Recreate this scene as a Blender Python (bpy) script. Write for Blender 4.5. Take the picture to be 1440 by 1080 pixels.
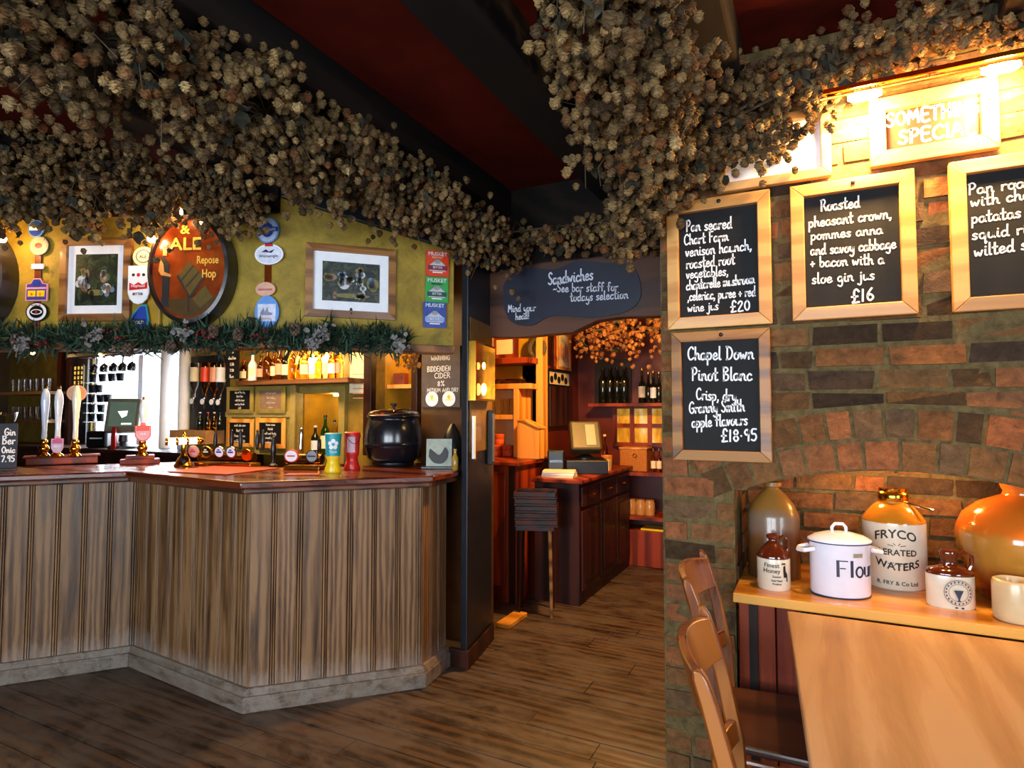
import bpy, bmesh, math, random
import numpy as np
from mathutils import Vector, Matrix, Euler
random.seed(7); RNG = np.random.default_rng(7)
for o in list(bpy.data.objects): bpy.data.objects.remove(o)
SC = bpy.context.scene; COL = SC.collection
R = math.radians; PI = math.pi
def V(*a): return Vector(a)

# ---------------------------------------------------------------- camera
EYE = 1.43; FPX = 850.0; YAW = R(26.57); PITCH = R(2.69)
cam = bpy.data.cameras.new('camera'); cam.sensor_width = 36; cam.lens = FPX/1440*36
cam.clip_start = .05; cam.clip_end = 60
co = bpy.data.objects.new('camera', cam); COL.objects.link(co)
co.location = (0, 0, EYE); co.rotation_euler = (R(90)+PITCH, 0, YAW); SC.camera = co

# ---------------------------------------------------------------- colour management, world, daylight
vs = SC.view_settings; vs.view_transform = 'Standard'; vs.look = 'None'; vs.gamma = 1; vs.use_curve_mapping = False
vs.exposure = 0.0
w = bpy.data.worlds.new('overcast_sky'); SC.world = w; w.use_nodes = True
w.node_tree.nodes['Background'].inputs[0].default_value = (.86, .93, 1, 1)
w.node_tree.nodes['Background'].inputs[1].default_value = 3.0
def area(name, loc, rot, sx, sy, col, e):
    l = bpy.data.lights.new(name, 'AREA'); l.shape = 'RECTANGLE'; l.size = sx; l.size_y = sy; l.color = col; l.energy = e
    o = bpy.data.objects.new(name, l); COL.objects.link(o); o.location = loc; o.rotation_euler = rot; return o
def spot(name, loc, to, col, e, cone=150, blend=.6, r=.03):
    l = bpy.data.lights.new(name, 'SPOT'); l.color = col; l.energy = e; l.spot_size = R(cone); l.spot_blend = blend; l.shadow_soft_size = r
    o = bpy.data.objects.new(name, l); COL.objects.link(o); o.location = loc; o.rotation_euler = V(*to).to_track_quat('-Z', 'Y').to_euler(); return o
def point(name, loc, col, e, r=.03):
    l = bpy.data.lights.new(name, 'POINT'); l.color = col; l.energy = e; l.shadow_soft_size = r
    o = bpy.data.objects.new(name, l); COL.objects.link(o); o.location = loc; return o
area('bar_downlight', (-3.2, 2.75, 2.2), (0, 0, 0), 1.6, .3, (1, .62, .26), 55)       # added fill brightening the back bar, unseen behind the fascia
DAY = (.80, .90, 1.0); WARM = (1.0, .52, .16)
area('daylight_south_window', (-.6, -2.15, 1.42), (R(88), 0, 0), 3.2, 1.15, DAY, 270)      # through windows assumed behind the camera
area('daylight_east_window', (2.55, -.6, 1.5), (R(90), 0, R(90)), 1.6, 1.3, DAY, 100)  # through an east window, out of view and assumed
area('daylight_bar_window', (-6.3, 3.75, 1.75), (R(-90), 0, 0), 2.2, 1.2, DAY, 200)

# ---------------------------------------------------------------- pixel -> world helpers
CY, SY = math.cos(YAW), math.sin(YAW); CP, SP = math.cos(PITCH), math.sin(PITCH)
def ray(px, py):
    xc = (px-720)/FPX; yc = (540-py)/FPX
    f = CP-yc*SP; z = SP+yc*CP
    return V(xc*CY-f*SY, xc*SY+f*CY, z)
def on_y(px, py, y): d = ray(px, py); t = y/d.y; return V(d.x*t, y, EYE+d.z*t)
def on_x(px, py, x): d = ray(px, py); t = x/d.x; return V(x, d.y*t, EYE+d.z*t)
def on_z(px, py, z): d = ray(px, py); t = (z-EYE)/d.z; return V(d.x*t, d.y*t, z)
def on_line(px, py, p, ang):                          # vertical plane through p, direction ang
    d = ray(px, py); nx, ny = -math.sin(ang), math.cos(ang)
    t = (p[0]*nx+p[1]*ny)/(d.x*nx+d.y*ny); return V(d.x*t, d.y*t, EYE+d.z*t)

# ---------------------------------------------------------------- materials
MATS = {}
def nodes(name):
    m = bpy.data.materials.new(name); m.use_nodes = True; nt = m.node_tree
    return m, nt, nt.nodes, nt.links, nt.nodes['Principled BSDF']
def rgb(h):
    if isinstance(h, str):
        c = [int(h[i:i+2], 16)/255 for i in (0, 2, 4)]
        c = [x/12.92 if x <= .04045 else ((x+.055)/1.055)**2.4 for x in c]; return (*c, 1)
    return (*h[:3], 1)
def setin(b, k, v):
    if k in b.inputs: b.inputs[k].default_value = v
def ramp(N, stops):
    r = N.new('ShaderNodeValToRGB'); e = r.color_ramp.elements
    while len(e) < len(stops): e.new(.5)
    for q, (p, c) in zip(e, stops): q.position = p; q.color = rgb(c)
    return r
def island_rand(N, L):
    g = N.new('ShaderNodeNewGeometry'); o = N.new('ShaderNodeObjectInfo')
    a = N.new('ShaderNodeMath'); a.operation = 'ADD'; f = N.new('ShaderNodeMath'); f.operation = 'FRACT'
    L.new(g.outputs['Random Per Island'], a.inputs[0]); L.new(o.outputs['Random'], a.inputs[1]); L.new(a.outputs[0], f.inputs[0]); return f.outputs[0]
def mix(N, L, a, b, fac, mode='MIX'):
    x = N.new('ShaderNodeMix'); x.data_type = 'RGBA'; x.blend_type = mode
    for s, v in ((x.inputs[6], a), (x.inputs[7], b), (x.inputs[0], fac)):
        if hasattr(v, 'is_output'): L.new(v, s)
        elif isinstance(v, (int, float)): s.default_value = v
        else: s.default_value = rgb(v)
    return x.outputs[2]
def noise(N, L, scale, detail=4, vec=None, rough=.6, dist=0):
    n = N.new('ShaderNodeTexNoise'); n.inputs['Scale'].default_value = scale; n.inputs['Detail'].default_value = detail
    n.inputs['Roughness'].default_value = rough; n.inputs['Distortion'].default_value = dist
    if vec is not None: L.new(vec, n.inputs['Vector'])
    return n.outputs[0]
def coords(N, L, sc=(1, 1, 1), rand=None):
    t = N.new('ShaderNodeTexCoord'); m = N.new('ShaderNodeMapping'); L.new(t.outputs['Object'], m.inputs[0]); m.inputs['Scale'].default_value = sc
    if rand is not None:
        k = N.new('ShaderNodeVectorMath'); k.operation = 'SCALE'; c = N.new('ShaderNodeCombineXYZ')
        for i in range(3): L.new(rand, c.inputs[i])
        L.new(c.outputs[0], k.inputs[0]); k.inputs['Scale'].default_value = 37.3
        L.new(k.outputs[0], m.inputs['Location'])
    return m.outputs[0]
def bump(N, L, b, h, s=.3, d=.01):
    u = N.new('ShaderNodeBump'); u.inputs['Strength'].default_value = s; u.inputs['Distance'].default_value = d
    L.new(h, u.inputs['Height']); L.new(u.outputs[0], b.inputs['Normal'])
def plain(name, c, rough=.5, metal=0, var=.12, sc=30, bmp=.0, spec=.5, coat=0, emit=0):
    if name in MATS: return MATS[name]
    m, nt, N, L, b = nodes(name); c = rgb(c)
    lo = [x*(1-var*2) for x in c[:3]]; hi = [min(1, x*(1+var)) for x in c[:3]]
    n = noise(N, L, sc, 5, coords(N, L)); r = ramp(N, [(.3, lo), (.7, hi)]); L.new(n, r.inputs[0]); L.new(r.outputs[0], b.inputs['Base Color'])
    setin(b, 'Roughness', rough); setin(b, 'Metallic', metal); setin(b, 'Specular IOR Level', spec); setin(b, 'Coat Weight', coat); setin(b, 'Coat Roughness', .12)
    if bmp: bump(N, L, b, n, bmp, .005)
    if emit: L.new(r.outputs[0], b.inputs['Emission Color']); setin(b, 'Emission Strength', emit)
    MATS[name] = m; return m
def wood(name, dark, mid, light, axis='z', sc=6, rough=.45, coat=0, bmp=.25, stretch=14, isl=.35, wear=None, spec=.5, wsc=.55, wamp=.42, foot=None):
    if name in MATS: return MATS[name]
    m, nt, N, L, b = nodes(name); rnd = island_rand(N, L)
    s = [sc]*3; s['xyz'.index(axis)] = sc/stretch
    v = coords(N, L, tuple(s), rnd)
    n1 = noise(N, L, 1.5, 6, v, .65, 1.6); 
    wv = N.new('ShaderNodeTexWave'); wv.wave_type = 'RINGS'; wv.rings_direction = axis.upper(); wv.inputs['Scale'].default_value = wsc; wv.inputs['Distortion'].default_value = 7; wv.inputs['Detail'].default_value = 3; wv.inputs['Detail Scale'].default_value = .9
    L.new(v, wv.inputs['Vector'])
    f = N.new('ShaderNodeMath'); f.operation = 'MULTIPLY_ADD'; L.new(wv.outputs['Fac'], f.inputs[0]); f.inputs[1].default_value = wamp; L.new(n1, f.inputs[2])
    s2 = [sc*9]*3; s2['xyz'.index(axis)] = sc*.35
    n2 = noise(N, L, 1, 3, coords(N, L, tuple(s2), rnd), .6)
    g = N.new('ShaderNodeMath'); g.operation = 'MULTIPLY_ADD'; L.new(n2, g.inputs[0]); g.inputs[1].default_value = .35; L.new(f.outputs[0], g.inputs[2])
    r = ramp(N, [(.5, dark), (.82, mid), (1.0, light)]); L.new(g.outputs[0], r.inputs[0])
    hs = N.new('ShaderNodeHueSaturation'); L.new(r.outputs[0], hs.inputs['Color'])
    mr = N.new('ShaderNodeMapRange'); mr.inputs[3].default_value = 1-isl; mr.inputs[4].default_value = 1+isl; L.new(rnd, mr.inputs[0]); L.new(mr.outputs[0], hs.inputs['Value'])
    outc = hs.outputs[0]; rr = None
    if wear:                                           # (colour, scale, amount) scuffed patches
        ws = [1, 1, 1]; ws['xyz'.index(axis)] = wear[3] if len(wear) > 3 else 1; wn = noise(N, L, wear[1], 9, coords(N, L, tuple(ws)), .75, .4); wr = ramp(N, [(.5-wear[2]*.25, (0, 0, 0)), (.5+wear[2]*.2, (1, 1, 1))]); L.new(wn, wr.inputs[0])
        outc = mix(N, L, outc, wear[0], wr.outputs[0])
    if foot:                                           # (colour, height) mottled blend, paler towards the foot of the boards
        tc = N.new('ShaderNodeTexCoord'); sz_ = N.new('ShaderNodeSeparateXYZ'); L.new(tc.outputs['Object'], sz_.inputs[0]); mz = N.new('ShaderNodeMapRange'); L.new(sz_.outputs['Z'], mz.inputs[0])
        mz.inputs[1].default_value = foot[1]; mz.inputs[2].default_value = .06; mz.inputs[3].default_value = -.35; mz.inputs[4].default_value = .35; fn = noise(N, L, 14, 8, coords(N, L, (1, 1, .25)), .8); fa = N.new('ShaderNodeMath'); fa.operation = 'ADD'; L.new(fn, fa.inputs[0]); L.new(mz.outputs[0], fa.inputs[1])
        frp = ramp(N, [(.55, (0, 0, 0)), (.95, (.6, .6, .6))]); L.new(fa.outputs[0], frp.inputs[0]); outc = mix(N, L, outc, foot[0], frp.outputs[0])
    L.new(outc, b.inputs['Base Color'])
    rm = N.new('ShaderNodeMapRange'); rm.inputs[3].default_value = max(.05, rough-.1); rm.inputs[4].default_value = rough+.15; L.new(g.outputs[0], rm.inputs[0]); L.new(rm.outputs[0], b.inputs['Roughness'])
    setin(b, 'Coat Weight', coat); setin(b, 'Coat Roughness', .12); setin(b, 'Specular IOR Level', spec)
    bump(N, L, b, g.outputs[0], bmp, .004); MATS[name] = m; return m
def islemat(name, stops, rough=.8, sc=25, bmp=.5, dirt=None, spec=.3, dist=.006, trans=0):
    """colour picked per loose piece (brick, cone, leaf) with mottling"""
    if name in MATS: return MATS[name]
    m, nt, N, L, b = nodes(name); rnd = island_rand(N, L)
    r = ramp(N, stops); L.new(rnd, r.inputs[0]); v = coords(N, L); n = noise(N, L, sc, 7, v, .7, .4)
    r2 = ramp(N, [(.3, (.45, .45, .45)), (.7, (1.25, 1.25, 1.25))]); L.new(n, r2.inputs[0])
    c = mix(N, L, r.outputs[0], r2.outputs[0], 1.0, 'MULTIPLY')
    if dirt:
        dn = noise(N, L, dirt[1], 6, v, .7); dr = ramp(N, [(dirt[2], (0, 0, 0)), (dirt[2]+.14, (1, 1, 1))]); L.new(dn, dr.inputs[0]); c = mix(N, L, c, dirt[0], dr.outputs[0])
    L.new(c, b.inputs['Base Color']); setin(b, 'Roughness', rough); setin(b, 'Specular IOR Level', spec)
    bump(N, L, b, n, bmp, dist); MATS[name] = m; return m
def glassy(name, c=(1, 1, 1), rough=.03, ior=1.45, emit=None):
    if name in MATS: return MATS[name]
    m, nt, N, L, b = nodes(name); b.inputs['Base Color'].default_value = rgb(c); setin(b, 'Transmission Weight', 1); setin(b, 'Roughness', rough); setin(b, 'IOR', ior)
    MATS[name] = m; return m
def glow(name, c, e):
    if name in MATS: return MATS[name]
    m, nt, N, L, b = nodes(name); b.inputs['Base Color'].default_value = rgb(c); b.inputs['Emission Color'].default_value = rgb(c); setin(b, 'Emission Strength', e)
    MATS[name] = m; return m

M = {}
def setup_mats():
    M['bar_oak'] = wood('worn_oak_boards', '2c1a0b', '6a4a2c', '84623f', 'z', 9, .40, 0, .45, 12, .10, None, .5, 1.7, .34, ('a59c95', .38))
    M['plinth'] = wood('scuffed_plinth', '34271b', '574636', '6c5c4e', 'x', 6, .5, 0, .35, 9, .1, ('7a7066', 22, .4, .3))
    M['bartop'] = wood('polished_mahogany', '220803', '4c1a09', '66280c', 'x', 3, .16, .4, .05, 12, .05)
    M['baredge'] = wood('dark_counter_edge', '24120a', '4a2818', '623a26', 'x', 4, .35, .1, .1, 12, .05)
    M['runner'] = plain('red_rubber', 'a83a1e', .5, 0, .1, 60)
    M['floor'] = wood('dark_floorboards', '0a0502', '2a1a0d', '4c321c', 'x', 5, .36, 0, .6, 10, .3, ('5a4c40', 6, .4, .5), .5, 1.2, .4)
    M['ceil'] = plain('oxblood_ceiling', '4a1206', .9, 0, .2, 3, .15, .08)
    M['beam'] = wood('black_beam', '080605', '120d0a', '1c1410', 'y', 4, .75, 0, .5, 9, .15, None, .2)
    M['ochre'] = islemat('aged_ochre_plaster', [(0, '8e7420'), (1, 'a08628')], .6, 5, .25, ('4f3f0e', 7, .6), .4)
    M['ochrewood'] = plain('ochre_paint', 'b0861c', .45, 0, .15, 8, .1)
    M['olive'] = plain('olive_paint', '8c7b3c', .5, 0, .15, 10, .1)
    M['blackblue'] = plain('blue_black_paint', '10151e', .4, 0, .2, 12, .15)
    M['darkwood'] = wood('dark_mahogany', '0c0402', '260b05', '3c160a', 'z', 4, .35, .1, .15, 12, .1, None, .3)
    M['redwood'] = wood('red_cabinet_wood', '2a0a03', '6a2008', '8c3410', 'z', 4, .35, .1, .15, 12, .1, None, .3)
    M['orange'] = wood('orange_pine', '9a5a18', 'c98430', 'dd9c48', 'z', 5, .4, .1, .1, 12, .05)
    M['frame'] = wood('pale_pine_frame', 'a8702f', 'ba8240', 'c89450', 'x', 7, .4, .1, .12, 12, .1)
    M['frame_dk'] = wood('oak_frame', '4a2a10', '7e5022', '9a6a34', 'x', 7, .4, .1, .12, 12, .1)
    M['chair'] = wood('amber_chair_wood', '4a1e07', '7c3f12', '985a22', 'z', 3, .22, .4, .04, 12, .03)
    M['table'] = wood('scrubbed_table', 'b48454', 'cc9c6a', 'd8ac7c', 'y', 5, .5, .0, .08, 9, .04, None, .3, .9, .34)
    M['plank'] = wood('honey_plank', '8a4a10', 'c47e22', 'dc9c3c', 'x', 4, .25, .35, .15, 10, .05)
    M['slate'] = plain('chalkboard', '0f0f11', .65, 0, .35, 6, 0, .25)
    M['slateblue'] = plain('navy_chalkboard', '171d33', .55, 0, .2, 6)
    M['slategrey'] = plain('worn_grey_board', '4a4244', .6, 0, .25, 9)
    M['chalk'] = plain('chalk', 'f2f2f4', .9, 0, .06, 90, 0, .1)
    M['chalkdim'] = plain('smudged_chalk', 'b9b4b2', .9, 0, .1, 90, 0, .1)
    M['brass'] = plain('brass', 'd09a36', .18, 1, .08, 20)
    M['chrome'] = plain('chrome', 'c8ccd2', .1, 1, .04, 20)
    M['iron'] = plain('black_iron', '15161b', .38, .3, .2, 20)
    M['black'] = plain('black_plastic', '0d0d0f', .35, 0, .1, 20)
    M['kettle'] = plain('black_kettle_enamel', '101219', .22, 0, .1, 20, 0, .6)
    M['white'] = plain('white_card', 'e8ebf2', .55, 0, .03, 20)
    M['china'] = plain('white_china', 'e8ecf4', .12, 0, .03, 20, 0, .6)
    M['enamel'] = plain('white_enamel', 'dfe0ee', .12, 0, .03, 12, 0, .6, .4)
    M['navy'] = plain('navy_ink', '1c2740', .4)
    M['ink'] = plain('black_ink', '17161a', .5)
    M['red'] = plain('red_gloss', 'c8201c', .3, 0, .06, 20)
    M['yellow'] = plain('yellow_gloss', 'ecc81a', .3, 0, .05, 20)
    M['teal'] = plain('teal_label', '1f9aa6', .4, 0, .05, 20)
    M['pink'] = plain('pink_label', 'd99aa8', .4, 0, .05, 20)
    M['green'] = plain('green_label', '2f9a4a', .4, 0, .06, 20)
    M['blue'] = plain('royal_blue_label', '26409a', .35, 0, .06, 20)
    M['sky'] = plain('sky_blue_label', '5f95dc', .35, 0, .06, 20)
    M['orangered'] = plain('orange_red_label', 'd4401c', .35, 0, .06, 20)
    M['purple'] = plain('purple_label', '4a3f9a', .35, 0, .06, 20)
    M['salmon'] = plain('salmon_label', 'd99878', .4, 0, .06, 20)
    M['cream'] = plain('cream_paper', 'e6d9b4', .6, 0, .05, 20)
    M['copper'] = plain('copper', 'a8501e', .25, .9, .1, 20)
    M['terracotta'] = plain('terracotta', 'd0562a', .5, 0, .1, 20)
    M['stone_brown'] = plain('brown_stoneware', '7c4c26', .3, 0, .15, 8, 0, .5, .3)
    M['stone_tan'] = plain('tan_stoneware', 'bf8a4a', .28, 0, .12, 8, 0, .5, .3)
    M['stone_cream'] = plain('cream_stoneware', 'd9cdb8', .22, 0, .06, 8, 0, .5, .4)
    M['glaze_brown'] = plain('brown_glaze', '5a220e', .1, 0, .2, 10, 0, .6, .6)
    M['glaze_amber'] = plain('amber_glaze', 'c87a1c', .14, 0, .12, 8, 0, .6, .6)
    M['glaze_orange'] = plain('orange_glaze', 'c4601a', .14, 0, .12, 6, 0, .6, .6)
    M['glass'] = glassy('clear_glass'); M['greenglass'] = glassy('green_glass', '2f9a4a'); M['darkglass'] = plain('dark_bottle_glass', '0c140e', .08, 0, .1, 20, 0, .6)
    M['amberglass'] = glassy('amber_glass', 'e89a3a'); M['whisky'] = glassy('whisky', 'd8801e')
    M['hop'] = islemat('dried_hop_cones', [(0, '33261a'), (.25, '6c5638'), (.5, '8a7048'), (.7, '5e4e32'), (.88, '663f20'), (1, 'a0865a')], .85, 60, .4, None, .2)
    M['hopred'] = islemat('dried_red_hop_cones', [(0, '4a2a16'), (.5, '7d4c2a'), (1, '93683c')], .85, 60, .4, None, .2)
    M['hopleaf'] = islemat('dried_hop_leaves', [(0, '28271e'), (.5, '3e3c30'), (1, '332e22')], .85, 40, .3, None, .2)
    M['stem'] = plain('dried_bine', '4a3c28', .8, 0, .2, 30)
    M['fir'] = islemat('fir_needles', [(0, '12271d'), (.5, '1f3a2a'), (.8, '2c4a38'), (1, '46593c')], .7, 40, .2, None, .3)
    M['silver'] = islemat('silver_sprigs', [(0, '6c6e70'), (1, '928e88')], .6, 30, .3)
    M['pinecone'] = islemat('pine_cone_scales', [(0, '3a2a20'), (1, '6f5a4a')], .7, 30, .3)
    M['berry'] = islemat('red_berries', [(0, '4c1018'), (1, '74222a')], .3, 30, .1)
    M['brick'] = islemat('old_bricks', [(0, '32251a'), (.12, '5e4226'), (.3, '86552f'), (.45, '765532'), (.6, '965a36'), (.75, '6c5238'), (.88, '3e3026'), (1, '8c6036')], .85, 24, 1.0, ('4a3e36', 8, .66), .25, .016)
    M['mortar'] = islemat('lime_mortar', [(0, '6c5c3c'), (1, '6c5c3c')], .95, 30, .8, ('4a3e2e', 6, .6), .1, .012)
setup_mats()

# ---------------------------------------------------------------- mesh builder
class MB:
    def __init__(s): s.v = []; s.f = []; s.mi = []; s.cur = 0
    def add(s, vs, fs, T=None):
        o = len(s.v); s.v += [tuple(T @ Vector(p)) if T is not None else tuple(p) for p in vs]
        s.f += [tuple(i+o for i in q) for q in fs]; s.mi += [s.cur]*len(fs); return s
    def box(s, x0, x1, y0, y1, z0, z1, T=None):
        p = [(x, y, z) for z in (z0, z1) for y in (y0, y1) for x in (x0, x1)]
        return s.add(p, [(0, 2, 3, 1), (4, 5, 7, 6), (0, 1, 5, 4), (2, 6, 7, 3), (0, 4, 6, 2), (1, 3, 7, 5)], T)
    def hexa(s, p, T=None):      # 8 points in the order of box
        return s.add(p, [(0, 2, 3, 1), (4, 5, 7, 6), (0, 1, 5, 4), (2, 6, 7, 3), (0, 4, 6, 2), (1, 3, 7, 5)], T)
    def prism(s, poly, a, b, plane='xy', T=None):
        """extrude a closed ccw polygon; plane xy -> along z, xz -> along y"""
        n = len(poly)
        if plane == 'xy': p = [(x, y, a) for x, y in poly]+[(x, y, b) for x, y in poly]
        elif plane == 'xz': p = [(x, b, y) for x, y in poly]+[(x, a, y) for x, y in poly]
        else: p = [(a, x, y) for x, y in poly]+[(b, x, y) for x, y in poly]
        f = [tuple(range(n))[::-1], tuple(range(n, 2*n))]+[(i, (i+1) % n, n+(i+1) % n, n+i) for i in range(n)]
        return s.add(p, f, T)
    def lathe(s, prof, n=24, T=None, sx=1, sy=1):
        p = []; f = []; k = len(prof)
        for j, (r, z) in enumerate(prof):
            for i in range(n):
                a = 2*PI*i/n; p.append((r*sx*math.cos(a), r*sy*math.sin(a), z))
        for j in range(k-1):
            for i in range(n): f.append((j*n+i, j*n+(i+1) % n, (j+1)*n+(i+1) % n, (j+1)*n+i))
        f.append(tuple(range(n))[::-1]); f.append(tuple((k-1)*n+i for i in range(n)))
        return s.add(p, f, T)
    def tube(s, pts, r, n=8, T=None, closed=False):
        pts = [Vector(q) for q in pts]; k = len(pts); rs = r if isinstance(r, (list, tuple)) else [r]*k
        p = []; f = []; prev = None
        for j in range(k):
            if closed: d = pts[(j+1) % k]-pts[j-1]
            else: d = pts[min(j+1, k-1)]-pts[max(j-1, 0)]
            d = d.normalized() if d.length > 1e-9 else V(0, 0, 1)
            if prev is None:
                u = d.cross(V(0, 0, 1)); u = u if u.length > .1 else d.cross(V(1, 0, 0)); u.normalize()
            else:
                u = prev-d*prev.dot(d); u = u if u.length > 1e-4 else d.orthogonal(); u.normalize()
            prev = u; vv = d.cross(u)
            for i in range(n):
                a = 2*PI*i/n; p.append(pts[j]+(u*math.cos(a)+vv*math.sin(a))*rs[j])
        for j in range(k if closed else k-1):
            j2 = (j+1) % k
            for i in range(n): f.append((j*n+i, j*n+(i+1) % n, j2*n+(i+1) % n, j2*n+i))
        if not closed: f.append(tuple(range(n))[::-1]); f.append(tuple((k-1)*n+i for i in range(n)))
        return s.add(p, f, T)
    def ball(s, c, rx, ry=None, rz=None, n=12, m=8, T=None):
        ry = ry or rx; rz = rz or rx
        p = [(c[0], c[1], c[2]-rz)]; f = []
        for j in range(1, m):
            t = -PI/2+PI*j/m
            for i in range(n):
                a = 2*PI*i/n; p.append((c[0]+rx*math.cos(t)*math.cos(a), c[1]+ry*math.cos(t)*math.sin(a), c[2]+rz*math.sin(t)))
        p.append((c[0], c[1], c[2]+rz)); e = len(p)-1
        for i in range(n): f.append((0, 1+(i+1) % n, 1+i)); f.append((e, 1+(m-2)*n+i, 1+(m-2)*n+(i+1) % n))
        for j in range(m-2):
            for i in range(n): f.append((1+j*n+i, 1+j*n+(i+1) % n, 1+(j+1)*n+(i+1) % n, 1+(j+1)*n+i))
        return s.add(p, f, T)
    def build(s, name, mat, parent=None, smooth=40, bevel=0, seg=2, loc=None, rz=0):
        me = bpy.data.meshes.new(name); me.from_pydata(s.v, [], s.f)
        for m in (mat if isinstance(mat, (list, tuple)) else [mat]): me.materials.append(m)
        if any(s.mi): me.polygons.foreach_set('material_index', s.mi)
        if smooth:
            me.polygons.foreach_set('use_smooth', [True]*len(s.f)); me.set_sharp_from_angle(angle=R(smooth))
        me.update(); o = bpy.data.objects.new(name, me); COL.objects.link(o)
        if parent is not None: o.parent = parent
        if loc is not None: o.location = loc
        if rz: o.rotation_euler = (0, 0, rz)
        if bevel:
            b = o.modifiers.new('bevel', 'BEVEL'); b.width = bevel; b.segments = seg; b.limit_method = 'ANGLE'; b.angle_limit = R(35)
        return o
def TR(x=0, y=0, z=0, rx=0, ry=0, rz=0, s=1):
    return Matrix.Translation((x, y, z)) @ Euler((rx, ry, rz)).to_matrix().to_4x4() @ Matrix.Scale(s, 4)
def thing(name, label, cat, loc=(0, 0, 0), rz=0, group=None):
    o = bpy.data.objects.new(name, None); COL.objects.link(o); o.empty_display_size = .05
    o.location = loc; o.rotation_euler = (0, 0, rz); o['label'] = label; o['category'] = cat
    if group: o['group'] = group
    return o
def tag(o, label, cat, group=None, kind=None):
    o['label'] = label; o['category'] = cat
    if group: o['group'] = group
    if kind: o['kind'] = kind
    return o
def struct(o, label=None):
    o['kind'] = 'structure'
    if label: o['label'] = label
    o['category'] = o.name.split('_')[0].split('.')[0]
    return o
def copy_tree(o, parent=None):
    c = o.copy(); COL.objects.link(c)
    if parent is not None: c.parent = parent
    for ch in list(o.children): copy_tree(ch, c)
    return c
def oval(rx, ry, n=32, cx=0, cy=0, a0=0): return [(cx+rx*math.cos(a0+2*PI*i/n), cy+ry*math.sin(a0+2*PI*i/n)) for i in range(n)]
def rrect(w, h, r, n=5, cx=0, cy=0):
    p = []
    for qx, qy, a in ((w/2-r, -h/2+r, -90), (w/2-r, h/2-r, 0), (-w/2+r, h/2-r, 90), (-w/2+r, -h/2+r, 180)):
        for i in range(n+1): t = R(a+90*i/n); p.append((cx+qx+r*math.cos(t), cy+qy+r*math.sin(t)))
    return p

# ---------------------------------------------------------------- lettering: print (built-in font) and chalk hand
def type_mesh(txt, size):
    c = bpy.data.curves.new('t', 'FONT'); c.body = txt; c.size = size; c.align_x = 'CENTER'; c.resolution_u = 3
    o = bpy.data.objects.new('t', c); COL.objects.link(o); dg = bpy.context.evaluated_depsgraph_get(); dg.update()
    me = o.evaluated_get(dg).to_mesh(); vs_ = [tuple(p.co) for p in me.vertices]; fs = [tuple(p.vertices) for p in me.polygons]
    o.evaluated_get(dg).to_mesh_clear(); bpy.data.objects.remove(o); bpy.data.curves.remove(c); return vs_, fs
def bold(mb, txt, size, cx, cz, y=-.001, wx=1, th=.0008, warp=None, wt=0):
    """printed lettering in the local xz plane, facing -y; warp maps (x,z)->(x,y,z)"""
    vs_, fs = type_mesh(txt, size)
    passes = [(0, 0)] if not wt else [(0, 0), (wt, 0), (-wt, 0), (0, wt), (0, -wt)]
    for dx, dz in passes:
        o = len(mb.v); P = [(cx+p[0]*wx+dx, cz+p[1]+dz) for p in vs_]
        mb.v += [warp(a, b) if warp else (a, y-(.00005*passes.index((dx, dz))), b) for a, b in P]
        mb.f += [tuple(i+o for i in q) for q in fs]; mb.mi += [mb.cur]*len(fs)
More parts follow.
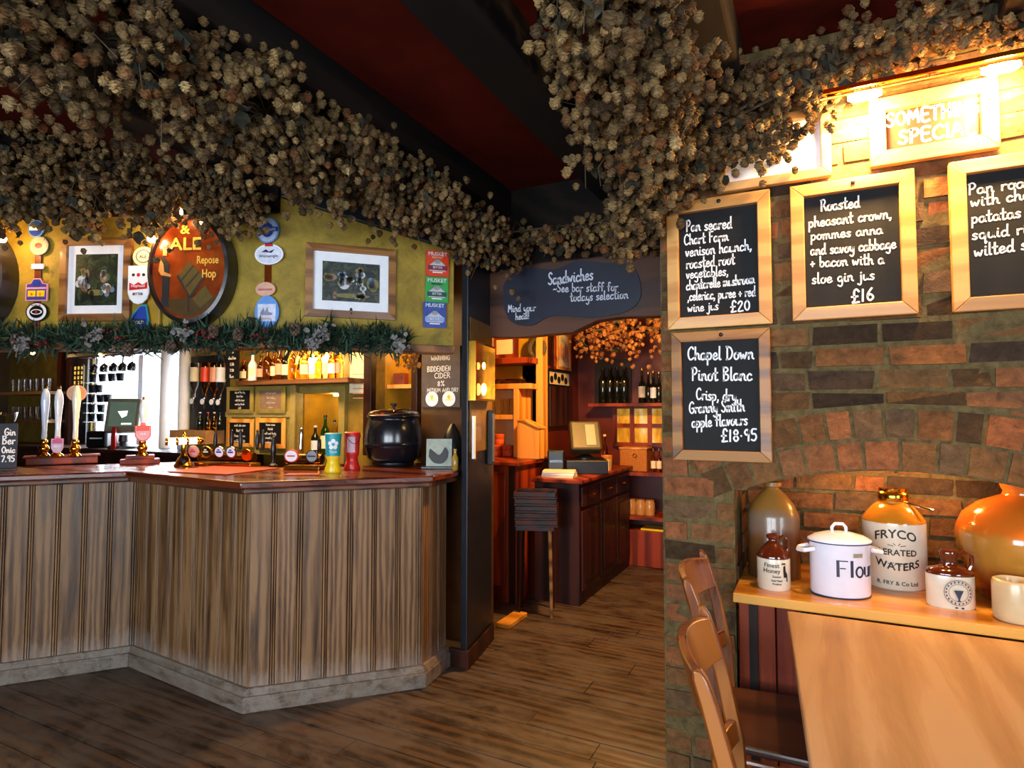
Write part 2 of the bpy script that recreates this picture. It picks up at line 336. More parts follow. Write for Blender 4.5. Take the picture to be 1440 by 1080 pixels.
HAND = {
'a': (.52, [[(.42,.42),(.25,.5),(.06,.38),(.05,.12),(.2,0),(.37,.12),(.43,.45),(.43,.1),(.54,.03)]]),
'b': (.5, [[(.08,1),(.07,.05)],[(.08,.32),(.25,.5),(.43,.34),(.38,.08),(.2,0),(.07,.1)]]),
'c': (.46, [[(.42,.4),(.27,.5),(.07,.32),(.1,.07),(.26,0),(.46,.1)]]),
'd': (.54, [[(.4,.4),(.22,.5),(.05,.28),(.1,.04),(.24,0),(.41,.18)],[(.45,1),(.42,.12),(.54,.02)]]),
'e': (.48, [[(.07,.22),(.38,.3),(.36,.46),(.22,.5),(.06,.3),(.1,.06),(.26,0),(.48,.12)]]),
'f': (.4, [[(.42,.88),(.3,1),(.18,.85),(.16,0)],[(.02,.5),(.36,.54)]]),
'g': (.5, [[(.4,.42),(.24,.5),(.06,.35),(.1,.1),(.25,.05),(.4,.2),(.44,.48),(.42,-.2),(.28,-.42),(.05,-.3)]]),
'h': (.52, [[(.09,1),(.07,0)],[(.08,.26),(.25,.5),(.39,.4),(.4,.1),(.52,.02)]]),
'i': (.24, [[(.1,.48),(.09,.08),(.22,.02)],[(.11,.7),(.14,.72)]]),
'j': (.3, [[(.2,.48),(.2,-.2),(.08,-.4),(-.08,-.3)],[(.2,.7),(.23,.72)]]),
'k': (.48, [[(.08,1),(.08,0)],[(.4,.5),(.1,.22),(.44,0)]]),
'l': (.24, [[(.11,1),(.09,.08),(.22,.02)]]),
'm': (.74, [[(.06,.48),(.06,0)],[(.06,.26),(.2,.5),(.32,.4),(.33,0)],[(.33,.26),(.46,.5),(.58,.4),(.6,.1),(.74,.02)]]),
'n': (.52, [[(.08,.48),(.07,0)],[(.08,.26),(.25,.5),(.39,.4),(.4,.1),(.52,.02)]]),
'o': (.5, [[(.26,.5),(.08,.38),(.07,.12),(.22,0),(.4,.1),(.42,.36),(.27,.5),(.32,.44),(.5,.44)]]),
'p': (.5, [[(.08,.5),(.06,-.42)],[(.08,.35),(.25,.5),(.43,.36),(.38,.08),(.22,0),(.08,.1)]]),
'q': (.52, [[(.4,.42),(.24,.5),(.06,.35),(.1,.08),(.25,.02),(.4,.18),(.44,.48),(.42,-.42),(.52,-.3)]]),
'r': (.38, [[(.08,.48),(.08,0)],[(.08,.26),(.2,.46),(.38,.46)]]),
's': (.4, [[(.36,.44),(.2,.5),(.07,.38),(.2,.26),(.34,.14),(.22,0),(.03,.06)]]),
't': (.38, [[(.18,.95),(.16,.1),(.25,0),(.38,.06)],[(.0,.55),(.36,.6)]]),
'u': (.52, [[(.08,.48),(.07,.12),(.2,0),(.38,.14),(.42,.48),(.41,.1),(.52,.02)]]),
'v': (.44, [[(.05,.48),(.2,0),(.38,.46)]]),
'w': (.66, [[(.05,.48),(.14,.03),(.3,.36),(.42,.03),(.6,.5)]]),
'y': (.48, [[(.07,.48),(.08,.18),(.22,.06),(.38,.2),(.43,.48),(.4,-.2),(.24,-.42),(.04,-.3)]]),
'z': (.44, [[(.06,.48),(.38,.48),(.06,.02),(.42,.02)]]),
'A': (.66, [[(.04,0),(.3,1),(.58,0)],[(.14,.36),(.5,.36)]]), 'B': (.58, [[(.08,1),(.08,0)],[(.04,1),(.35,.98),(.45,.76),(.12,.54),(.46,.4),(.42,.06),(.04,0)]]),
'C': (.62, [[(.58,.82),(.4,1),(.12,.75),(.08,.3),(.28,0),(.6,.14)]]), 'D': (.64, [[(.12,1),(.1,0)],[(.02,.98),(.4,.9),(.58,.5),(.4,.08),(.02,0)]]),
'E': (.52, [[(.48,.98),(.1,.98),(.1,.02),(.5,.02)],[(.1,.52),(.42,.52)]]), 'F': (.52, [[(.1,1),(.1,0)],[(.02,.96),(.5,1)],[(.1,.52),(.4,.54)]]),
'G': (.64, [[(.56,.84),(.38,1),(.1,.7),(.1,.24),(.32,0),(.56,.14),(.56,.42),(.36,.42)]]), 'H': (.6, [[(.1,1),(.08,0)],[(.5,1),(.5,0)],[(.08,.5),(.5,.52)]]),
'I': (.2, [[(.1,1),(.1,0)]]), 'J': (.4, [[(.3,1),(.3,.2),(.15,0),(.02,.14)]]), 'K': (.55, [[(.08,1),(.08,0)],[(.48,1),(.1,.45),(.5,0)]]),
'L': (.48, [[(.1,1),(.08,.02),(.46,.02)]]), 'M': (.76, [[(.06,0),(.14,1),(.36,.3),(.58,1),(.68,0)]]), 'N': (.62, [[(.08,0),(.1,1),(.5,0),(.52,1)]]),
'O': (.66, [[(.32,1),(.08,.7),(.1,.24),(.34,0),(.58,.3),(.55,.78),(.32,1)]]), 'P': (.52, [[(.1,.98),(.08,0)],[(.02,.92),(.32,1),(.48,.74),(.32,.48),(.1,.48)]]),
'R': (.58, [[(.1,.98),(.08,0)],[(.02,.94),(.34,1),(.46,.76),(.3,.5),(.1,.5),(.34,.4),(.54,.02)]]), 'S': (.54, [[(.48,.86),(.3,1),(.1,.82),(.2,.58),(.42,.4),(.44,.14),(.24,0),(.04,.14)]]),
'T': (.56, [[(.28,.96),(.26,0)],[(.02,.94),(.54,1)]]), 'U': (.6, [[(.08,1),(.1,.2),(.3,0),(.48,.2),(.52,1)]]), 'V': (.56, [[(.04,1),(.28,0),(.52,1)]]),
'W': (.82, [[(.04,1),(.2,0),(.4,.7),(.58,0),(.78,1)]]), 'Y': (.54, [[(.04,1),(.26,.5),(.5,1)],[(.26,.5),(.24,0)]]),
'0': (.5, [[(.25,.8),(.07,.55),(.08,.2),(.24,0),(.42,.2),(.42,.6),(.25,.8)]]), '1': (.26, [[(.12,.82),(.1,0)]]), '2': (.5, [[(.06,.62),(.22,.82),(.4,.64),(.06,.02),(.46,.02)]]),
'3': (.46, [[(.06,.76),(.26,.82),(.38,.64),(.18,.44),(.4,.3),(.3,.02),(.04,.06)]]), '5': (.48, [[(.42,.82),(.12,.8),(.1,.48),(.32,.48),(.42,.24),(.26,0),(.05,.06)]]),
'6': (.48, [[(.34,.84),(.1,.45),(.1,.1),(.26,0),(.42,.2),(.26,.42),(.1,.3)]]), '8': (.48, [[(.24,.42),(.08,.62),(.24,.82),(.4,.64),(.24,.42),(.06,.2),(.24,0),(.42,.2),(.24,.42)]]),
'9': (.48, [[(.4,.66),(.24,.82),(.08,.62),(.2,.42),(.4,.56),(.4,.8),(.36,0)]]), '4': (.5, [[(.36,0),(.36,.82),(.04,.26),(.46,.26)]]), '7': (.46, [[(.04,.8),(.42,.8),(.16,0)]]),
'£': (.56, [[(.5,.78),(.34,.95),(.2,.75),(.22,.2),(.08,0),(.5,.04)],[(.04,.42),(.42,.44)]]),
',': (.22, [[(.12,.06),(.12,-.04),(.04,-.18)]]), '.': (.2, [[(.08,.02),(.1,.04)]]), '·': (.24, [[(.1,.36),(.12,.38)]]), '!': (.24, [[(.14,1),(.1,.25)],[(.09,.02),(.1,.04)]]),
'+': (.44, [[(.2,.5),(.2,.06)],[(.02,.28),(.4,.3)]]), '-': (.36, [[(.04,.3),(.32,.3)]]), '~': (.5, [[(.04,.28),(.18,.38),(.3,.28),(.48,.36)]]), '%': (.6, [[(.5,.95),(.1,0)],[(.14,.9),(.06,.76),(.16,.66),(.24,.8),(.14,.9)],[(.46,.3),(.38,.16),(.46,.02),(.56,.16),(.46,.3)]]),
'\'': (.16, [[(.08,1),(.06,.84)]]), '&': (.6, [[(.54,.04),(.14,.74),(.26,.95),(.38,.76),(.08,.2),(.24,0),(.54,.4)]]), ' ': (.34, [])}
def smooth_pts(p, k=4):
    if len(p) < 3: return list(p)
    out = []
    for i in range(len(p)-1):
        a, b, c, d = p[max(i-1, 0)], p[i], p[i+1], p[min(i+2, len(p)-1)]
        for j in range(k):
            t = j/k; out.append(tuple(.5*((2*b[q])+(-a[q]+c[q])*t+(2*a[q]-5*b[q]+4*c[q]-d[q])*t*t+(-a[q]+3*b[q]-3*c[q]+d[q])*t**3) for q in (0, 1)))
    out.append(p[-1]); return out
def hand_w(txt): return sum(HAND[c][0]+.07 for c in txt)
def hand(mb, txt, x, z, h, wx=1.0, pen=None, y=-.001, slope=0, align='l', jit=.02, warp=None, k=4):
    """chalk handwriting as thin raised strokes in the local xz plane, h = capital height"""
    pen = pen or h*.055; W = hand_w(txt)*h*wx
    x0 = x-(W/2 if align == 'c' else W if align == 'r' else 0); cx = x0
    for ch in txt:
        wd, st = HAND[ch]
        jy = random.uniform(-jit, jit)*h
        for s_ in st:
            p = [(cx+q[0]*h*wx, z+q[1]*h+jy+slope*(cx-x0)) for q in smooth_pts(s_, k)]
            n = len(p); vs_ = []
            for i in range(n):
                a, b = p[max(i-1, 0)], p[min(i+1, n-1)]; dx, dz = b[0]-a[0], b[1]-a[1]; l = math.hypot(dx, dz) or 1
                nx, nz = -dz/l*pen, dx/l*pen
                if i == 0: p[0] = (p[0][0]-dx/l*pen*.7, p[0][1]-dz/l*pen*.7)
                if i == n-1: p[i] = (p[i][0]+dx/l*pen*.7, p[i][1]+dz/l*pen*.7)
                for q, yy in (((p[i][0]+nx, p[i][1]+nz), y), ((p[i][0]-nx, p[i][1]-nz), y)):
                    vs_.append(warp(*q) if warp else (q[0], yy, q[1]))
            mb.add(vs_, [(2*i, 2*i+1, 2*i+3, 2*i+2) for i in range(n-1)])
        cx += (wd+.07)*h*wx
    return mb

# ================================================================ SETTING
H = 2.85
def holes_wall(name, mat, x0, x1, z0, z1, y0, y1, holes, axis='y'):
    """wall slab with rectangular openings (hx0,hx1,hz0,hz1)"""
    xs = sorted({x0, x1, *[h[0] for h in holes], *[h[1] for h in holes]}); zs = sorted({z0, z1, *[h[2] for h in holes], *[h[3] for h in holes]})
    mb = MB()
    for a, b in zip(xs, xs[1:]):
        run = None
        for c, d in list(zip(zs, zs[1:]))+[(None, None)]:
            solid = c is not None and not any(h[0] <= (a+b)/2 <= h[1] and h[2] <= (c+d)/2 <= h[3] for h in holes)
            if solid: run = (run[0], d) if run else (c, d)
            if not solid and run:
                mb.box(a, b, y0, y1, *run) if axis == 'y' else mb.box(y0, y1, a, b, *run); run = None
    return struct(mb.build(name, mat, smooth=0))
# floor: long boards running along x
mb = MB(); y = -2.3
while y < 6.1:
    wd = random.uniform(.125, .165); x = -8.2-random.uniform(0, 2)
    while x < 2.8:
        ln = random.uniform(1.8, 3.6); zz = random.uniform(-.003, .001)
        if x+ln > (-8.2 if y < 3.55 else -3.2): mb.box(x if y < 3.55 else max(x, -3.2), x+ln-.003, y, y+wd-.005, -.03, zz)
        x += ln
    y += wd
mb.cur = 1; mb.box(-9, 3, -2.4, 3.6, -.08, -.025); mb.box(-3.2, 3, 3.6, 6.2, -.08, -.025)
fl = struct(mb.build('floor', [M['floor'], M['beam']], smooth=0))
mb = MB(); mb.box(-8.1, 2.7, -2.4, 3.6, H, H+.08); mb.box(-3.2, 2.7, 3.6, 6.1, H, H+.08); struct(mb.build('ceiling', M['ceil'], smooth=0))
n_tr = [0]
def trim(mb, mat, bevel=0, smooth=0, parent=None):
    n_tr[0] += 1; return struct(mb.build('trim_%d' % n_tr[0], mat, parent, smooth=smooth, bevel=bevel))
for xa, xb in ((-3.75, -3.55), (-2.72, -2.54), (-1.9, -1.7), (-1.11, -.90), (-.42, -.22), (.55, .75)):
    mb = MB(); mb.box(xa, xb, -2.3, 2.6 if xa > -.5 else 3.38, 2.68, H); trim(mb, M['beam'], .012)
# outer walls with daylight windows assumed behind the camera
plain('dark_wall_plaster', '4a3418', .7, 0, .2, 4, .1)
holes_wall('wall_south', MATS['dark_wall_plaster'], -8.1, 2.6, 0, H, -2.12, -2.0, [(-2.2, -.7, .8, 2.2), (-.5, 1.0, .8, 2.2)])
holes_wall('wall_east', MATS['dark_wall_plaster'], -2.0, 2.5, 0, H, 2.4, 2.52, [(-1.4, .2, .85, 2.15)], 'x')
holes_wall('wall_west', MATS['dark_wall_plaster'], -2.0, 3.6, 0, H, -8.1, -8.0, [], 'x')
n_win = [0]
def window(x0, x1, z0, z1, y, rz=0, org=(0, 0, 0), nx=3, nz=2, mat=None, t=.03, depth=.05, pane=True):
    n_win[0] += 1; o = thing('window_%d' % n_win[0], 'window', 'window', org, rz); struct(o, 'white framed window letting daylight in')
    o['category'] = 'window'; mb = MB(); mat = mat or M['white']
    for k in range(nx+1): xx = x0+(x1-x0)*k/nx; mb.box(xx-t/2, xx+t/2, y, y+depth, z0, z1)
    for k in range(nz+1): zz = z0+(z1-z0)*k/nz; mb.box(x0, x1, y+.002, y+depth-.002, zz-t/2, zz+t/2)
    mb.build('window_frame', mat, o, smooth=0)
    if pane: g = MB(); g.box(x0, x1, y+depth*.45, y+depth*.55, z0, z1); g.build('pane', PANE, o, smooth=0)
    return o
m, nt, N, L, b = nodes('thin_window_glass'); t_ = N.new('ShaderNodeBsdfTransparent'); g_ = N.new('ShaderNodeBsdfGlossy'); g_.inputs['Roughness'].default_value = .03
ms = N.new('ShaderNodeMixShader'); ms.inputs[0].default_value = .07; L.new(t_.outputs[0], ms.inputs[1]); L.new(g_.outputs[0], ms.inputs[2])
L.new(ms.outputs[0], N['Material Output'].inputs[0]); PANE = m; M['thin'] = m
window(-2.2, -.7, .8, 2.2, -2.1); window(-.5, 1.0, .8, 2.2, -2.1); window(-1.4, .2, .85, 2.15, -2.5, R(90), (0, 0, 0))  # these three windows are out of view and assumed

# ---------------------------------------------------------------- brick chimney breast with arched niche (face y = 2.5)
WY = 2.5; NX0, NX1 = -.285, .80; ACX, ACZ, AR = .2575, -.296, 1.52; RING = .112
def arc(x, r): return ACZ+math.sqrt(max(0, r*r-(x-ACX)**2))
def course_bricks(mb, x0, x1, z0, z1, put, L_=.232, pitch=.083, gap=.015, skip=None, jog=.012):
    z = z0; k = 0
    while z < z1-.02:
        h = min(pitch, z1-z); x = x0-(L_*.5 if k % 2 else 0)-random.uniform(0, .03)
        while x < x1-.02:
            ln = L_*random.choice([1, 1, 1, .5, .95]) ; a, b = max(x, x0), min(x+ln, x1)
            if b-a > .03: put(a+gap/2, b-gap/2, z+gap/2+random.uniform(-.003, .003), z+h-gap/2+random.uniform(-.003, .003))
            x += ln
        z += h; k += 1
def front_put(mb, y, inner, d=.05, amp=.008):
    def put(a, b, c, e):
        pr = y+random.uniform(-amp, amp); tw = random.uniform(-.003, .003)
        ca = cb = c
        if inner:
            if a > NX0-.07 and b < NX1+.07:      # over the niche: cut by the outer ring
                za, zb = arc(a, AR+2*RING+.012), arc(b, AR+2*RING+.012)
                if e < min(za, zb)+.02: return
                ca, cb = max(c, za), max(c, zb)
            elif b > NX0 and a < NX1 and c < 1.1: return
        j = lambda: random.uniform(-.005, .005)
        mb.hexa([(a+j(), pr+j(), ca+abs(j())), (b+j(), pr+tw+j(), cb+abs(j())), (a, pr+d, ca), (b, pr+d, cb), (a+j(), pr+j(), e+j()), (b+j(), pr+tw+j(), e+j()), (a, pr+d, e), (b, pr+d, e)])
    return put
mb = MB(); mb.cur = 0
for k in range(66):                                # mortar bed in slices, open over the niche
    a, b = -.563+k*.046, -.563+(k+1)*.046
    inn = b > NX0+.001 and a < NX1
    za, zb = (arc(a, AR), arc(b, AR)) if inn else (0, 0)
    if b > NX0 and a < NX0: za = zb = 1.13 if (a+b)/2 > NX0 else 0
    mb.hexa([(a, WY+.006, za), (b, WY+.006, zb), (a, WY+.3, za), (b, WY+.3, zb), (a, WY+.006, H), (b, WY+.006, H), (a, WY+.3, H), (b, WY+.3, H)])
mb.box(-.555, -.45, WY+.3, 3.38, 0, H); mb.box(-.45, -.295, WY+.3, 3.02, 0, H)
mb.box(NX0-.02, NX1+.02, 2.97, 3.1, 0, 1.4); mb.box(NX1+.01, NX1+.1, WY+.02, 3.0, 0, 1.4)
mb.box(-.55, NX0-.01, WY+.02, 2.99, 0, 1.2)
mb.cur = 1
course_bricks(mb, -.563, NX0, 0, 1.09, front_put(mb, WY, False))
course_bricks(mb, -.563, 2.4, 1.09, H-.03, front_put(mb, WY, True))
course_bricks(mb, NX1, 2.4, 0, 1.09, front_put(mb, WY, False))
for r0 in (AR, AR+RING):                           # two header rings
    a = -24.5; aw = math.degrees(.098/(r0+.05))
    while a < 24.5:
        w_ = aw*random.uniform(.8, 1.2); g = math.degrees(.006/r0); q = []
        pr = WY+random.uniform(-.008, .006); ra, rb = r0+.006+random.uniform(-.003, .003), r0+RING-.007
        for yy in (pr, pr+.08): pass
        def pp(rr, aa, yy): return (ACX+rr*math.sin(R(aa)), yy, ACZ+rr*math.cos(R(aa)))
        if r0 == AR: pr2 = pr+.38
        else: pr2 = pr+.06
        mb.hexa([pp(ra, a+g, pr), pp(ra, a+w_-g, pr), pp(ra, a+g, pr2), pp(ra, a+w_-g, pr2), pp(rb, a+g, pr), pp(rb, a+w_-g, pr), pp(rb, a+g, pr2), pp(rb, a+w_-g, pr2)]); a += w_
course_bricks(mb, NX0, NX1, .76, 1.24, front_put(mb, 2.955, False, .05, .006), .235, .082)
def side_put(x, s):
    def put(a, b, c, e):
        p = x+random.uniform(-.006, .006); x0_, x1_ = (p, p+.04) if s > 0 else (p-.04, p)
        mb.box(x0_, x1_, a, b, c, e)
    return put
course_bricks(mb, WY+.05, 2.95, .0, 1.13, side_put(NX0, -1), .232)
course_bricks(mb, WY+.05, 3.37, 0, H-.03, side_put(-.563, 1), .232)
wr = struct(mb.build('wall_right', [M['mortar'], M['brick']], smooth=0, bevel=.007, seg=2))

# ---------------------------------------------------------------- post, doorway beam, wall over the doorway
mb = MB(); mb.prism([(-1.812, 2.972), (-1.768, 2.972), (-1.855, 3.42), (-1.90, 3.42)], 0, H); trim(mb, M['blackblue'], .006)
def post_x(y): return -1.768-(y-2.972)*.087/.448
mb = MB(); mb.prism([(post_x(3.0)+.001, 3.0), (post_x(3.0)+.006, 3.0), (post_x(3.405)+.006, 3.405), (post_x(3.405)+.001, 3.405)], 1.2, 1.98); pc = trim(mb, MATS.get('p') or plain('aged_ochre_post_panel', '7a5c1c', .3, 0, .25, 9, .1))
mb = MB(); mb.prism([(-1.88, 2.955), (-1.752, 2.955), (-1.752+.0, 2.97), (-1.838, 3.425), (-1.853, 3.425), (-1.768, 2.985), (-1.88, 2.985)], 0, .1); trim(mb, M['darkwood'], .004)
mb = MB(); mb.box(-1.96, -.45, 3.41, 3.5, 2.3, H); struct(mb.build('wall_doorway', M['beam'], smooth=0))
BY = 3.38
pb = [(686, 474), (730, 474), (771, 470), (804, 467.5), (838, 451), (871, 446), (940, 444), (940, 350), (860, 358), (760, 368), (686, 384)]
poly = [(q.x, q.z) for q in (on_y(a, b, BY) for a, b in pb)]
mb = MB(); mb.prism(poly, BY, BY+.1, 'xz'); dbeam = trim(mb, wood('doorway_beam', '1c0f0a', '45291d', '5c3a2a', 'x', 3, .5, 0, .4, 10, .1), .01)

# ---------------------------------------------------------------- bar: fascia over the counter
FC = (-2.548, 2.312); FA = R(45); FB = R(22.5)          # corner, right facet, left facet
FR = (-1.875, 2.985)
FL = (FC[0]-2.4*math.cos(FB), FC[1]-2.4*math.sin(FB))
FZ0, FZ1 = 1.80, 2.70
def fas_box(mb, s0, s1, d0, d1, z0, z1):                # along both facets at depth d behind the face
    def off(d):
        nA = (-math.sin(FA), math.cos(FA)); nB = (-math.sin(FB), math.cos(FB)); am = (FA+FB)/2; k = 1/math.cos((FA-FB)/2)
        return [(FL[0]+nB[0]*d, FL[1]+nB[1]*d), (FC[0]-math.sin(am)*d*k, FC[1]+math.cos(am)*d*k), (FR[0]+nA[0]*d, FR[1]+nA[1]*d)]
    a, b = off(d0), off(d1); mb.prism([*a, *b[::-1]], z0, z1)
mb = MB(); fas_box(mb, 0, 1, 0, .06, FZ0, FZ1); struct(mb.build('wall_fascia', M['ochre'], smooth=0))
mb = MB(); fas_box(mb, 0, 1, -.05, .10, FZ0-.03, FZ0+.012); trim(mb, wood('ledge_wood', '3a2210', '6b4322', '8a5c34', 'x', 5, .45, 0, .1), .005)
mb = MB(); mb.prism([(0, 2.58), (.952, 2.37), (.952, 2.69), (0, 2.69)], -.035, -.0005, 'xz', TR(FC[0], FC[1], 0, rz=FA)); trim(mb, M['blackblue'], .008)
mb = MB(); mb.box(-2.39, 0, -.03, -.0005, 2.50, 2.69, TR(FC[0], FC[1], 0, rz=FB)); trim(mb, M['beam'], .008)
def on_fr(px, py, d=0): return on_line(px, py, (FC[0]+math.sin(FA)*d, FC[1]-math.cos(FA)*d), FA)     # d in front of the face
def on_fl(px, py, d=0): return on_line(px, py, (FC[0]+math.sin(FB)*d, FC[1]-math.cos(FB)*d), FB)

# ---------------------------------------------------------------- back-bar wall with its openings (face y = 3.5)
KY = 3.5
def kx(px, py=560, y=KY): return on_y(px, py, y).x
def kz(px, py, y=KY): return on_y(px, py, y).z
WIN = (kx(129), kx(263), kz(190, 640), kz(190, 494)); ALC = (kx(415), kx(481), kz(445, 641), kz(445, 553)); CUP = (kx(529), kx(585), 1.12, kz(560, 482))
holes_wall('wall_bar_back', islemat('bar_back_plaster', [(0, '7c6422'), (1, '8a6f28')], .6, 5, .2, ('3c300e', 5, .6), .3), -8.0, -1.95, 0, H, KY, KY+.1, [WIN, ALC, CUP])
mb = MB()
for (a, b, c, d), yb in ((ALC, 3.85), (CUP, 3.95)):
    mb.box(a-.02, b+.02, yb, yb+.02, c-.02, d+.02); mb.box(a-.02, a, KY+.1, yb, c-.02, d+.02); mb.box(b, b+.02, KY+.1, yb, c-.02, d+.02); mb.box(a-.02, b+.02, KY+.1, yb, c-.03, c-.005); mb.box(a-.02, b+.02, KY+.1, yb, d, d+.02)
trim(mb, M['ochrewood'])
window(WIN[0], WIN[1], WIN[2], WIN[3], KY+.03, nx=2, nz=1, t=.07)
mb = MB(); mb.box(-2.32, -1.885, 3.3, 3.5, 0, 2.6); struct(mb.build('wall_bar_end', M['redwood'] if False else plain('brown_painted_panel', '4a2f16', .4, 0, .2, 7, .1), smooth=0))

# ---------------------------------------------------------------- back room shell
redwall = plain('oxblood_wall', '5e1608', .5, 0, .2, 4, .1)
mb = MB(); mb.box(-3.2, .3, 6.0, 6.1, 0, H); struct(mb.build('wall_north', redwall, smooth=0))
mb = MB(); mb.box(-2.32, -2.22, 4.85, 6.0, 0, H); struct(mb.build('wall_snug_left', redwall, smooth=0))
mb = MB(); mb.box(-3.2, -2.22, 4.85, 4.95, 0, H); struct(mb.build('wall_snug_back', M['ochrewood'], smooth=0))
mb = MB(); mb.box(-3.2, -3.1, 3.6, 4.9, 0, H); struct(mb.build('wall_snug_side', M['ochrewood'], smooth=0))
mb = MB(); mb.box(-.45, -.35, 3.4, 6.0, 0, H); struct(mb.build('wall_snug_right', redwall, smooth=0))
mb = MB(); mb.box(-1.93, -1.83, 3.62, 3.9, .0, .03); trim(mb, M['plank'], .004)

# ================================================================ BAR COUNTER
def offset_poly(P, d):                                  # open polyline, positive = to the left
    out = []
    for i, p in enumerate(P):
        ds = []
        if i > 0: ds.append((Vector(P[i])-Vector(P[i-1])).normalized())
        if i < len(P)-1: ds.append((Vector(P[i+1])-Vector(P[i])).normalized())
        n = sum(((Vector((-q.y, q.x))) for q in ds), Vector((0, 0))).normalized(); k = 1/max(.3, n.dot(Vector((-ds[0].y, ds[0].x)))); out.append(tuple(Vector(p)+n*d*k))
    return out
BASE = [(-4.75, .555), (-3.483, 2.137), (-2.457, 2.051), (-1.835, 2.672), (-1.868, 2.97)]
FACE = offset_poly(BASE, .035); BACK = offset_poly(BASE, .085)
bar = thing('bar_counter', 'angled bar counter front of worn vertical oak boards on a scuffed plinth', 'bar counter', (0, 0, 0))
cnt = (None, 9, 7, 3)
for i in range(4):
    a, b = Vector(FACE[i]), Vector(FACE[i+1]); d = (b-a); Ls = d.length; d.normalize(); ang = math.atan2(d.y, d.x); T = TR(a.x, a.y, 0, rz=ang)
    n = cnt[i] or round(Ls/.121); wd = Ls/n; mb = MB(); x = 0
    for k in range(n):
        mb.box(k*wd+.003, (k+1)*wd-.022, 0+random.uniform(0, .002), .03, .04, 1.07, T)
        mb.box((k+1)*wd-.019, (k+1)*wd-.010, .002, .03, .04, 1.07, T); mb.box((k+1)*wd-.007, (k+1)*wd, .002, .03, .04, 1.07, T)
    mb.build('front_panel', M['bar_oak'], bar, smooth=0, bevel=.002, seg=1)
mb = MB(); mb.prism([*offset_poly(BASE, .066), *BACK[::-1]], .02, 1.07); mb.build('carcass', M['darkwood'], bar, smooth=0)
for i in range(4):
    o0, i0 = offset_poly(BASE, 0), offset_poly(BASE, .05); o1, o2 = offset_poly(BASE, .006), offset_poly(BASE, .022)
    mb = MB(); mb.prism([o0[i], o0[i+1], i0[i+1], i0[i]], 0, .075)
    mb.hexa([(*o1[i], .075), (*o1[i+1], .075), (*i0[i], .075), (*i0[i+1], .075), (*o2[i], .108), (*o2[i+1], .108), (*i0[i], .108), (*i0[i+1], .108)])
    mb.build('plinth', M['plinth'], bar, smooth=0, bevel=.004)
TOPZ = 1.10
out = offset_poly(BASE, -.052); inn = offset_poly(BASE, .56)
top_poly = [*out[:4], (out[4][0], 2.955), (-1.90, 3.0), (-1.97, 3.285), (-2.34, 3.285), inn[2], inn[1], inn[0]]
top = MB(); top.prism(top_poly, TOPZ-.034, TOPZ)
ct = top.build('bar_top', M['bartop'], bar, smooth=30, bevel=.008, seg=3)
ct['label'] = 'polished reddish mahogany top'
mb = MB(); o3 = offset_poly(BASE, -.03); i3 = offset_poly(BASE, .04)
for i in range(4): mb.prism([o3[i], o3[i+1], i3[i+1], i3[i]], TOPZ-.062, TOPZ-.034)
mb.build('edge_moulding', M['baredge'], ct, smooth=0, bevel=.01, seg=3)
# ---------------------------------------------------------------- bar runners (thin red rubber mats)
def runner(p, name, lab):
    P = [on_z(a, b, TOPZ+.001) for a, b in p]; mb = MB(); mb.prism([(q.x, q.y) for q in P], TOPZ+.001, TOPZ+.006)
    tag(mb.build('bar_runner', M['runner'], None, smooth=0, bevel=.002, seg=1), lab, 'bar mat', 'red mats on the bar top')
runner([(235, 664), (318, 668), (392, 659), (300, 656)], 'a', 'flat red bar mat in front of the row of round keg badges')
runner([(398, 669), (448, 668.4), (450, 666.5), (405, 666.5)], 'b', 'flat red bar mat in front of the twin keg tap and charity tubs')

# ================================================================ THINGS ON THE BAR
def place(px, py, z=TOPZ): q = on_z(px, py, z); return (q.x, q.y, z)
FACE_CAM = R(26.57)
def face(loc): return math.atan2(loc[1], loc[0])-R(90)     # rz that turns local -y to the eye
# beer engine with three pull handles
def pump_handle(label, px, topy, basey, mat, clip=None, group='beer pumps on the bar'):
    loc = place(px, basey, TOPZ+.055); d = math.hypot(loc[0], loc[1]); hh = (basey-topy)/FPX*d*.97
    t = thing('beer_pump', label, 'beer pump', loc, face(loc)); t['group'] = group
    b = MB(); b.lathe([(.033, 0), (.036, .006), (.03, .014), (.018, .024), (.026, .036), (.03, .05), (.026, .062), (.016, .074), (.021, .084), (.019, .1), (.012, .108)], 20); b.build('brass_base', M['brass'], t)
    h = MB(); k = hh-.105; h.lathe([(.011, .105), (.015, .105+.04*k), (.013, .105+.2*k), (.017, .105+.45*k), (.0235, .105+.68*k), (.021, .105+.82*k), (.013, .105+.9*k), (.009, .105+.93*k)], 20); h.build('handle', mat, t)
    f = MB(); f.lathe([(.009, .105+.925*k), (.011, .105+.945*k), (.007, .105+.96*k), (.010, .105+.98*k), (.004, .105+k)], 14); f.build('finial', M['brass'], t)
    return t, d, k
bx = place(92, 652); mb = MB(); T0 = face(bx)
be = thing('pump_clamp_box', 'reddish wooden pump box carrying the three china handled beer pumps', 'pump box', (bx[0], bx[1], TOPZ), T0)
mb = MB(); mb.box(-.2, .17, -.05, .10, 0, .045); mb.build('case', M['redwood'], be, smooth=0, bevel=.004); mb = MB(); mb.box(-.215, .185, -.06, .11, .045, .055); mb.build('lid', M['redwood'], be, smooth=0, bevel=.003)
pump_handle('pale blue-white china pump handle, leftmost of the three on the wooden pump box', 61, 560, 642, plain('bluish_china', 'c8d6ee', .12, 0, .03, 20, 0, .6))
p2, d2, k2 = pump_handle('white china pump handle in the middle of the three on the pump box', 80, 560, 642, M['china'])
p3, d3, k3 = pump_handle('cream china pump handle with round wooden badge behind, right of the three', 105, 554, 642, plain('cream_china', 'f0e6d2', .12, 0, .03, 20, 0, .6))
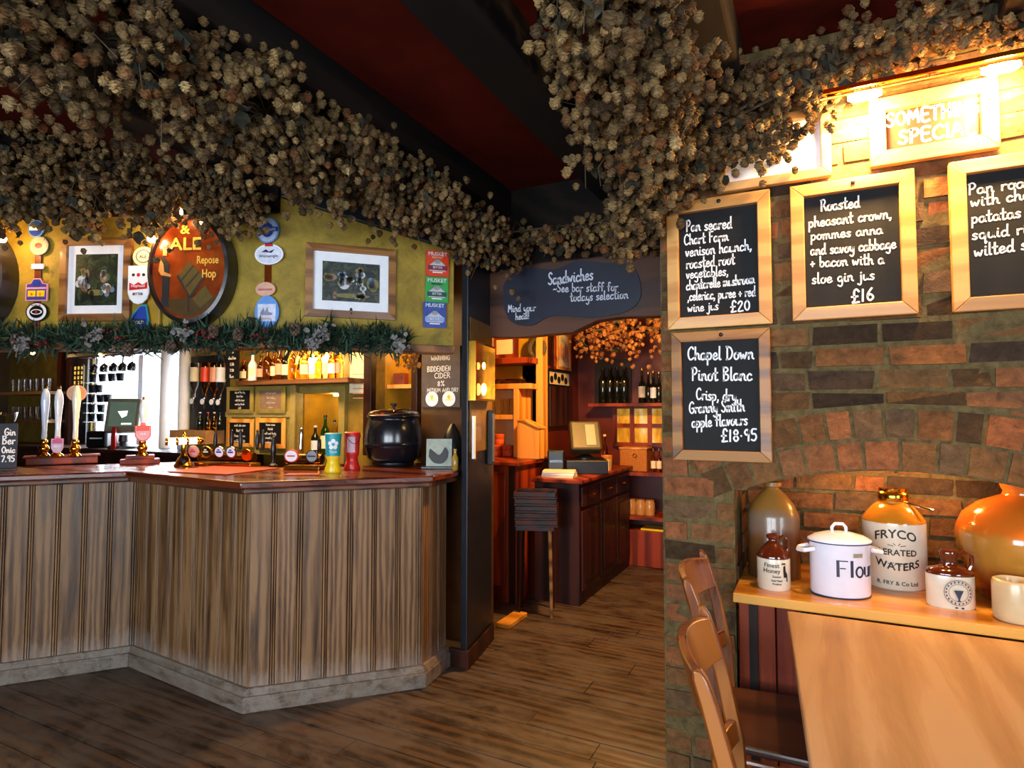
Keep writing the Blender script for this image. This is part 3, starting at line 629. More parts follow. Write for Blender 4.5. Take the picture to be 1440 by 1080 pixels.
def clip_disc(t, r, rz, z, y, mat_edge, mat_face, txt=None, tm=None, sx=1):
    mb = MB(); mb.prism(oval(r*sx, r, 28), y, y+.006, 'xz', TR(0, 0, z)); c = mb.build('pump_clip', mat_edge, t, smooth=30)
    mb = MB(); mb.prism(oval(r*.82*sx, r*.82, 28), y-.002, y, 'xz', TR(0, 0, z)); mb.build('clip_face', mat_face, c, smooth=30)
    if txt:
        mb = MB(); bold(mb, txt, r*.42, 0, z-r*.15, y-.004); mb.build('lettering', tm or M['ink'], c, smooth=0)
    return c
clip_disc(p3, .052, 0, .105+.80*k3, .03, M['salmon'], plain('pale_wood_badge', 'c89a6a', .5))
def shield_clip(t, w_, h_, z, y, edge, facem, top, txt, tm):
    P = [(-w_/2, h_*.36), (-w_*.2, h_*.36), (-w_*.1, h_*.5), (w_*.1, h_*.5), (w_*.2, h_*.36), (w_/2, h_*.36), (w_/2, -h_*.2), (w_*.3, -h_*.42), (0, -h_*.5), (-w_*.3, -h_*.42), (-w_/2, -h_*.2)][::-1]
    s = lambda k: [(x*k, q*k) for x, q in P]
    mb = MB(); mb.prism(s(1), y, y+.006, 'xz', TR(0, 0, z)); c = mb.build('pump_clip', edge, t, smooth=0)
    mb = MB(); mb.prism(s(.86), y-.002, y, 'xz', TR(0, 0, z)); mb.build('clip_face', facem, c, smooth=0)
    mb = MB(); mb.prism([(-w_*.4, h_*.08), (w_*.4, h_*.08), (w_*.38, h_*.3), (0, h_*.42), (-w_*.38, h_*.3)], y-.003, y-.002, 'xz', TR(0, 0, z)); mb.build('clip_crest', top, c, smooth=0)
    if txt: mb = MB(); bold(mb, txt, h_*.16, 0, z-h_*.14, y-.0045); mb.build('lettering', tm, c, smooth=0)
    return c
shield_clip(p2, .062, .105, .075, -.045, M['pink'], plain('lilac_label', 'b9a8c8', .4), plain('magenta_label', 'c03a7a', .4), 'BEST', M['white'])
bx = place(202, 652); be = thing('pump_clamp_box', 'small reddish wooden pump block under the single red labelled beer pump', 'pump box', (bx[0], bx[1], TOPZ), face(bx))
mb = MB(); mb.box(-.13, .09, -.04, .08, 0, .03); mb.build('case', M['redwood'], be, smooth=0, bevel=.004); mb = MB(); mb.box(-.1, .06, -.03, .07, .03, .055); mb.build('lid', M['redwood'], be, smooth=0, bevel=.004)
p4, d4, k4 = pump_handle('single white beer pump with red and white label standing right of the till', 200, 568, 641, M['china'])
shield_clip(p4, .088, .118, .15, -.055, M['orangered'], M['pink'], M['orangered'], 'ALE', M['white'])
# black counter sign at the left edge
loc = place(2, 662); t = thing('counter_chalkboard', 'dark blue chalkboard sign on the bar at the far left edge', 'chalkboard', loc, face(loc))
mb = MB(); mb.box(-.12, .066, -.004, .012, .012, .27, TR(rx=R(-8))); mb.build('board', M['slateblue'], t, smooth=0, bevel=.003)
mb = MB(); mb.box(-.12, .07, -.03, .04, 0, .014); mb.build('stand', M['darkwood'], t, smooth=0, bevel=.002)
mb = MB()
for i, (tx, hh) in enumerate((('Gin', .04), ('Ber', .045), ('Onic', .035), ('7.95', .04))): hand(mb, tx, .058, .20-i*.05, hh, .8, .003, 0, 0, 'r', warp=lambda a, b: tuple(TR(rx=R(-8)) @ V(a, -.0055, b)))
mb.build('writing', M['chalk'], t, smooth=0)
loc = place(4, 640); t = thing('ice_bucket', 'cut glass bowl behind the dark blue chalkboard at far left', 'bowl', loc)
mb = MB(); mb.lathe([(.03, 0), (.05, .02), (.012, .04), (.014, .2), (.05, .23), (.075, .27), (.085, .33), (.08, .33), (.07, .275), (.045, .24)], 20); mb.build('bowl', M['glass'], t)
# brass T-bar font with lit white cylinder
loc = place(258, 656); t = thing('beer_font', 'polished brass T-bar beer font with glowing white barrel', 'beer font', loc, face(loc)+R(6))
mb = MB(); mb.lathe([(.052, 0), (.054, .01), (.044, .026), (.034, .05), (.022, .062), (.02, .075), (.016, .08), (.016, .135)], 24); mb.build('column', M['brass'], t)
T = TR(-.085, 0, .155, ry=R(90)); mb = MB(); mb.lathe([(.021, 0), (.021, .155)], 20, T); mb.build('lit_barrel', glow('lit_font_barrel', (1, .86, .55), 3.2), t)
mb = MB()
for q in (-.1, -.045, .012, .07): mb.lathe([(.023, 0), (.025, .006), (.023, .014)], 20, TR(q, 0, .155, ry=R(90)))
mb.lathe([(.02, .02), (.023, .03), (.012, .045), (.004, .05)], 16, TR(.06, 0, .155, ry=R(90))); mb.build('collar', M['brass'], t)
mb = MB(); mb.lathe([(.01, .175), (.014, .182), (.007, .19), (.012, .2), (.003, .21)], 14); mb.build('finial', M['brass'], t)
mb = MB(); mb.lathe([(.022, 0), (.024, .004), (.0, .006)], 16, TR(0, -.04, .045, rx=R(75))); mb.build('badge', M['chrome'], t)
# five-badge keg font
loc = place(318, 655); t = thing('keg_tap_row', 'low brass keg tap row with five round badges and black handles', 'beer taps', loc, R(26.57)*0+R(12))
mb = MB(); mb.box(-.20, .21, -.045, .05, 0, .02); mb.build('drip_base', M['brass'], t, smooth=0, bevel=.004)
mb = MB(); mb.tube([(-.19, 0, .055), (.20, 0, .055)], .03, 14); mb.build('rail', plain('bronze', '7a5a30', .25, 1, .1, 20), t)
spots = (-.2, -.105, -.01, .075, .185)
for i, (sx_, fm) in enumerate(zip(spots, (M['pink'], M['black'], M['white'], M['white'], M['brass']))):
    T = TR(sx_, -.04, .085+(.004 if i < 4 else -.01), rx=R(8))
    mb = MB(); mb.lathe([(.036, 0), (.038, .006), (.036, .012)], 24, T @ TR(rx=R(90))); b_ = mb.build('badge', M['brass'] if i in (1, 4) else M['salmon'] if i == 0 else M['chrome'], t)
    mb = MB(); mb.lathe([(.03, 0), (.0, .002)], 24, T @ TR(0, -.013, 0, rx=R(90))); mb.build('badge_face', fm, b_)
    if i != 4: mb = MB(); mb.box(-.018, .018, -.0165, -.0155, -.004, .006, T); mb.box(-.01, .008, -.0165, -.0155, .01, .018, T); mb.build('badge_mark', [M['orangered'], M['cream'], M['blue'], M['blue']][i], b_, smooth=0)
for sx_ in (-.10, .02, .085, .205, .245):
    mb = MB(); mb.lathe([(.006, .10), (.011, .12), (.013, .15), (.01, .19), (.006, .205), (.009, .215), (.003, .225)], 12, TR(sx_, .02, 0)); mb.build('tap_handle', M['black'], t)
# single small black-handled tap right of it
loc = place(384, 656); t = thing('bottle_opener_stand', 'slim black upright tap handle standing right of the keg tap row', 'beer tap', loc, 0)
mb = MB(); mb.lathe([(.022, 0), (.024, .008), (.01, .02), (.009, .05), (.016, .08), (.018, .11), (.012, .15), (.008, .165), (.011, .18), (.003, .19)], 14); mb.build('handle', M['black'], t)
# twin badge font with chrome lever
loc = place(428, 660); t = thing('keg_tap_pair', 'double keg tap with red oval and grey round badges and chrome lever', 'beer taps', loc, R(18))
mb = MB(); mb.box(-.11, .11, -.04, .05, 0, .022); mb.build('drip_base', M['brass'], t, smooth=0, bevel=.004)
mb = MB(); mb.tube([(-.11, 0, .06), (.11, 0, .06)], .032, 14); mb.build('rail', MATS['bronze'], t)
for sx_, fm, rx_ in ((-.055, M['white'], 1.2), (.07, plain('grey_badge', '8a8f98', .3), 1)):
    T = TR(sx_, -.04, .08) @ TR(rx=R(90)); mb = MB(); mb.lathe([(.036, 0), (.038, .006), (.036, .012)], 28, T, rx_); b_ = mb.build('badge', M['orangered'] if rx_ > 1 else M['chrome'], t)
    mb = MB(); mb.lathe([(.031, .0121), (.0, .0135)], 28, T, rx_); mb.build('badge_face', fm, b_)
    mb = MB(); mb.box(sx_-.024, sx_+.024, -.0552, -.054, .076, .084); mb.build('badge_mark', M['orangered'] if rx_ > 1 else M['ink'], b_, smooth=0)
mb = MB(); mb.lathe([(.008, .1), (.012, .12), (.008, .15), (.011, .2), (.008, .235), (.002, .24)], 14, TR(-.04, .02, 0, rx=R(-4))); mb.build('lever', M['chrome'], t)
mb = MB(); mb.lathe([(.006, .1), (.012, .13), (.01, .17), (.002, .18)], 12, TR(.08, .02, 0)); mb.build('tap_handle', M['black'], t)
# charity tubs
def tub(px, py, base, lab, mark, label):
    loc = place(px, py); t = thing('charity_tub', label, 'charity tub', loc, face(loc)); t['group'] = 'charity collection tubs'
    mb = MB(); mb.lathe([(.045, 0), (.047, .008), (.034, .045), (.031, .065), (.039, .088), (.039, .092)], 24); mb.build('base', base, t)
    mb = MB(); mb.lathe([(.039, .09), (.044, .2), (.044, .205)], 24); mb.build('tub', lab, t)
    mb = MB(); mb.lathe([(.0445, .203), (.0455, .212), (.04, .216), (.0, .217)], 24); mb.build('lid', base if mark == 'b' else M['teal'], t)
    def wp(a, b): r = .0418+(b-.14)*.045; th = a/r; return (r*math.sin(th), -r*math.cos(th)-.0012, b)
    mb = MB()
    if mark == 'a':
        for k in range(5):
            c = (.019*math.cos(k*1.2566+.3), .155+.019*math.sin(k*1.2566+.3)); pl = oval(.0115, .0115, 12, *c); mb.add([wp(*q) for q in pl], [tuple(range(12))])
        mb.build('flower_mark', M['white'], t, smooth=0); mb = MB(); bold(mb, 'Trust', .02, 0, .108, warp=lambda a, b: wp(a, b)); mb.build('lettering', M['white'], t, smooth=0)
    else:
        n_ = 8; pts = [(-.034+.05*i/n_) for i in range(n_+1)]; mb.add([wp(p, .1) for p in pts]+[wp(p, .19) for p in pts], [(i, i+1, n_+2+i, n_+1+i) for i in range(n_)]); mb.build('label', plain('pale_pink_label', 'd9b4c8', .5), t, smooth=0)
        mb = MB(); mb.tube([(math.sin(a)*.046, -math.cos(a)*.046, .2-.05*math.sin((a+.9)/2.4*PI)) for a in [(-.9+2.4*i/12) for i in range(13)]], .0018, 6); mb.build('string', M['black'], t)
tub(468, 664, M['yellow'], M['teal'], 'a', 'yellow based charity tub with teal label and white flower')
tub(495, 660, M['red'], plain('red_label', 'c4302c', .4), 'b', 'red charity collection tub beside the black soup kettle')
# soup kettle
loc = place(553, 654); loc = (loc[0], loc[1], TOPZ+.001)
t = thing('soup_kettle', 'large round black soup kettle with steel lid on the bar', 'soup kettle', loc, face(loc)); K = 1.0
mb = MB(); mb.lathe([(.125, 0), (.13, .012), (.13, .02)], 40); mb.build('foot', M['black'], t)
mb = MB(); mb.lathe([(.13, .02), (.16, .05), (.174, .11), (.178, .118), (.176, .126), (.18, .132), (.176, .14), (.177, .16), (.172, .22), (.158, .275), (.152, .285), (.155, .295), (.165, .302), (.164, .312), (.152, .318)], 48); mb.build('body', M['kettle'], t, smooth=60)
mb = MB(); mb.lathe([(.156, .318), (.158, .325), (.145, .336), (.10, .348), (.04, .355), (.0, .356)], 40); l = mb.build('lid', M['chrome'], t)
mb = MB(); mb.lathe([(.012, .352), (.01, .365), (.022, .374), (.02, .386), (.0, .39)], 20); mb.build('knob', M['black'], l)
mb = MB(); mb.tube([(.0, -.16, .34), (.03, -.15, .345), (.1, -.08, .35)], .005, 6); mb.build('lid_hinge', M['chrome'], l)
# standing card and small bottles at the right end of the bar
loc = place(617, 659); t = thing('picture_card', 'small upright card with a dark bird picture right of the soup kettle', 'card', loc, R(24))
mb = MB(); mb.box(-.075, .075, -.002, .004, .01, .175, TR(rx=R(-9), rz=R(4))); mb.build('card', plain('pale_grey_green_card', '9aa69a', .5), t, smooth=0)
mb = MB(); TT = TR(rx=R(-9), rz=R(4)) @ TR(0, -.004, .07)
mb.prism(smooth_pts([(-.06, .0), (-.03, -.035), (.02, -.04), (.05, -.01), (.055, .03), (.035, .055), (.02, .03), (.0, .01), (-.03, .03), (-.055, .045), (-.06, .0)], 4)[:-1], 0, .002, 'xz', TT); mb.build('bird_picture', M['ink'], t, smooth=0)
mb = MB(); mb.box(-.1, .09, -.03, .05, 0, .014); mb.build('stand', M['black'], t, smooth=0, bevel=.003)
loc = place(640, 661); t = thing('small_bottle', 'small amber bottle tucked behind the bird card', 'bottle', loc)
mb = MB(); mb.lathe([(.016, 0), (.018, .005), (.018, .07), (.008, .09), (.008, .11), (.01, .112), (.01, .12)], 14); mb.build('bottle', plain('dull_amber', '9a7a2a', .2), t)
loc = (-2.0, 3.18, TOPZ); t = thing('black_bag', 'dark bundle leaning behind the bird card against the post', 'bundle', loc)
mb = MB(); mb.lathe([(.06, 0), (.09, .02), (.095, .08), (.08, .16), (.05, .22), (.015, .26)], 20, None, .8, .7); mb.build('bundle', M['black'], t)

# ================================================================ FASCIA: pictures, barrel heads, pump clips
ORD = ['first', 'second', 'third', 'fourth', 'fifth', 'sixth', 'seventh', 'eighth', 'ninth', 'tenth', 'eleventh', 'twelfth', 'thirteenth', 'fourteenth', 'fifteenth', 'sixteenth', 'seventeenth', 'eighteenth']
def span(f, px0, px1, py, d=0): a, b = f(px0, py, d), f(px1, py, d); return (b-a).length
def tall(f, px, py0, py1, d=0): return abs(f(px, py0, d).z-f(px, py1, d).z)
def mount(f, px, py, d=0): p = f(px, py, d); return (p.x, p.y, p.z), (FA if f is on_fr else FB if f is on_fl else 0)
def frame_bars(mb, w_, h_, bw, y0, y1):                  # mitred frame, outer size w_ x h_, centred, facing -y
    for k, (a, b, c, d) in enumerate((((-1, -1), (1, -1), (1, -1), (-1, -1)), ((1, -1), (1, 1), (1, 1), (1, -1)), ((1, 1), (-1, 1), (-1, 1), (1, 1)), ((-1, 1), (-1, -1), (-1, -1), (-1, 1)))):
        o0 = (a[0]*w_/2, a[1]*h_/2); o1 = (b[0]*w_/2, b[1]*h_/2); i1 = (b[0]*(w_/2-bw), b[1]*(h_/2-bw)); i0 = (a[0]*(w_/2-bw), a[1]*(h_/2-bw))
        q = [o0, o1, i1, i0]; q2 = [(x*.998, z*.998) for x, z in q]
        mb.hexa([(o0[0], y0+.004, o0[1]), (o1[0], y0+.004, o1[1]), (o0[0], y1, o0[1]), (o1[0], y1, o1[1]), (i0[0], y0, i0[1]), (i1[0], y0, i1[1]), (i0[0], y1, i0[1]), (i1[0], y1, i1[1])])
def photo_mat(name, cols, sc):
    m, nt, N, L, b = nodes(name); v = coords(N, L); n = noise(N, L, sc, 8, v, .75, .8); r = ramp(N, cols); L.new(n, r.inputs[0]); L.new(r.outputs[0], b.inputs['Base Color']); setin(b, 'Roughness', .35); setin(b, 'Coat Weight', .4); return m
def picture(f, px0, px1, py0, py1, bpx, mpx, label, pm, figs):
    pxc, pyc = (px0+px1)/2, (py0+py1)/2; loc, rz = mount(f, pxc, pyc, .0); W_, H_ = span(f, px0, px1, pyc), tall(f, pxc, py0, py1); k = H_/(py1-py0)
    t = thing('framed_picture', label, 'picture', loc, rz); mb = MB(); frame_bars(mb, W_, H_, bpx*k, -.028, -.001); mb.build('frame', M['frame_dk'], t, smooth=0)
    iw, ih = W_-2*bpx*k, H_-2*bpx*k; mb = MB(); mb.box(-iw/2, iw/2, -.010, -.001, -ih/2, ih/2); mb.build('mount', M['white'], t, smooth=0)
    pw, ph = iw-2*mpx*k, ih-2.2*mpx*k; mb = MB(); mb.box(-pw/2, pw/2, -.0112, -.0102, -ph/2, ph/2); pr = mb.build('photo_print', pm, t, smooth=0)
    mats = []; mb = MB(); figs = [(fx, fz, fw*.55, fh*.6, c) for fx, fz, fw, fh, c in figs]
    for fx, fz, fw, fh, c in list(figs):
        for q in range(5): figs.append((max(-.9, min(.9, fx+random.gauss(0, fw*.55))), max(-.9, min(.9, fz+random.gauss(0, fh*.5))), random.uniform(.05, .14), random.uniform(.06, .2), random.choice(pg)))
    for (fx, fz, fw, fh, c) in figs:
        if c not in mats: mats.append(c)
        mb.cur = mats.index(c); mb.prism(oval(fw*pw/2, fh*ph/2, 14, fx*pw/2, fz*ph/2), -.0116, -.0113, 'xz')
    mb.build('photo_figures', mats, pr, smooth=0)
    return t, k
pg = [plain('photo_white', 'c8ccd0', .4), plain('photo_dark', '15171a', .4), plain('photo_skin', '8a6a50', .4), plain('photo_straw', '7a7440', .4), plain('photo_blue', '6a86a8', .4)]
pm1 = photo_mat('garden_photo', [(.3, '060a08'), (.5, '1c2a20'), (.62, '4a5a34'), (.75, '8a9470')], 22)
pm2 = photo_mat('hop_garden_photo', [(.3, '0c100e'), (.5, '2c3430'), (.62, '565a48'), (.78, '9a9a8a')], 26)
picture(on_fl, 88, 187, 336, 452, 10, 11, 'upright photo of people in a dark garden, framed, left of the barrel end', pm1,
        [(-.6, -.05, .3, .5, pg[0]), (-.5, -.2, .34, .5, pg[1]), (-.55, .25, .16, .12, pg[2]), (.35, .05, .3, .3, pg[2]), (.5, -.35, .4, .35, pg[0]), (.3, .25, .14, .1, pg[0]), (0, -.5, .7, .2, pg[3])])
t, k = picture(on_fr, 431, 557, 347, 448, 10, 12, 'landscape photo of hop pickers in a brown wooden frame on the yellow panel', pm2,
        [(-.3, .1, .2, .5, pg[1]), (-.32, .35, .12, .14, pg[4]), (-.25, -.1, .35, .5, pg[0]), (.32, .4, .3, .3, pg[0]), (.3, .62, .1, .12, pg[2]), (.28, 0, .16, .5, pg[1]), (-.02, .15, .14, .2, pg[1]), (.75, -.05, .4, .5, pg[3]), (-.72, .2, .4, .3, pg[2]), (.4, -.4, .04, .9, pg[0]), (.0, -.7, 1.2, .2, pg[3])])
mb = MB(); mb.prism(oval(.008, .013, 10, 0, -.155), -.0116, -.011, 'xz'); mb.build('mount_mark', M['ink'], t, smooth=0)
mb = MB(); mb.prism(oval(.006, .006, 12, 0, -.176), -.031, -.027, 'xz'); mb.build('screw', M['black'], t)
# barrel heads
def barrel(pxc, pyc, wpx, hpx, label, full=True):
    loc, rz = mount(on_fl, pxc, pyc); a = span(on_fl, pxc-wpx/2, pxc+wpx/2, pyc)/2; b = tall(on_fl, pxc, pyc-hpx/2, pyc+hpx/2)/2
    t = thing('barrel_end', label, 'barrel end', loc, rz); n = 44; ring = [(math.cos(2*PI*i/n), math.sin(2*PI*i/n)) for i in range(n)]
    mb = MB(); v = []
    for r, y in ((1.0, -.001), (1.03, -.05), (1.0, -.105), (.93, -.11), (.92, -.085)): v += [(c*a*r, y, s*b*r) for c, s in ring]
    mb.add(v, [(j*n+(i+1) % n, j*n+i, (j+1)*n+i, (j+1)*n+(i+1) % n) for j in range(4) for i in range(n)]); mb.build('stave_rim', wood('barrel_rim', '0a0908', '1d1a1a', '35333a', 'y', 5, .3, .2, .1), t, smooth=50)
    m, nt, N, L, bb = nodes('painted_barrel_head'); v_ = coords(N, L); nn = noise(N, L, 6, 6, v_); r = ramp(N, [(.3, '4a1c08'), (.55, '84360c'), (.75, 'a05014')]); L.new(nn, r.inputs[0]); L.new(r.outputs[0], bb.inputs['Base Color']); setin(bb, 'Roughness', .25); setin(bb, 'Coat Weight', .5)
    mb = MB(); mb.prism([(c*a*.93, s*b*.93) for c, s in ring], -.088, -.06, 'xz'); h = mb.build('painted_head', m, t, smooth=0)
    Y = -.0895
    def patch(mat, polys, nm):
        mb = MB()
        for q in polys: mb.prism([(x*a, z*b) for x, z in q], Y, Y+.0012, 'xz')
        mb.build(nm, mat, h, smooth=0)
    if full:
        patch(plain('painted_ground', '4a3410', .35), [[(-.68, -.56), (.1, -.52), (.72, -.5), (.45, -.78), (0, -.9), (-.45, -.78)]], 'painted_ground'); Y -= .0006
        patch(plain('painted_crate', '5a4a1e', .35), [[(-.28, -.12), (-.02, .14), (.36, -.12), (.02, -.5)], [(.1, -.55), (.4, -.3), (.6, -.52), (.3, -.72)]], 'painted_crates'); Y -= .0006
        patch(M['ink'], [[(-.72, .22), (-.62, .24), (-.5, .1), (-.5, -.1), (-.6, -.12), (-.66, 0)], [(-.66, -.12), (-.48, -.12), (-.5, -.62), (-.48, -.68), (-.68, -.68), (-.66, -.5)], [(-.68, .4), (-.56, .4), (-.54, .46), (-.66, .47)],
              [(-.2, -.2), (.1, .08), (.12, .06), (-.18, -.22)], [(-.08, -.32), (.24, -.04), (.26, -.06), (-.06, -.34)], [(-.3, -.14), (.02, -.52), (.04, -.5), (-.27, -.1)], [(.02, -.5), (.38, -.14), (.4, -.17), (.04, -.54)], [(-.02, -.5), (.02, -.5), (.02, -.78), (-.02, -.78)]], 'painted_figure'); Y -= .0006
        patch(plain('painted_shirt', 'c08a4a', .4), [[(-.72, .2), (-.76, -.02), (-.7, -.1), (-.46, -.14), (-.44, -.1), (-.62, -.04), (-.64, .1)], [(-.66, .26), (-.56, .26), (-.55, .39), (-.66, .39)]], 'painted_arm')
        gold = plain('painted_gold', 'e8b84a', .35)
        mb = MB(); bold(mb, 'ALE', b*.32, -.1*a, b*.36, Y-.001, 1.15, wt=.002); mb.build('lettering', gold, h, smooth=0); mb = MB(); bold(mb, 'Repose', b*.2, a*.46, b*.1, Y-.001, .7, wt=.001); mb.build('lettering', gold, h, smooth=0); mb = MB(); bold(mb, 'Hop', b*.22, a*.5, -b*.16, Y-.001, .7, wt=.001); mb.build('lettering', gold, h, smooth=0)
        mb = MB(); bold(mb, '&', b*.24, -.12*a, b*.66, Y-.001, 1.2, wt=.002); mb.build('lettering', gold, h, smooth=0)
    else:
        gold = plain('painted_gold', 'e8b84a', .35); mb = MB(); bold(mb, 'K', b*.3, .5*a, 0, Y-.001, 1, wt=.002); mb.build('lettering', gold, h, smooth=0)
    return t
barrel(280, 384, 110, 148, 'oval painted barrel end of a man with crates, lettered in gold on orange')
barrel(-28, 396, 110, 150, 'part of a dark rimmed painted barrel end cut off at the left edge', False)
# display battens behind the clips and the yellow post
for px, w_, m_ in ((52, 9, plain('red_brown_batten', '6a2c14', .4)), (376, 9, M['copper'])):
    f = on_fl if px < 390 else on_fr; a = f(px, 470); mb = MB(); wd = span(f, px-w_/2, px+w_/2, 400); mb.box(-wd/2, wd/2, -.012, -.001, 0, 2.36-1.815)
    o = mb.build('trim_%d' % (n_tr[0]+1), m_, None, smooth=0, bevel=.003, loc=(a.x, a.y, 1.815), rz=FB); n_tr[0] += 1; struct(o)
a = on_fl(221, 400); mb = MB(); wd = span(on_fl, 212, 230, 400); mb.box(-wd/2, wd/2, -.025, -.001, 0, .54); o = mb.build('trim_%d' % (n_tr[0]+1), M['ochrewood'], None, smooth=0, bevel=.006, loc=(a.x, a.y, 1.815), rz=FB); n_tr[0] += 1; struct(o)
def clip(f, pxc, pyc, wpx, hpx, shape, edge, facem, label, deco=(), txt=(), d=.014, tilt=0):
    loc, rz = mount(f, pxc, pyc, d); W_ = span(f, pxc-wpx/2, pxc+wpx/2, pyc, d); H_ = tall(f, pxc, pyc-hpx/2, pyc+hpx/2, d)
    t = thing('pump_clip', label, 'pump clip', loc, rz, 'pump clips on the yellow panel'); T = TR(ry=R(tilt))
    P = {'oval': oval(.5, .5, 32), 'rect': rrect(1, 1, .06), 'shield': [(-.5, .5), (-.5, -.2), (-.4, -.36), (-.2, -.47), (0, -.5), (.2, -.47), (.4, -.36), (.5, -.2), (.5, .5)][::1],
         'crest': [(-.5, -.5), (.5, -.5), (.5, .22), (.28, .26), (.16, .46), (-.16, .46), (-.28, .26), (-.5, .22)], 'flame': [(-.3, -.5), (.4, -.5), (.5, 0), (.36, .5), (.1, .5), (-.3, .2), (-.5, -.2)]}[shape]
    mb = MB(); mb.prism([(x*W_, z*H_) for x, z in P], -.007, 0, 'xz', T); mb.build('clip_board', edge, t, smooth=30)
    mb = MB(); mb.prism([(x*W_*.88, z*H_*.9) for x, z in P], -.0082, -.0068, 'xz', T); mb.build('clip_face', facem, t, smooth=30)
    for i, (poly, mt) in enumerate(deco): mb = MB(); mb.prism([(x*W_, z*H_) for x, z in poly], -.0092-.0005*i, -.008, 'xz', T); mb.build('clip_art', mt, t, smooth=0)
    for (tx, cx, cz, sz, mt, wt) in txt:
        mb = MB(); w0 = max(abs(p[0]) for p in type_mesh(tx, 1)[0])*2; wx = min(1, .9*W_/(w0*sz*H_)) ; bold(mb, tx, sz*H_, cx*W_, cz*H_, -.0114, wx, wt=wt*H_, warp=lambda a, b: tuple(T @ V(a, -.0114, b))); mb.build('lettering', mt, t, smooth=0)
    return t
B4 = lambda x0, x1, z0, z1: [(x0, z0), (x1, z0), (x1, z1), (x0, z1)]
# left column
clip(on_fl, 52, 322, 22, 24, 'oval', M['sky'], M['blue'], 'blue oval pump clip almost buried in the hops, top of the far left batten', [(B4(-.4, .4, -.1, .12), M['white'])])
clip(on_fl, 56, 346, 26, 26, 'oval', plain('grey_clip', '8a8a8a', .4), M['salmon'], 'pinkish grey round pump clip half hidden by hops on the far left batten', [(oval(.2, .15, 12), M['red'])])
clip(on_fl, 54, 375, 17, 7, 'rect', M['white'], M['white'], 'small white blank tag across the far left batten')
clip(on_fl, 53, 407, 31, 33, 'crest', M['pink'], M['purple'], 'purple crest pump clip with two yellow panels on the far left batten', [(B4(-.38, -.03, -.32, -.06), M['yellow']), (B4(.03, .38, -.32, -.06), M['yellow']), (B4(-.44, .44, .0, .08), M['pink']), (oval(.16, .16, 14, 0, .24), M['blue'])], [('B', -.2, -.27, .16, M['red'], 0), ('B', .2, -.27, .16, M['red'], 0)])
clip(on_fl, 53, 439, 31, 27, 'oval', M['black'], M['white'], 'round black and white ringed pump clip lowest on the far left batten', [(oval(.32, .32, 28), M['black']), (oval(.26, .14, 20), M['white']), (oval(.2, .1, 20), M['black']), (oval(.06, .06, 10), M['red'])], [('HOPFUEL', 0, .29, .13, M['ink'], .003)])
# middle column
clip(on_fl, 203, 361, 30, 27, 'oval', M['cream'], plain('pale_cream_face', 'eadfb0', .5), 'cream round pump clip with a dark ring beside the yellow post', [(oval(.34, .34, 26), M['ink']), (oval(.3, .3, 26), M['cream'])], [('ALE', 0, -.1, .24, M['ink'], .004)], .045)  # face in a slightly paler cream than the edge
clip(on_fl, 196, 450, 29, 42, 'flame', M['teal'], M['blue'], 'blue and green pump clip below the white shield clip beside yellow post', [(B4(-.34, .3, -.46, -.3), M['green']), (B4(-.34, .36, -.18, .02), M['navy'])], [('GOLD', 0, -.14, .15, M['white'], .004)], .04)
clip(on_fl, 196, 401, 30, 54, 'shield', M['white'], M['white'], 'tall white shield pump clip with a red band beside the yellow post', [([(-.42, -.14), (.42, -.1), (.42, .08), (.2, .0), (0, .07), (-.2, 0), (-.42, .06)], M['red']), (oval(.07, .04, 12, -.24, .26), M['ink']), (oval(.08, .05, 12, 0, .26), M['red']), (oval(.07, .04, 12, .24, .26), M['ink'])], [('BITTER', 0, -.27, .09, M['ink'], .003), ('Hophead', 0, -.06, .1, M['white'], .003)], .055)
# right column on the copper batten
clip(on_fl, 377, 324, 32, 36, 'oval', M['sky'], plain('pale_blue_face', 'b8c8e8', .4), 'pale blue oval pump clip with navy disc and banner, top of copper batten', [(oval(.27, .28, 24), M['blue']), (B4(-.48, .48, -.06, .12), M['blue'])], [('MADCAPS', 0, -.04, .15, M['white'], .003)])
clip(on_fl, 379, 358, 40, 29, 'oval', M['white'], plain('white_clip_face', 'd8dcf0', .4), 'white wide oval pump clip with script lettering on the copper batten', [(B4(-.14, .14, .38, .5), M['red']), ([(-.26, .1), (-.1, .24), (.0, .12), (.2, .24), (.1, .06), (-.1, .1)], M['navy'])], [('Wainwright', 0, -.16, .2, M['navy'], 0)])
clip(on_fl, 374, 407, 28, 20, 'oval', M['salmon'], plain('faded_pink_face', 'd8a890', .5), 'faded pink round pump clip partly behind the blue ship clip', [(B4(-.36, .36, -.1, .04), plain('dull_rose', 'b86a60', .5))])
clip(on_fl, 376, 439, 34, 46, 'oval', M['sky'], M['sky'], 'light blue oval pump clip with a white sailing ship panel, lowest on copper batten', [(B4(-.37, .37, -.28, .24), plain('pale_panel', 'd0d4e8', .4)), ([(-.26, -.02), (-.12, .14), (-.08, 0), (.04, .16), (.08, .0), (.26, -.04), (.2, -.1), (-.2, -.1)], plain('ship_grey', '8a86a0', .4))], [('SPITFIRE', 0, -.24, .09, M['salmon'], 0)], .02)
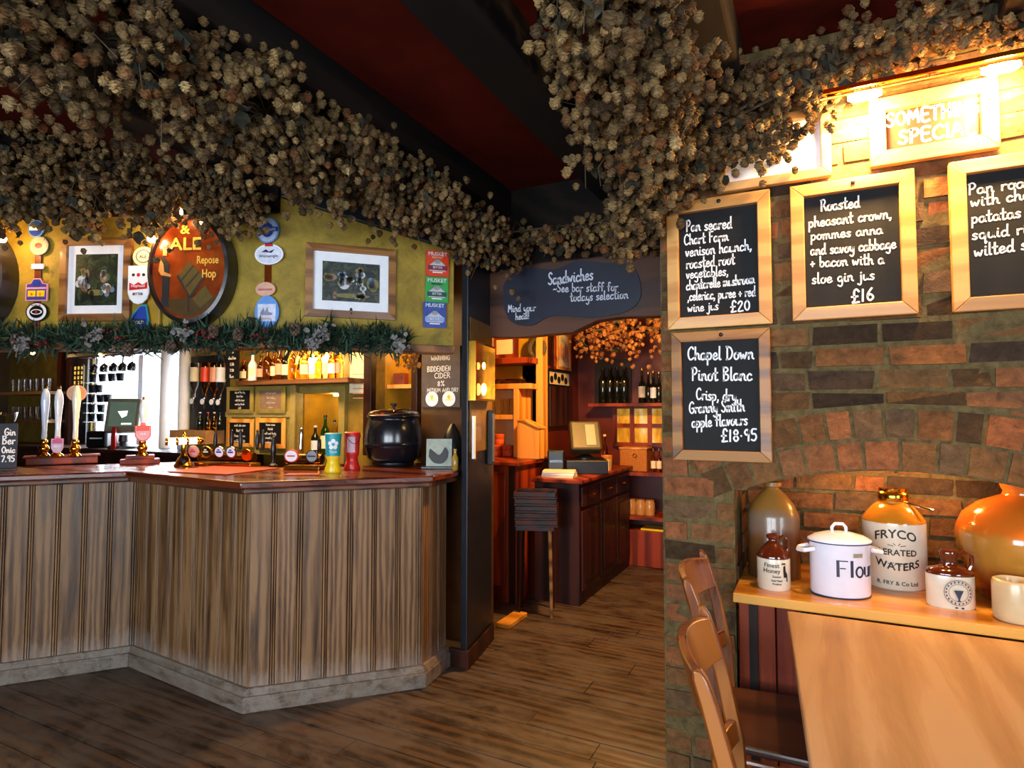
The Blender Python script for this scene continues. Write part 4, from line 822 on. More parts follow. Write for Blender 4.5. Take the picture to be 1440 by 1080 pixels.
# three stacked clips by the post
def musket(pyc, edge, facem, dark, lab, px, ghost):
    return clip(on_fr, px, pyc, 32, 36, 'rect', edge, facem, lab, [([(-.36, -.08), (-.14, .08), (.14, .08), (.36, -.08), (.36, -.3), (-.36, -.3)], plain('silver_roof', 'b8bcc4', .4)), (oval(.14, .09, 14, 0, .07), plain('grey_dome', '8a8f94', .4)), (B4(-.42, .42, -.26, -.08), dark), (B4(-.22, .22, -.37, -.33), M['white'])],
                [('MUSKET', 0, .3, .2, M['white'], .006), ('BREWERY', 0, .19, .1, ghost, .002), ('BITTER', 0, -.2, .12, M['white'], .002)], .016)
musket(371, M['orangered'], M['orangered'], plain('maroon_band', '7a2438', .4), 'red square pump clip, top of the three stacked beside the post', 615, M['cream'])
musket(408, M['green'], M['green'], plain('slate_green_band', '2c4a46', .4), 'green square pump clip, middle of the three stacked beside the post', 614, M['navy'])
musket(443, M['blue'], M['blue'], plain('pale_blue_band', '8aa4d8', .4), 'blue square pump clip, lowest of the three stacked beside the post', 611, M['sky'])
# small bare bulbs above the barrel ends
def bulb_lamp(loc, label, e, em=60, r=.028, rz=0):
    t = thing('bulb_lamp', label, 'lamp', loc, rz); mb = MB(); mb.ball((0, 0, 0), r, n=16, m=10); mb.build('bulb', glow('warm_bulb', (1, .72, .36), em), t)
    mb = MB(); mb.lathe([(.016, r*.9), (.018, r*.9+.03), (.01, r*.9+.04)], 14); mb.build('bulb_holder', M['brass'], t)
    mb = MB(); mb.tube([(0, 0, r+.035), (0, .03, r+.06), (0, .11, r+.06)], .005, 6); mb.build('bracket', M['brass'], t)
    point('bulb_light', V(*loc)+V(0, 0, 0), WARM, e, r*1.3); return t
for px, py, lab, e, dd in ((251, 298, 'bare warm bulb in the hops above the painted barrel end', 15, .17), (213, 336, 'bare warm bulb above the cream round pump clip', 11, .13), (3, 336, 'bare warm bulb at the far left above the cut off barrel end', 11, .16)):
    q = on_fl(px, py, dd); bulb_lamp(tuple(q), lab, e, r=.02, rz=FB)

# ================================================================ BACK BAR
def bottle(loc, h, r, glass, label, lab=None, cap=None, group=None, neck=.32, fill=None, k=0):
    t = thing('bottle', label, 'bottle', loc, 0, group); s = h
    mb = MB(); mb.lathe([(r*.9, 0), (r, .02*s), (r, (1-neck)*.82*s), (r*.86, (1-neck)*.92*s), (r*.38, (1-neck+.06)*s), (r*.33, .93*s), (r*.4, .935*s), (r*.4, .95*s)], 16); mb.build('glass_body', glass, t)
    mb = MB(); mb.lathe([(r*.41, .94*s), (r*.42, s), (r*.2, s)], 12); mb.build('cap', cap or M['black'], t)
    if lab is not None:
        mb = MB(); n = 10; rr = r*1.02; v = [(rr*math.sin(a), -rr*math.cos(a), z) for z in (.16*s, .48*s) for a in [(-1.3+2.6*i/n) for i in range(n+1)]]
        mb.add(v, [(i, i+1, n+2+i, n+1+i) for i in range(n)]); mb.build('label', lab, t)
    return t
# spirits shelf with hidden lamp
z0 = kz(400, 534, 3.33)
mb = MB(); a, b = kx(331, 534, 3.30), kx(489, 528, 3.30); mb.box(a, b, 3.30, 3.495, z0-.035, z0); tag(mb.build('spirit_shelf', MATS['ledge_wood'], None, smooth=0, bevel=.004), 'wooden shelf carrying the row of brightly lit spirit bottles', 'shelf')
bt = [(343, 30, 'whisky', 'cream'), (355, 40, 'white', 'cream'), (367, 36, 'amberglass', 'salmon'), (376, 46, 'whisky', None), (385, 42, 'amberglass', 'cream'), (393, 48, 'whisky', 'salmon'), (402, 46, 'darkglass', 'cream'), (411, 50, 'amberglass', None), (420, 46, 'amberglass', None), (429, 44, 'whisky', 'cream'), (439, 46, 'glass', 'white'), (449, 40, 'amberglass', None), (458, 48, 'glass', 'cream'), (467, 44, 'whisky', 'white'), (476, 46, 'amberglass', 'salmon')]
for i, (px, h, g, l) in enumerate(bt):
    q = on_y(px, 532, 3.37 if i % 2 else 3.40); d = -q.x*SY*-1+q.y*CY; d = -q.x*-SY if False else (q.x*-SY+q.y*CY)
    bottle((q.x, q.y, z0), h/FPX*d, .033+.004*(i % 3 == 0), M[g], '%s spirit bottle, %s from the left on the bright lit shelf' % ({'whisky': 'amber', 'white': 'white', 'amberglass': 'golden', 'darkglass': 'dark', 'glass': 'clear'}[g], ORD[i]), M[l] if l else None, M['black'] if i % 3 else M['red'], 'spirit bottles on the lit shelf')
q = on_y(443, 508, 3.455); t = thing('shelf_lamp', 'glowing strip lamp behind the bottles on the spirits shelf', 'lamp', tuple(q)); mb = MB(); mb.tube([(-.17, 0, 0), (.17, 0, 0)], .022, 12); mb.build('lamp_tube', glow('shelf_lamp_glow', (1, .78, .38), 90), t); mb = MB(); mb.box(-.2, .2, .0, .04, .022, .04); mb.build('lamp_holder', M['brass'], t)
l = area('shelf_lamp_light', (q.x, q.y-.05, q.z+.0), (R(80), 0, 0), .34, .06, (1, .62, .2), 14)
point('shelf_lamp_back', (q.x, q.y-.04, q.z+.16), (1, .62, .2), 5, .03)
# olive panel with four little chalkboards
a, b = kx(318, 600, 3.40), kx(412, 600, 3.40); mb = MB(); mb.box(a, b, 3.40, 3.498, 1.1, z0-.04); pn = thing('panelled_cupboard', 'olive painted panel under the spirits shelf holding four little chalkboards', 'cupboard', (0, 0, 0)); mb.build('carcass', M['olive'], pn, smooth=0)
mb = MB()
for px in (318, 358.5, 407): xx = kx(px, 600, 3.385); mb.box(xx, xx+.05, 3.385, 3.4, 1.1, z0-.04)
for py in (541, 583): zz = kz(365, py, 3.385); mb.box(a, b, 3.387, 3.4, zz-.02, min(zz+.02, z0-.042))
mb.build('stiles', plain('olive_stile', '94844a', .45, 0, .1), pn, smooth=0, bevel=.003)
def small_board(px0, px1, py0, py1, y, bw, label, fm, bm, lines, cm, name='chalkboard'):
    p0, p1 = on_y(px0, (py0+py1)/2, y), on_y(px1, (py0+py1)/2, y); zt, zb = on_y((px0+px1)/2, py0, y).z, on_y((px0+px1)/2, py1, y).z
    W_, H_ = p1.x-p0.x, zt-zb; t = thing(name, label, 'chalkboard', ((p0.x+p1.x)/2, y, (zt+zb)/2)); mb = MB()
    if fm: frame_bars(mb, W_, H_, bw, -.014, .0); mb.build('frame', fm, t, smooth=0)
    mb = MB(); iw = W_/2-(bw*.9 if fm else 0); ih = H_/2-(bw*.9 if fm else 0); mb.box(-iw, iw, -.006, .0, -ih, ih); mb.build('board', bm, t, smooth=0)
    mb = MB(); n = len(lines)
    for i, tx in enumerate(lines):
        hh = 2*ih/n*.5; ww = min(1, 2*iw*.92/(hand_w(tx)*hh)); hand(mb, tx, 0, ih-(i+.8)*2*ih/n, hh, ww, hh*.07, -.0075, 0, 'c', k=2)
    mb.build('writing', cm, t, smooth=0); return t
small_board(320, 357, 544, 581, 3.383, .030, 'upper left of the four little chalkboards, greenish frame', M['olive'], M['slate'], ['ales of the day', 'Dark Star', 'with the hops', 'and dry finish', '4.2%'], M['chalk'])
small_board(362, 402, 543, 581, 3.383, .034, 'upper right of the four little chalkboards, washed out brown', M['olive'], plain('washed_board', '7c6450', .6), ['autumn gold', 'Ale today', 'malty brew', 'amber'], M['chalkdim'])
small_board(320, 357, 589, 628, 3.383, .030, 'lower left of the four little chalkboards, orange pine frame', M['orange'], M['slate'], ['cask ale now', 'Best 4%', 'from a farm', 'in Kent 5.50'], M['chalk'])
small_board(361, 402, 588, 630, 3.383, .034, 'lower right of the four little chalkboards, orange pine frame', M['orange'], M['slate'], ['house wines', 'Merlot', 'soft and fruity', 'smooth plum', 'medium 4.50'], M['chalk'])
small_board(318, 337, 490, 533, 3.30, .01, 'narrow black price board at the left end of the bottle shelf', None, M['slate'], ['Gin', 'doubles', '5.50', '7.50', 'Rum'], M['chalk'])
# alcove bottles
za = ALC[2]
for i, (px, h, r, g, l, nm) in enumerate(((443, 40, .032, 'darkglass', 'white', 'small dark bottle with a pale label'), (457, 55, .036, 'greenglass', 'cream', 'bright green bottle'), (470, 48, .03, 'glass', 'white', 'clear bottle'), (478, 60, .03, 'amberglass', None, 'tall amber bottle'))):
    q = on_y(px, 635, 3.62); bottle((q.x, q.y, za), h*.0057, r, M[g], nm+' standing in the yellow lit alcove', M[l] if l else None, M['white'] if i == 0 else None, 'bottles in the alcove')
point('assumed_alcove_bulb', ((ALC[0]+ALC[1])/2, 3.68, ALC[3]-.05), (1, .66, .22), 2.2, .03)
t = thing('alcove_lamp', 'assumed small bulb under the top of the yellow alcove', 'lamp', ((ALC[0]+ALC[1])/2, 3.7, ALC[3]-.005)); mb = MB(); mb.lathe([(.02, -.012), (.02, -.004), (.028, 0)], 14); mb.build('bulb', glow('alcove_glow', (1, .7, .3), 20), t)  # bulb assumed from the yellow light inside the alcove
mb = MB(); mb.box(ALC[0]-.06, ALC[0], 3.46, 3.499, ALC[2]-.05, ALC[3]+.05); mb.box(ALC[1], ALC[1]+.06, 3.46, 3.499, ALC[2]-.05, ALC[3]+.05); mb.box(ALC[0], ALC[1], 3.46, 3.499, ALC[3], ALC[3]+.05); trim(mb, M['olive'], .003)
mb = MB(); mb.box(CUP[0]-.07, CUP[0], 3.44, 3.499, CUP[2], CUP[3]+.05); mb.box(CUP[1], CUP[1]+.05, 3.44, 3.499, CUP[2], CUP[3]+.05); trim(mb, M['darkwood'], .003)
# paper notice
p0, p1 = on_y(491, 495, 3.46), on_y(523, 552, 3.46); t = thing('paper_notice', 'cream paper notice pinned beside the lit bottle shelf', 'notice', ((p0.x+p1.x)/2, 3.47, (p0.z+p1.z)/2)); mb = MB(); W_, H_ = p1.x-p0.x, p0.z-p1.z
mb.box(-W_/2, W_/2, -.002, 0, -H_/2, H_/2); mb.build('paper', M['cream'], t, smooth=0); mb = MB()
for i in range(6): mb.box(-W_*.35, W_*random.uniform(.1, .36), -.003, -.002, -.02-i*.035, -.012-i*.035)
mb.build('print_lines', M['salmon'], t, smooth=0)
# cupboard opening with glasses
zc = kz(557, 542, 3.75); mb = MB(); mb.box(CUP[0]+.002, CUP[1]-.002, 3.62, 3.94, zc-.03, zc); tag(mb.build('glass_shelf', M['orange'], None, smooth=0), 'orange lit shelf inside the dark framed opening behind the soup kettle', 'shelf')
mb = MB(); mb.box(CUP[0]+.002, CUP[1]-.002, 3.62, 3.94, 1.3, 1.33); lower = tag(mb.build('glass_shelf', M['orange'], None, smooth=0), 'lower glass shelf inside the dark framed opening, partly behind kettle lid', 'shelf')
def tumbler(loc, h, r, label, group, stem=False, flip=False, mat=None):
    mb = MB()
    if stem: pr = [(.0, 0), (r*.85, .004), (r*.8, .008), (r*.1, .02), (r*.1, h*.45), (r*.7, h*.58), (r, h*.75), (r*.85, h), (r*.8, h), (r*.92, h*.75), (r*.6, h*.62), (.001, h*.56)]
    else: pr = [(r*.8, 0), (r*.82, .004), (r, h), (r*.94, h), (r*.75, .012), (.001, .012)]
    mb.lathe(pr, 14, TR(rx=PI) if flip else None); o = mb.build('wine_glass' if stem else 'tumbler', mat or M['glass'], None, loc=loc); return tag(o, label, 'glass', group)
for i in range(4): tumbler((CUP[0]+.06+i*(CUP[1]-CUP[0]-.12)/3, 3.70, 1.33), .13, .032, 'clear glass, %s from the left in the dark opening behind the kettle' % ORD[i], 'glasses in the opening', mat=M['thin'] if False else M['glass'])
mb = MB(); q = on_y(553, 533, 3.7); mb.box(-.1, .1, 0, .06, 0, .09); o = mb.build('carton', plain('red_brown_carton', '7c3420', .5), None, smooth=0, loc=(q.x, 3.7, zc), bevel=.003); tag(o, 'small reddish carton on the orange shelf behind the kettle', 'carton')
point('assumed_opening_bulb', ((CUP[0]+CUP[1])/2, 3.78, CUP[3]-.06), (1, .55, .15), 2.0, .03)
t = thing('alcove_lamp', 'assumed small bulb at the top of the dark framed opening', 'lamp', ((CUP[0]+CUP[1])/2, 3.8, CUP[3]-.005)); mb = MB(); mb.lathe([(.02, -.012), (.02, -.004), (.028, 0)], 14); mb.build('bulb', MATS['alcove_glow'], t)  # bulb assumed from the orange light inside the opening
# cider board at the bar end
Y = 3.285; p0, p1 = on_y(593, 530, Y), on_y(647, 530, Y); zt, zb = on_y(620, 487, Y).z, on_y(620, 573, Y).z; W_, H_ = p1.x-p0.x, zt-zb
t = thing('cider_board', 'worn grey board chalked with cider strength above two round white stickers', 'chalkboard', ((p0.x+p1.x)/2, Y+.012, (zt+zb)/2)); mb = MB(); mb.box(-W_/2, W_/2, -.012, .002, -H_/2, H_/2); mb.build('board', M['slategrey'], t, smooth=0, bevel=.003)
mb = MB()
for tx, fx, fz, hh, fw in (('WARNING', .0, .27, .075, .5), ('BIDDENDEN', -.04, .09, .085, .62), ('CIDER', .05, -.02, .085, .42), ('8%', .02, -.15, .09, .2), ('MEDIUM AND DRY', .06, -.25, .065, .82)):
    if tx == 'BIDDENDEN': mb.build('writing', M['chalk'], t, smooth=0); mb = MB()
    hh *= H_; hand(mb, tx, fx*W_, fz*H_, hh, fw*W_/(hand_w(tx)*hh), hh*.055, -.0135, 0, 'c', k=2)
mb.build('writing', M['chalk'], t, smooth=0)
for fx in (-.22, .22):
    mb = MB(); mb.prism(oval(.165*W_, .165*W_, 28, fx*W_, -.36*H_), -.0142, -.0121, 'xz'); s = mb.build('round_sticker', M['white'], t, smooth=0)
    mb = MB(); mb.box(fx*W_-.03, fx*W_+.03, -.0152, -.0143, -.38*H_, -.37*H_); mb.prism(oval(.012, .014, 10, fx*W_, -.33*H_), -.0152, -.0143, 'xz'); mb.build('sticker_print', M['yellow'], s, smooth=0)
# back counter, till, things by the window
mb = MB(); bcn = thing('back_counter', 'dark back counter running below the bright bar window', 'counter', (0, 0, 0)); mb.box(-7.9, kx(311, 640, 3.1), 3.12, 3.49, 0, 1.08); mb.build('carcass', M['darkwood'], bcn, smooth=0)
mb = MB(); mb.box(-7.9, kx(311, 640, 3.1), 3.08, 3.49, 1.08, 1.115); mb.build('worktop', M['darkwood'], bcn, smooth=0, bevel=.005)
BCZ = 1.115
def bc(px, y=3.25): return (kx(px, 620, y), y, BCZ)
loc = bc(174, 3.24); t = thing('till', 'grey touchscreen till with glowing screen before the bar window', 'till', loc, R(38)); S = 1.0
mb = MB(); mb.lathe([(.12, 0), (.12, .02), (.04, .06), (.035, .12)], 20); mb.build('stand', M['black'], t); T = TR(0, -.02, .29, rx=R(-14))
mb = MB(); mb.box(-.135, .135, -.02, .06, -.15, .15, T); mb.build('screen_housing', plain('till_grey', '5a5c50', .4), t, smooth=0, bevel=.012)
mb = MB(); mb.box(-.105, .105, -.024, -.0195, -.105, .115, T); s = mb.build('screen', plain('till_screen', '5a7068', .2, 0, .05, 10, emit=.25), t, smooth=0)
mb = MB(); mb.prism([(-.04, .03), (.04, .035), (.035, -.01), (.0, -.03), (-.02, 0)], -.0252, -.0243, 'xz', T); mb.box(.0, .08, -.0252, -.0243, -.09, -.075, T); mb.build('screen_icon', glow('screen_white', (.8, 1, .9), 1.0), s, smooth=0)
loc = bc(147, 3.26); t = thing('receipt_printer', 'black receipt printer left of the till', 'printer', loc, R(20)); mb = MB(); mb.box(-.1, .1, -.1, .1, 0, .15); mb.build('case', M['black'], t, smooth=0, bevel=.015); mb = MB(); mb.box(-.06, .06, -.103, -.099, .08, .09); mb.build('paper_slot', M['white'], t, smooth=0)
loc = bc(159, 3.12); mb = MB(); mb.add([(-.03, 0, 0), (.03, 0, 0), (.045, -.01, .1), (.03, 0, .19), (-.02, 0, .19), (-.05, .01, .1), (0, .03, 0), (0, .03, .17)], [(0, 1, 2, 5), (5, 2, 3, 4), (1, 0, 6), (6, 7, 3, 2, 1), (0, 5, 4, 7, 6), (4, 3, 7)]); o = mb.build('bar_cloth', M['red'], None, loc=loc); tag(o, 'red bar cloth hanging between printer and till', 'cloth')
for px, r in ((233, .05), (258, .045)):
    a = on_y(px, 640, 3.44); mb = MB(); mb.lathe([(r, 0), (r, .86), (r*.6, .9), (r*.9, .95), (r*.3, 1.0)], 16); tag(mb.build('white_column', M['white'], None, loc=(a.x, 3.43, BCZ)), 'white turned column, %s of the two beside the bar window' % ('left' if px < 240 else 'right'), 'column')
# hanging glasses and glass shelves before the window
rk = thing('glass_rack', 'wooden hanging rack for stem glasses above the bar window', 'rack', (kx(160, 500, 3.36), 3.36, kz(160, 500, 3.36))); mb = MB(); mb.box(-.6, .6, -.09, .1, .0, .03); mb.build('board', M['darkwood'], rk, smooth=0); mb = MB()
mb.tube([(-.6, -.1, -.01), (.6, -.1, -.01)], .008, 8); mb.build('rail', M['chrome'], rk)
zr = kz(160, 500, 3.36)-.002
dkg = plain('dark_opaque_glass', '10141c', .06, 0, .1, 20, 0, .7)  # near-black opaque material for the glasses before the window
for i, px in enumerate((133, 147, 160, 173, 186)): q = on_y(px, 510, 3.34); tumbler((q.x, 3.34, zr), .15, .042, 'stem glass hanging upside down, %s of the top row before the bar window' % ORD[i], 'glasses hanging before the window', True, True, dkg)
def gshelf(py, px0, px1, lab):
    z = kz(150, py, 3.36); mb = MB(); mb.box(kx(px0, py, 3.36), kx(px1, py, 3.36), 3.30, 3.44, z-.008, z); tag(mb.build('glass_shelf', M['thin'], None, smooth=0), lab, 'shelf', 'clear shelves before the bar window'); return z
for r_, (py, pxs) in enumerate(((537, (132, 145, 158, 170)), (552, (131, 140)), (566, (130, 142, 152)), (580, (130, 143)), (593, (130, 142)))):
    z = gshelf(py, 126, 190 if r_ == 0 else 160, 'thin clear shelf of glasses, %s from the top, before the bar window' % ORD[r_])
    for i, px in enumerate(pxs): tumbler((kx(px, py, 3.36), 3.36, z), .075, .04, 'dark tumbler, %s from the left, %s clear shelf from the top' % (ORD[i], ORD[r_]), 'glasses before the window', False, False, dkg)
point('rack_bulb', (kx(148, 500, 3.3), 3.25, kz(148, 503, 3.3)), WARM, .6, .02)
t = thing('downlight', 'small warm spotlight glowing above the hanging glasses by the bar window', 'lamp', (kx(148, 500, 3.3), 3.25, kz(148, 503, 3.3)+.03)); mb = MB(); mb.lathe([(.03, -.004), (.032, 0), (.0, .002)], 16); mb.build('bulb', MATS['alcove_glow'], t); mb = MB(); mb.lathe([(.034, .003), (.036, .05), (.01, .06)], 16); mb.tube([(0, 0, .055), (0, 0, H-kz(148, 503, 3.3)-.03)], .005, 6); mb.build('housing', M['brass'], t)
t = thing('added_strip_light', 'added lamp housing, unseen behind the yellow panel, for the back bar fill', 'lamp', (-3.2, 2.75, 2.21)); mb = MB(); mb.box(-.8, .8, -.15, .15, .004, .03); mb.build('housing', M['white'], t, smooth=0)  # housing added around the back bar fill light, out of sight
mb = MB()
for q in (-.6, .6): mb.tube([(q, 0, .03), (q, 0, H-2.21)], .005, 6)
mb.build('hangers', M['black'], t)
# optics
for i, (px, g, l) in enumerate(((274, 'glass', 'cream'), (289, 'amberglass', 'orangered'), (302, 'whisky', 'salmon'), (311, 'glass', 'white'))):
    q = on_y(px, 512, 3.42); t = thing('optic_bottle', '%s upside down spirit bottle, %s of the four on the optics rack' % ({'glass': 'clear', 'amberglass': 'golden', 'whisky': 'amber'}[g], ORD[i]), 'bottle', tuple(q), 0, 'upside down bottles on optics')
    mb = MB(); mb.lathe([(.012, -.30), (.012, -.24), (.034, -.18), (.036, 0), (.03, .012)], 16); mb.build('glass_body', M[g], t); mb = MB(); mb.lathe([(.0375, -.15), (.0375, -.03)], 16); mb.build('label', M[l], t)
    mb = MB(); mb.lathe([(.014, -.34), (.02, -.33), (.022, -.29), (.012, -.285)], 12); mb.lathe([(.006, -.38), (.008, -.34)], 8); mb.build('optic', M['chrome'], t); mb = MB(); mb.lathe([(.022, 0), (.024, .006), (0, .007)], 16, TR(0, -.02, -.32, rx=R(90))); mb.build('optic_badge', M['white'], t)
a, b = kx(266, 560, 3.45), kx(316, 560, 3.45); mb = MB(); mb.box(a, b, 3.46, 3.498, kz(290, 605, 3.45), kz(290, 500, 3.45)); tag(mb.build('optics_backboard', M['blackblue'], None, smooth=0), 'dark backboard behind the upside down spirit bottles', 'board')
zs = kz(290, 605, 3.36); mb = MB(); mb.box(a, b, 3.28, 3.455, zs-.11, zs); tag(mb.build('small_shelf', plain('tan_box', 'a87a4a', .5), None, smooth=0), 'tan boxed shelf under the optics with small bottles on it', 'shelf')
for i, px in enumerate((281, 292, 301, 309)): q = on_y(px, 600, 3.36); bottle((q.x, 3.36, zs), .15, .024, M[('darkglass', 'whisky', 'whisky', 'darkglass')[i]], 'small bottle, %s from the left below the optics' % ORD[i], None, M[('white', 'red', 'cream', 'black')[i]], 'small bottles below the optics')
# shelves of glasses at the far left
YL = 3.36
for r_, (py, n_, st) in enumerate(((551, 7, False), (590, 7, False))):
    z = kz(50, py, YL); a, b = kx(16, py, YL), kx(78, py, YL); mb = MB(); mb.box(a, b, 3.26, 3.49, z-.03, z); tag(mb.build('glass_shelf', M['frame_dk'], None, smooth=0), '%s of the two wooden glass shelves at the far left' % ('upper' if r_ == 0 else 'lower'), 'shelf')
    for i in range(n_): tumbler((a+.08+i*(b-a-.16)/(n_-1), YL-.02, z), .13, .036, 'clear glass, %s from the left on the %s shelf at far left' % (ORD[i], 'upper' if r_ == 0 else 'lower'), 'glasses on the far left shelves')
mb = MB()
for px in (79, 92): xx = kx(px, 560, 3.42); mb.box(xx, xx+.06, 3.42, 3.498, 0, 2.2)
trim(mb, M['darkwood'])
xx, x2 = kx(85, 560, 3.47), kx(122, 560, 3.47); mb = MB(); mb.box(xx, x2, 3.47, 3.498, 1.12, 2.2); trim(mb, M['blackblue'])
p0, p1 = on_y(100, 515, 3.46), on_y(118, 548, 3.46); t = thing('lattice_lantern', 'small glowing latticed window pane left of the bar window', 'lantern', ((p0.x+p1.x)/2, 3.46, (p0.z+p1.z)/2)); W_, H_ = p1.x-p0.x, p0.z-p1.z
mb = MB(); mb.box(-W_/2, W_/2, -.004, .0, -H_/2, H_/2); mb.build('pane', plain('lattice_glow', 'd8b050', .3, 0, .3, 20, emit=1.2), t, smooth=0); mb = MB()
for i in range(5): x = -W_/2+W_*i/4; mb.box(x-.008, x+.008, -.012, -.004, -H_/2, H_/2)
for i in range(6): z = -H_/2+H_*i/5; mb.box(-W_/2, W_/2, -.013, -.004, z-.008, z+.008)
mb.build('lattice', M['black'], t, smooth=0)
point('left_shelf_bulb', (kx(45, 520, 3.1), 3.1, 1.95), WARM, 2.5, .04)  # added fill, brightens the far left of the back bar
t = thing('alcove_lamp', 'added small bulb brightening the far left glass shelves', 'lamp', (kx(45, 520, 3.1), 3.1, 2.0)); mb = MB(); mb.ball((0, 0, 0), .02); mb.build('bulb', MATS['alcove_glow'], t); mb = MB(); mb.tube([(0, 0, .018), (0, 0, .85)], .004, 6); mb.build('flex', M['black'], t)

# ================================================================ CHIMNEY BREAST: chalkboards, picture light, jars, table, chairs
FY = 2.462
def board(x0, x1, z0, z1, bw, label, fm, lines=None, bm=None, deep=.034, cat='chalkboard', name='framed_chalkboard', screw=True):
    """frame hangs on the brick face; lines are (text, px0, py0, px1, py1, cap px)"""
    cx, cz = (x0+x1)/2, (z0+z1)/2; t = thing(name, label, cat, (cx, WY-.012, cz)); W_, H_ = x1-x0, z1-z0
    mb = MB(); frame_bars(mb, W_, H_, bw, -deep, 0); f = mb.build('frame', fm, t, smooth=0, bevel=.003)
    mb = MB(); mb.box(-W_/2+bw*.9, W_/2-bw*.9, -.010, -.001, -H_/2+bw*.9, H_/2-bw*.9); mb.build('board', bm or M['slate'], t, smooth=0)
    if screw: mb = MB(); mb.ball((.01, -deep-.002, H_/2-bw*.45), .008, .004, .008, 12, 6); mb.build('screw', M['iron'], t)
    if lines:
        mb = MB(); yp = WY-.012-.0112
        for (tx, a, b, c, d, hp) in lines:
            p, q = on_y(a, b, yp), on_y(c, d, yp); D = p.x*-SY+p.y*CY; h = hp/FPX*D
            hand(mb, tx, p.x-cx, p.z-cz, h, (q.x-p.x)/(hand_w(tx)*h), h*.062, -.0112, (q.z-p.z)/(q.x-p.x), 'l', .015)
        mb.build('writing', M['chalk'], t, smooth=0)
    return t
board(-.525, -.135, 1.764, 2.28, .046, 'pine framed menu board priced 20 pounds, the one above the wine board', M['frame'], [
    ('Pan seared', 965, 326, 1030, 321, 16), ('Chart Farm', 962, 344.6, 1025, 338, 15), ('venison haunch,', 964, 361, 1058, 351, 15), ('roasted root', 965, 378, 1034, 371, 15), ('vegetables,', 965, 392, 1025, 387, 14),
    ('chantarelle mushroom', 965, 408, 1062, 398, 14), (',celeriac, puree + red', 967, 423, 1063, 416, 14), ('wine jus', 967, 439, 1011, 435, 13), ('£20', 1027, 439, 1056, 435, 17)])
board(-.066, .326, 1.768, 2.275, .046, 'pine framed menu board priced 16 pounds, middle of the upper row', M['frame'], [
    ('Roasted', 1154, 297, 1210, 291, 16), ('pheasant crown,', 1137, 320, 1255, 306.6, 15), ('pommes anna', 1140, 338, 1242, 328.4, 14), ('and savoy cabbage', 1140, 359, 1261, 349, 15), ('+ bacon with a', 1140, 376, 1244, 371, 15), ('sloe gin jus', 1142, 399, 1231, 393, 15), ('£16', 1197, 426, 1231, 420, 20)])
board(.424, .814, 1.765, 2.275, .046, 'pine framed menu board cut off by the right edge of the view', M['frame'], [
    ('Pan roasted', 1362, 274, 1489, 257, 16), ('with chorizo', 1365, 291, 1490, 274, 16), ('patatas bravas', 1366, 314, 1510, 296, 16), ('squid rings', 1367, 337, 1482, 324, 16), ('wilted spinach', 1370, 361, 1512, 340, 17)])
board(-.513, -.145, 1.241, 1.75, .04, 'dull brown framed wine board priced 18.95, hanging below the leftmost menu board', M['frame_dk'], [
    ('Chapel Down', 967, 506, 1061, 505, 18), ('Pinot Blanc', 973, 535, 1058.5, 535, 18), ('Crisp, dry', 979, 562, 1036, 564, 16), ('Granny Smith', 969, 581, 1048, 578, 16), ('apple flavours', 973, 601, 1052, 597, 16), ('£18·95', 1014, 621, 1066, 619, 19)])
t = board(.196, .566, 2.302, 2.545, .05, 'pale framed brown sign lettered in white capitals under the picture light', M['frame'], None, plain('sign_brown', '3a2218', .6, 0, .12, 30, 0, .2), screw=False, cat='sign', name='framed_sign')
mb = MB(); yp = WY-.0232
for tx, a, b, c, d, hp in (('SOMETHING', 1246, 179, 1381, 157, 19), ('SPECIAL', 1263, 203, 1374, 187, 19)):
    p, q = on_y(a, b, yp), on_y(c, d, yp); D = p.x*-SY+p.y*CY; h = hp/FPX*D; hand(mb, tx, p.x-.381, p.z-2.4235, h, (q.x-p.x)/(hand_w(tx)*h), h*.085, -.0112, (q.z-p.z)/(q.x-p.x), 'l', 0, k=3)
mb.build('lettering', M['white'], t, smooth=0)
board(-.327, .075, 2.295, 2.56, .034, 'pine framed white notice at upper left, its top buried in hops', M['frame'], None, M['white'], screw=False, cat='notice', name='framed_notice')
# long picture light
PL0, PL1 = on_y(1158, 143, 2.33), on_y(1440, 74, 2.33); zp = (PL0.z+PL1.z)/2
t = thing('picture_light', 'long picture light with bright warm bulbs above the menu boards', 'lamp', (PL0.x, 2.33, zp)); ln = 1.05
mb = MB(); mb.prism([(-.03, .0), (-.028, .016), (.0, .03), (.035, .03), (.038, .024), (.004, .022), (-.02, .01), (-.024, -.002)], 0, ln, 'yz'); mb.build('reflector', M['brass'], t, smooth=0)
mb = MB(); mb.tube([(-.01, .0, -.005), (ln, .0, -.005)], .006, 8); mb.build('rail', M['brass'], t)
for q in (.12, .62, 1.0): mb = MB(); mb.tube([(q, .01, .028), (q, .07, .05), (q, .155, .05)], .006, 6); mb.lathe([(.018, 0), (.018, .006)], 12, TR(q, .162, .05, rx=R(90))); mb.build('bracket', M['brass'], t)
for px, py in ((1216, 150), (1408, 118)):
    q = on_y(px, py, 2.335); lx = q.x-PL0.x; mb = MB(); mb.tube([(lx-.05, 0, -.022), (lx-.03, 0, -.022), (lx+.03, 0, -.022), (lx+.05, 0, -.022)], [.006, .016, .016, .006], 12); mb.build('bulb', glow('picture_bulb', (1, .78, .42), 110), t)
    spot('picture_light_bulb', (q.x, 2.385, zp-.05), (0, .9, -.42), (1, .58, .19), 85); point('picture_light_glow', (q.x, 2.33, zp-.06), (1, .55, .16), 30, .03)
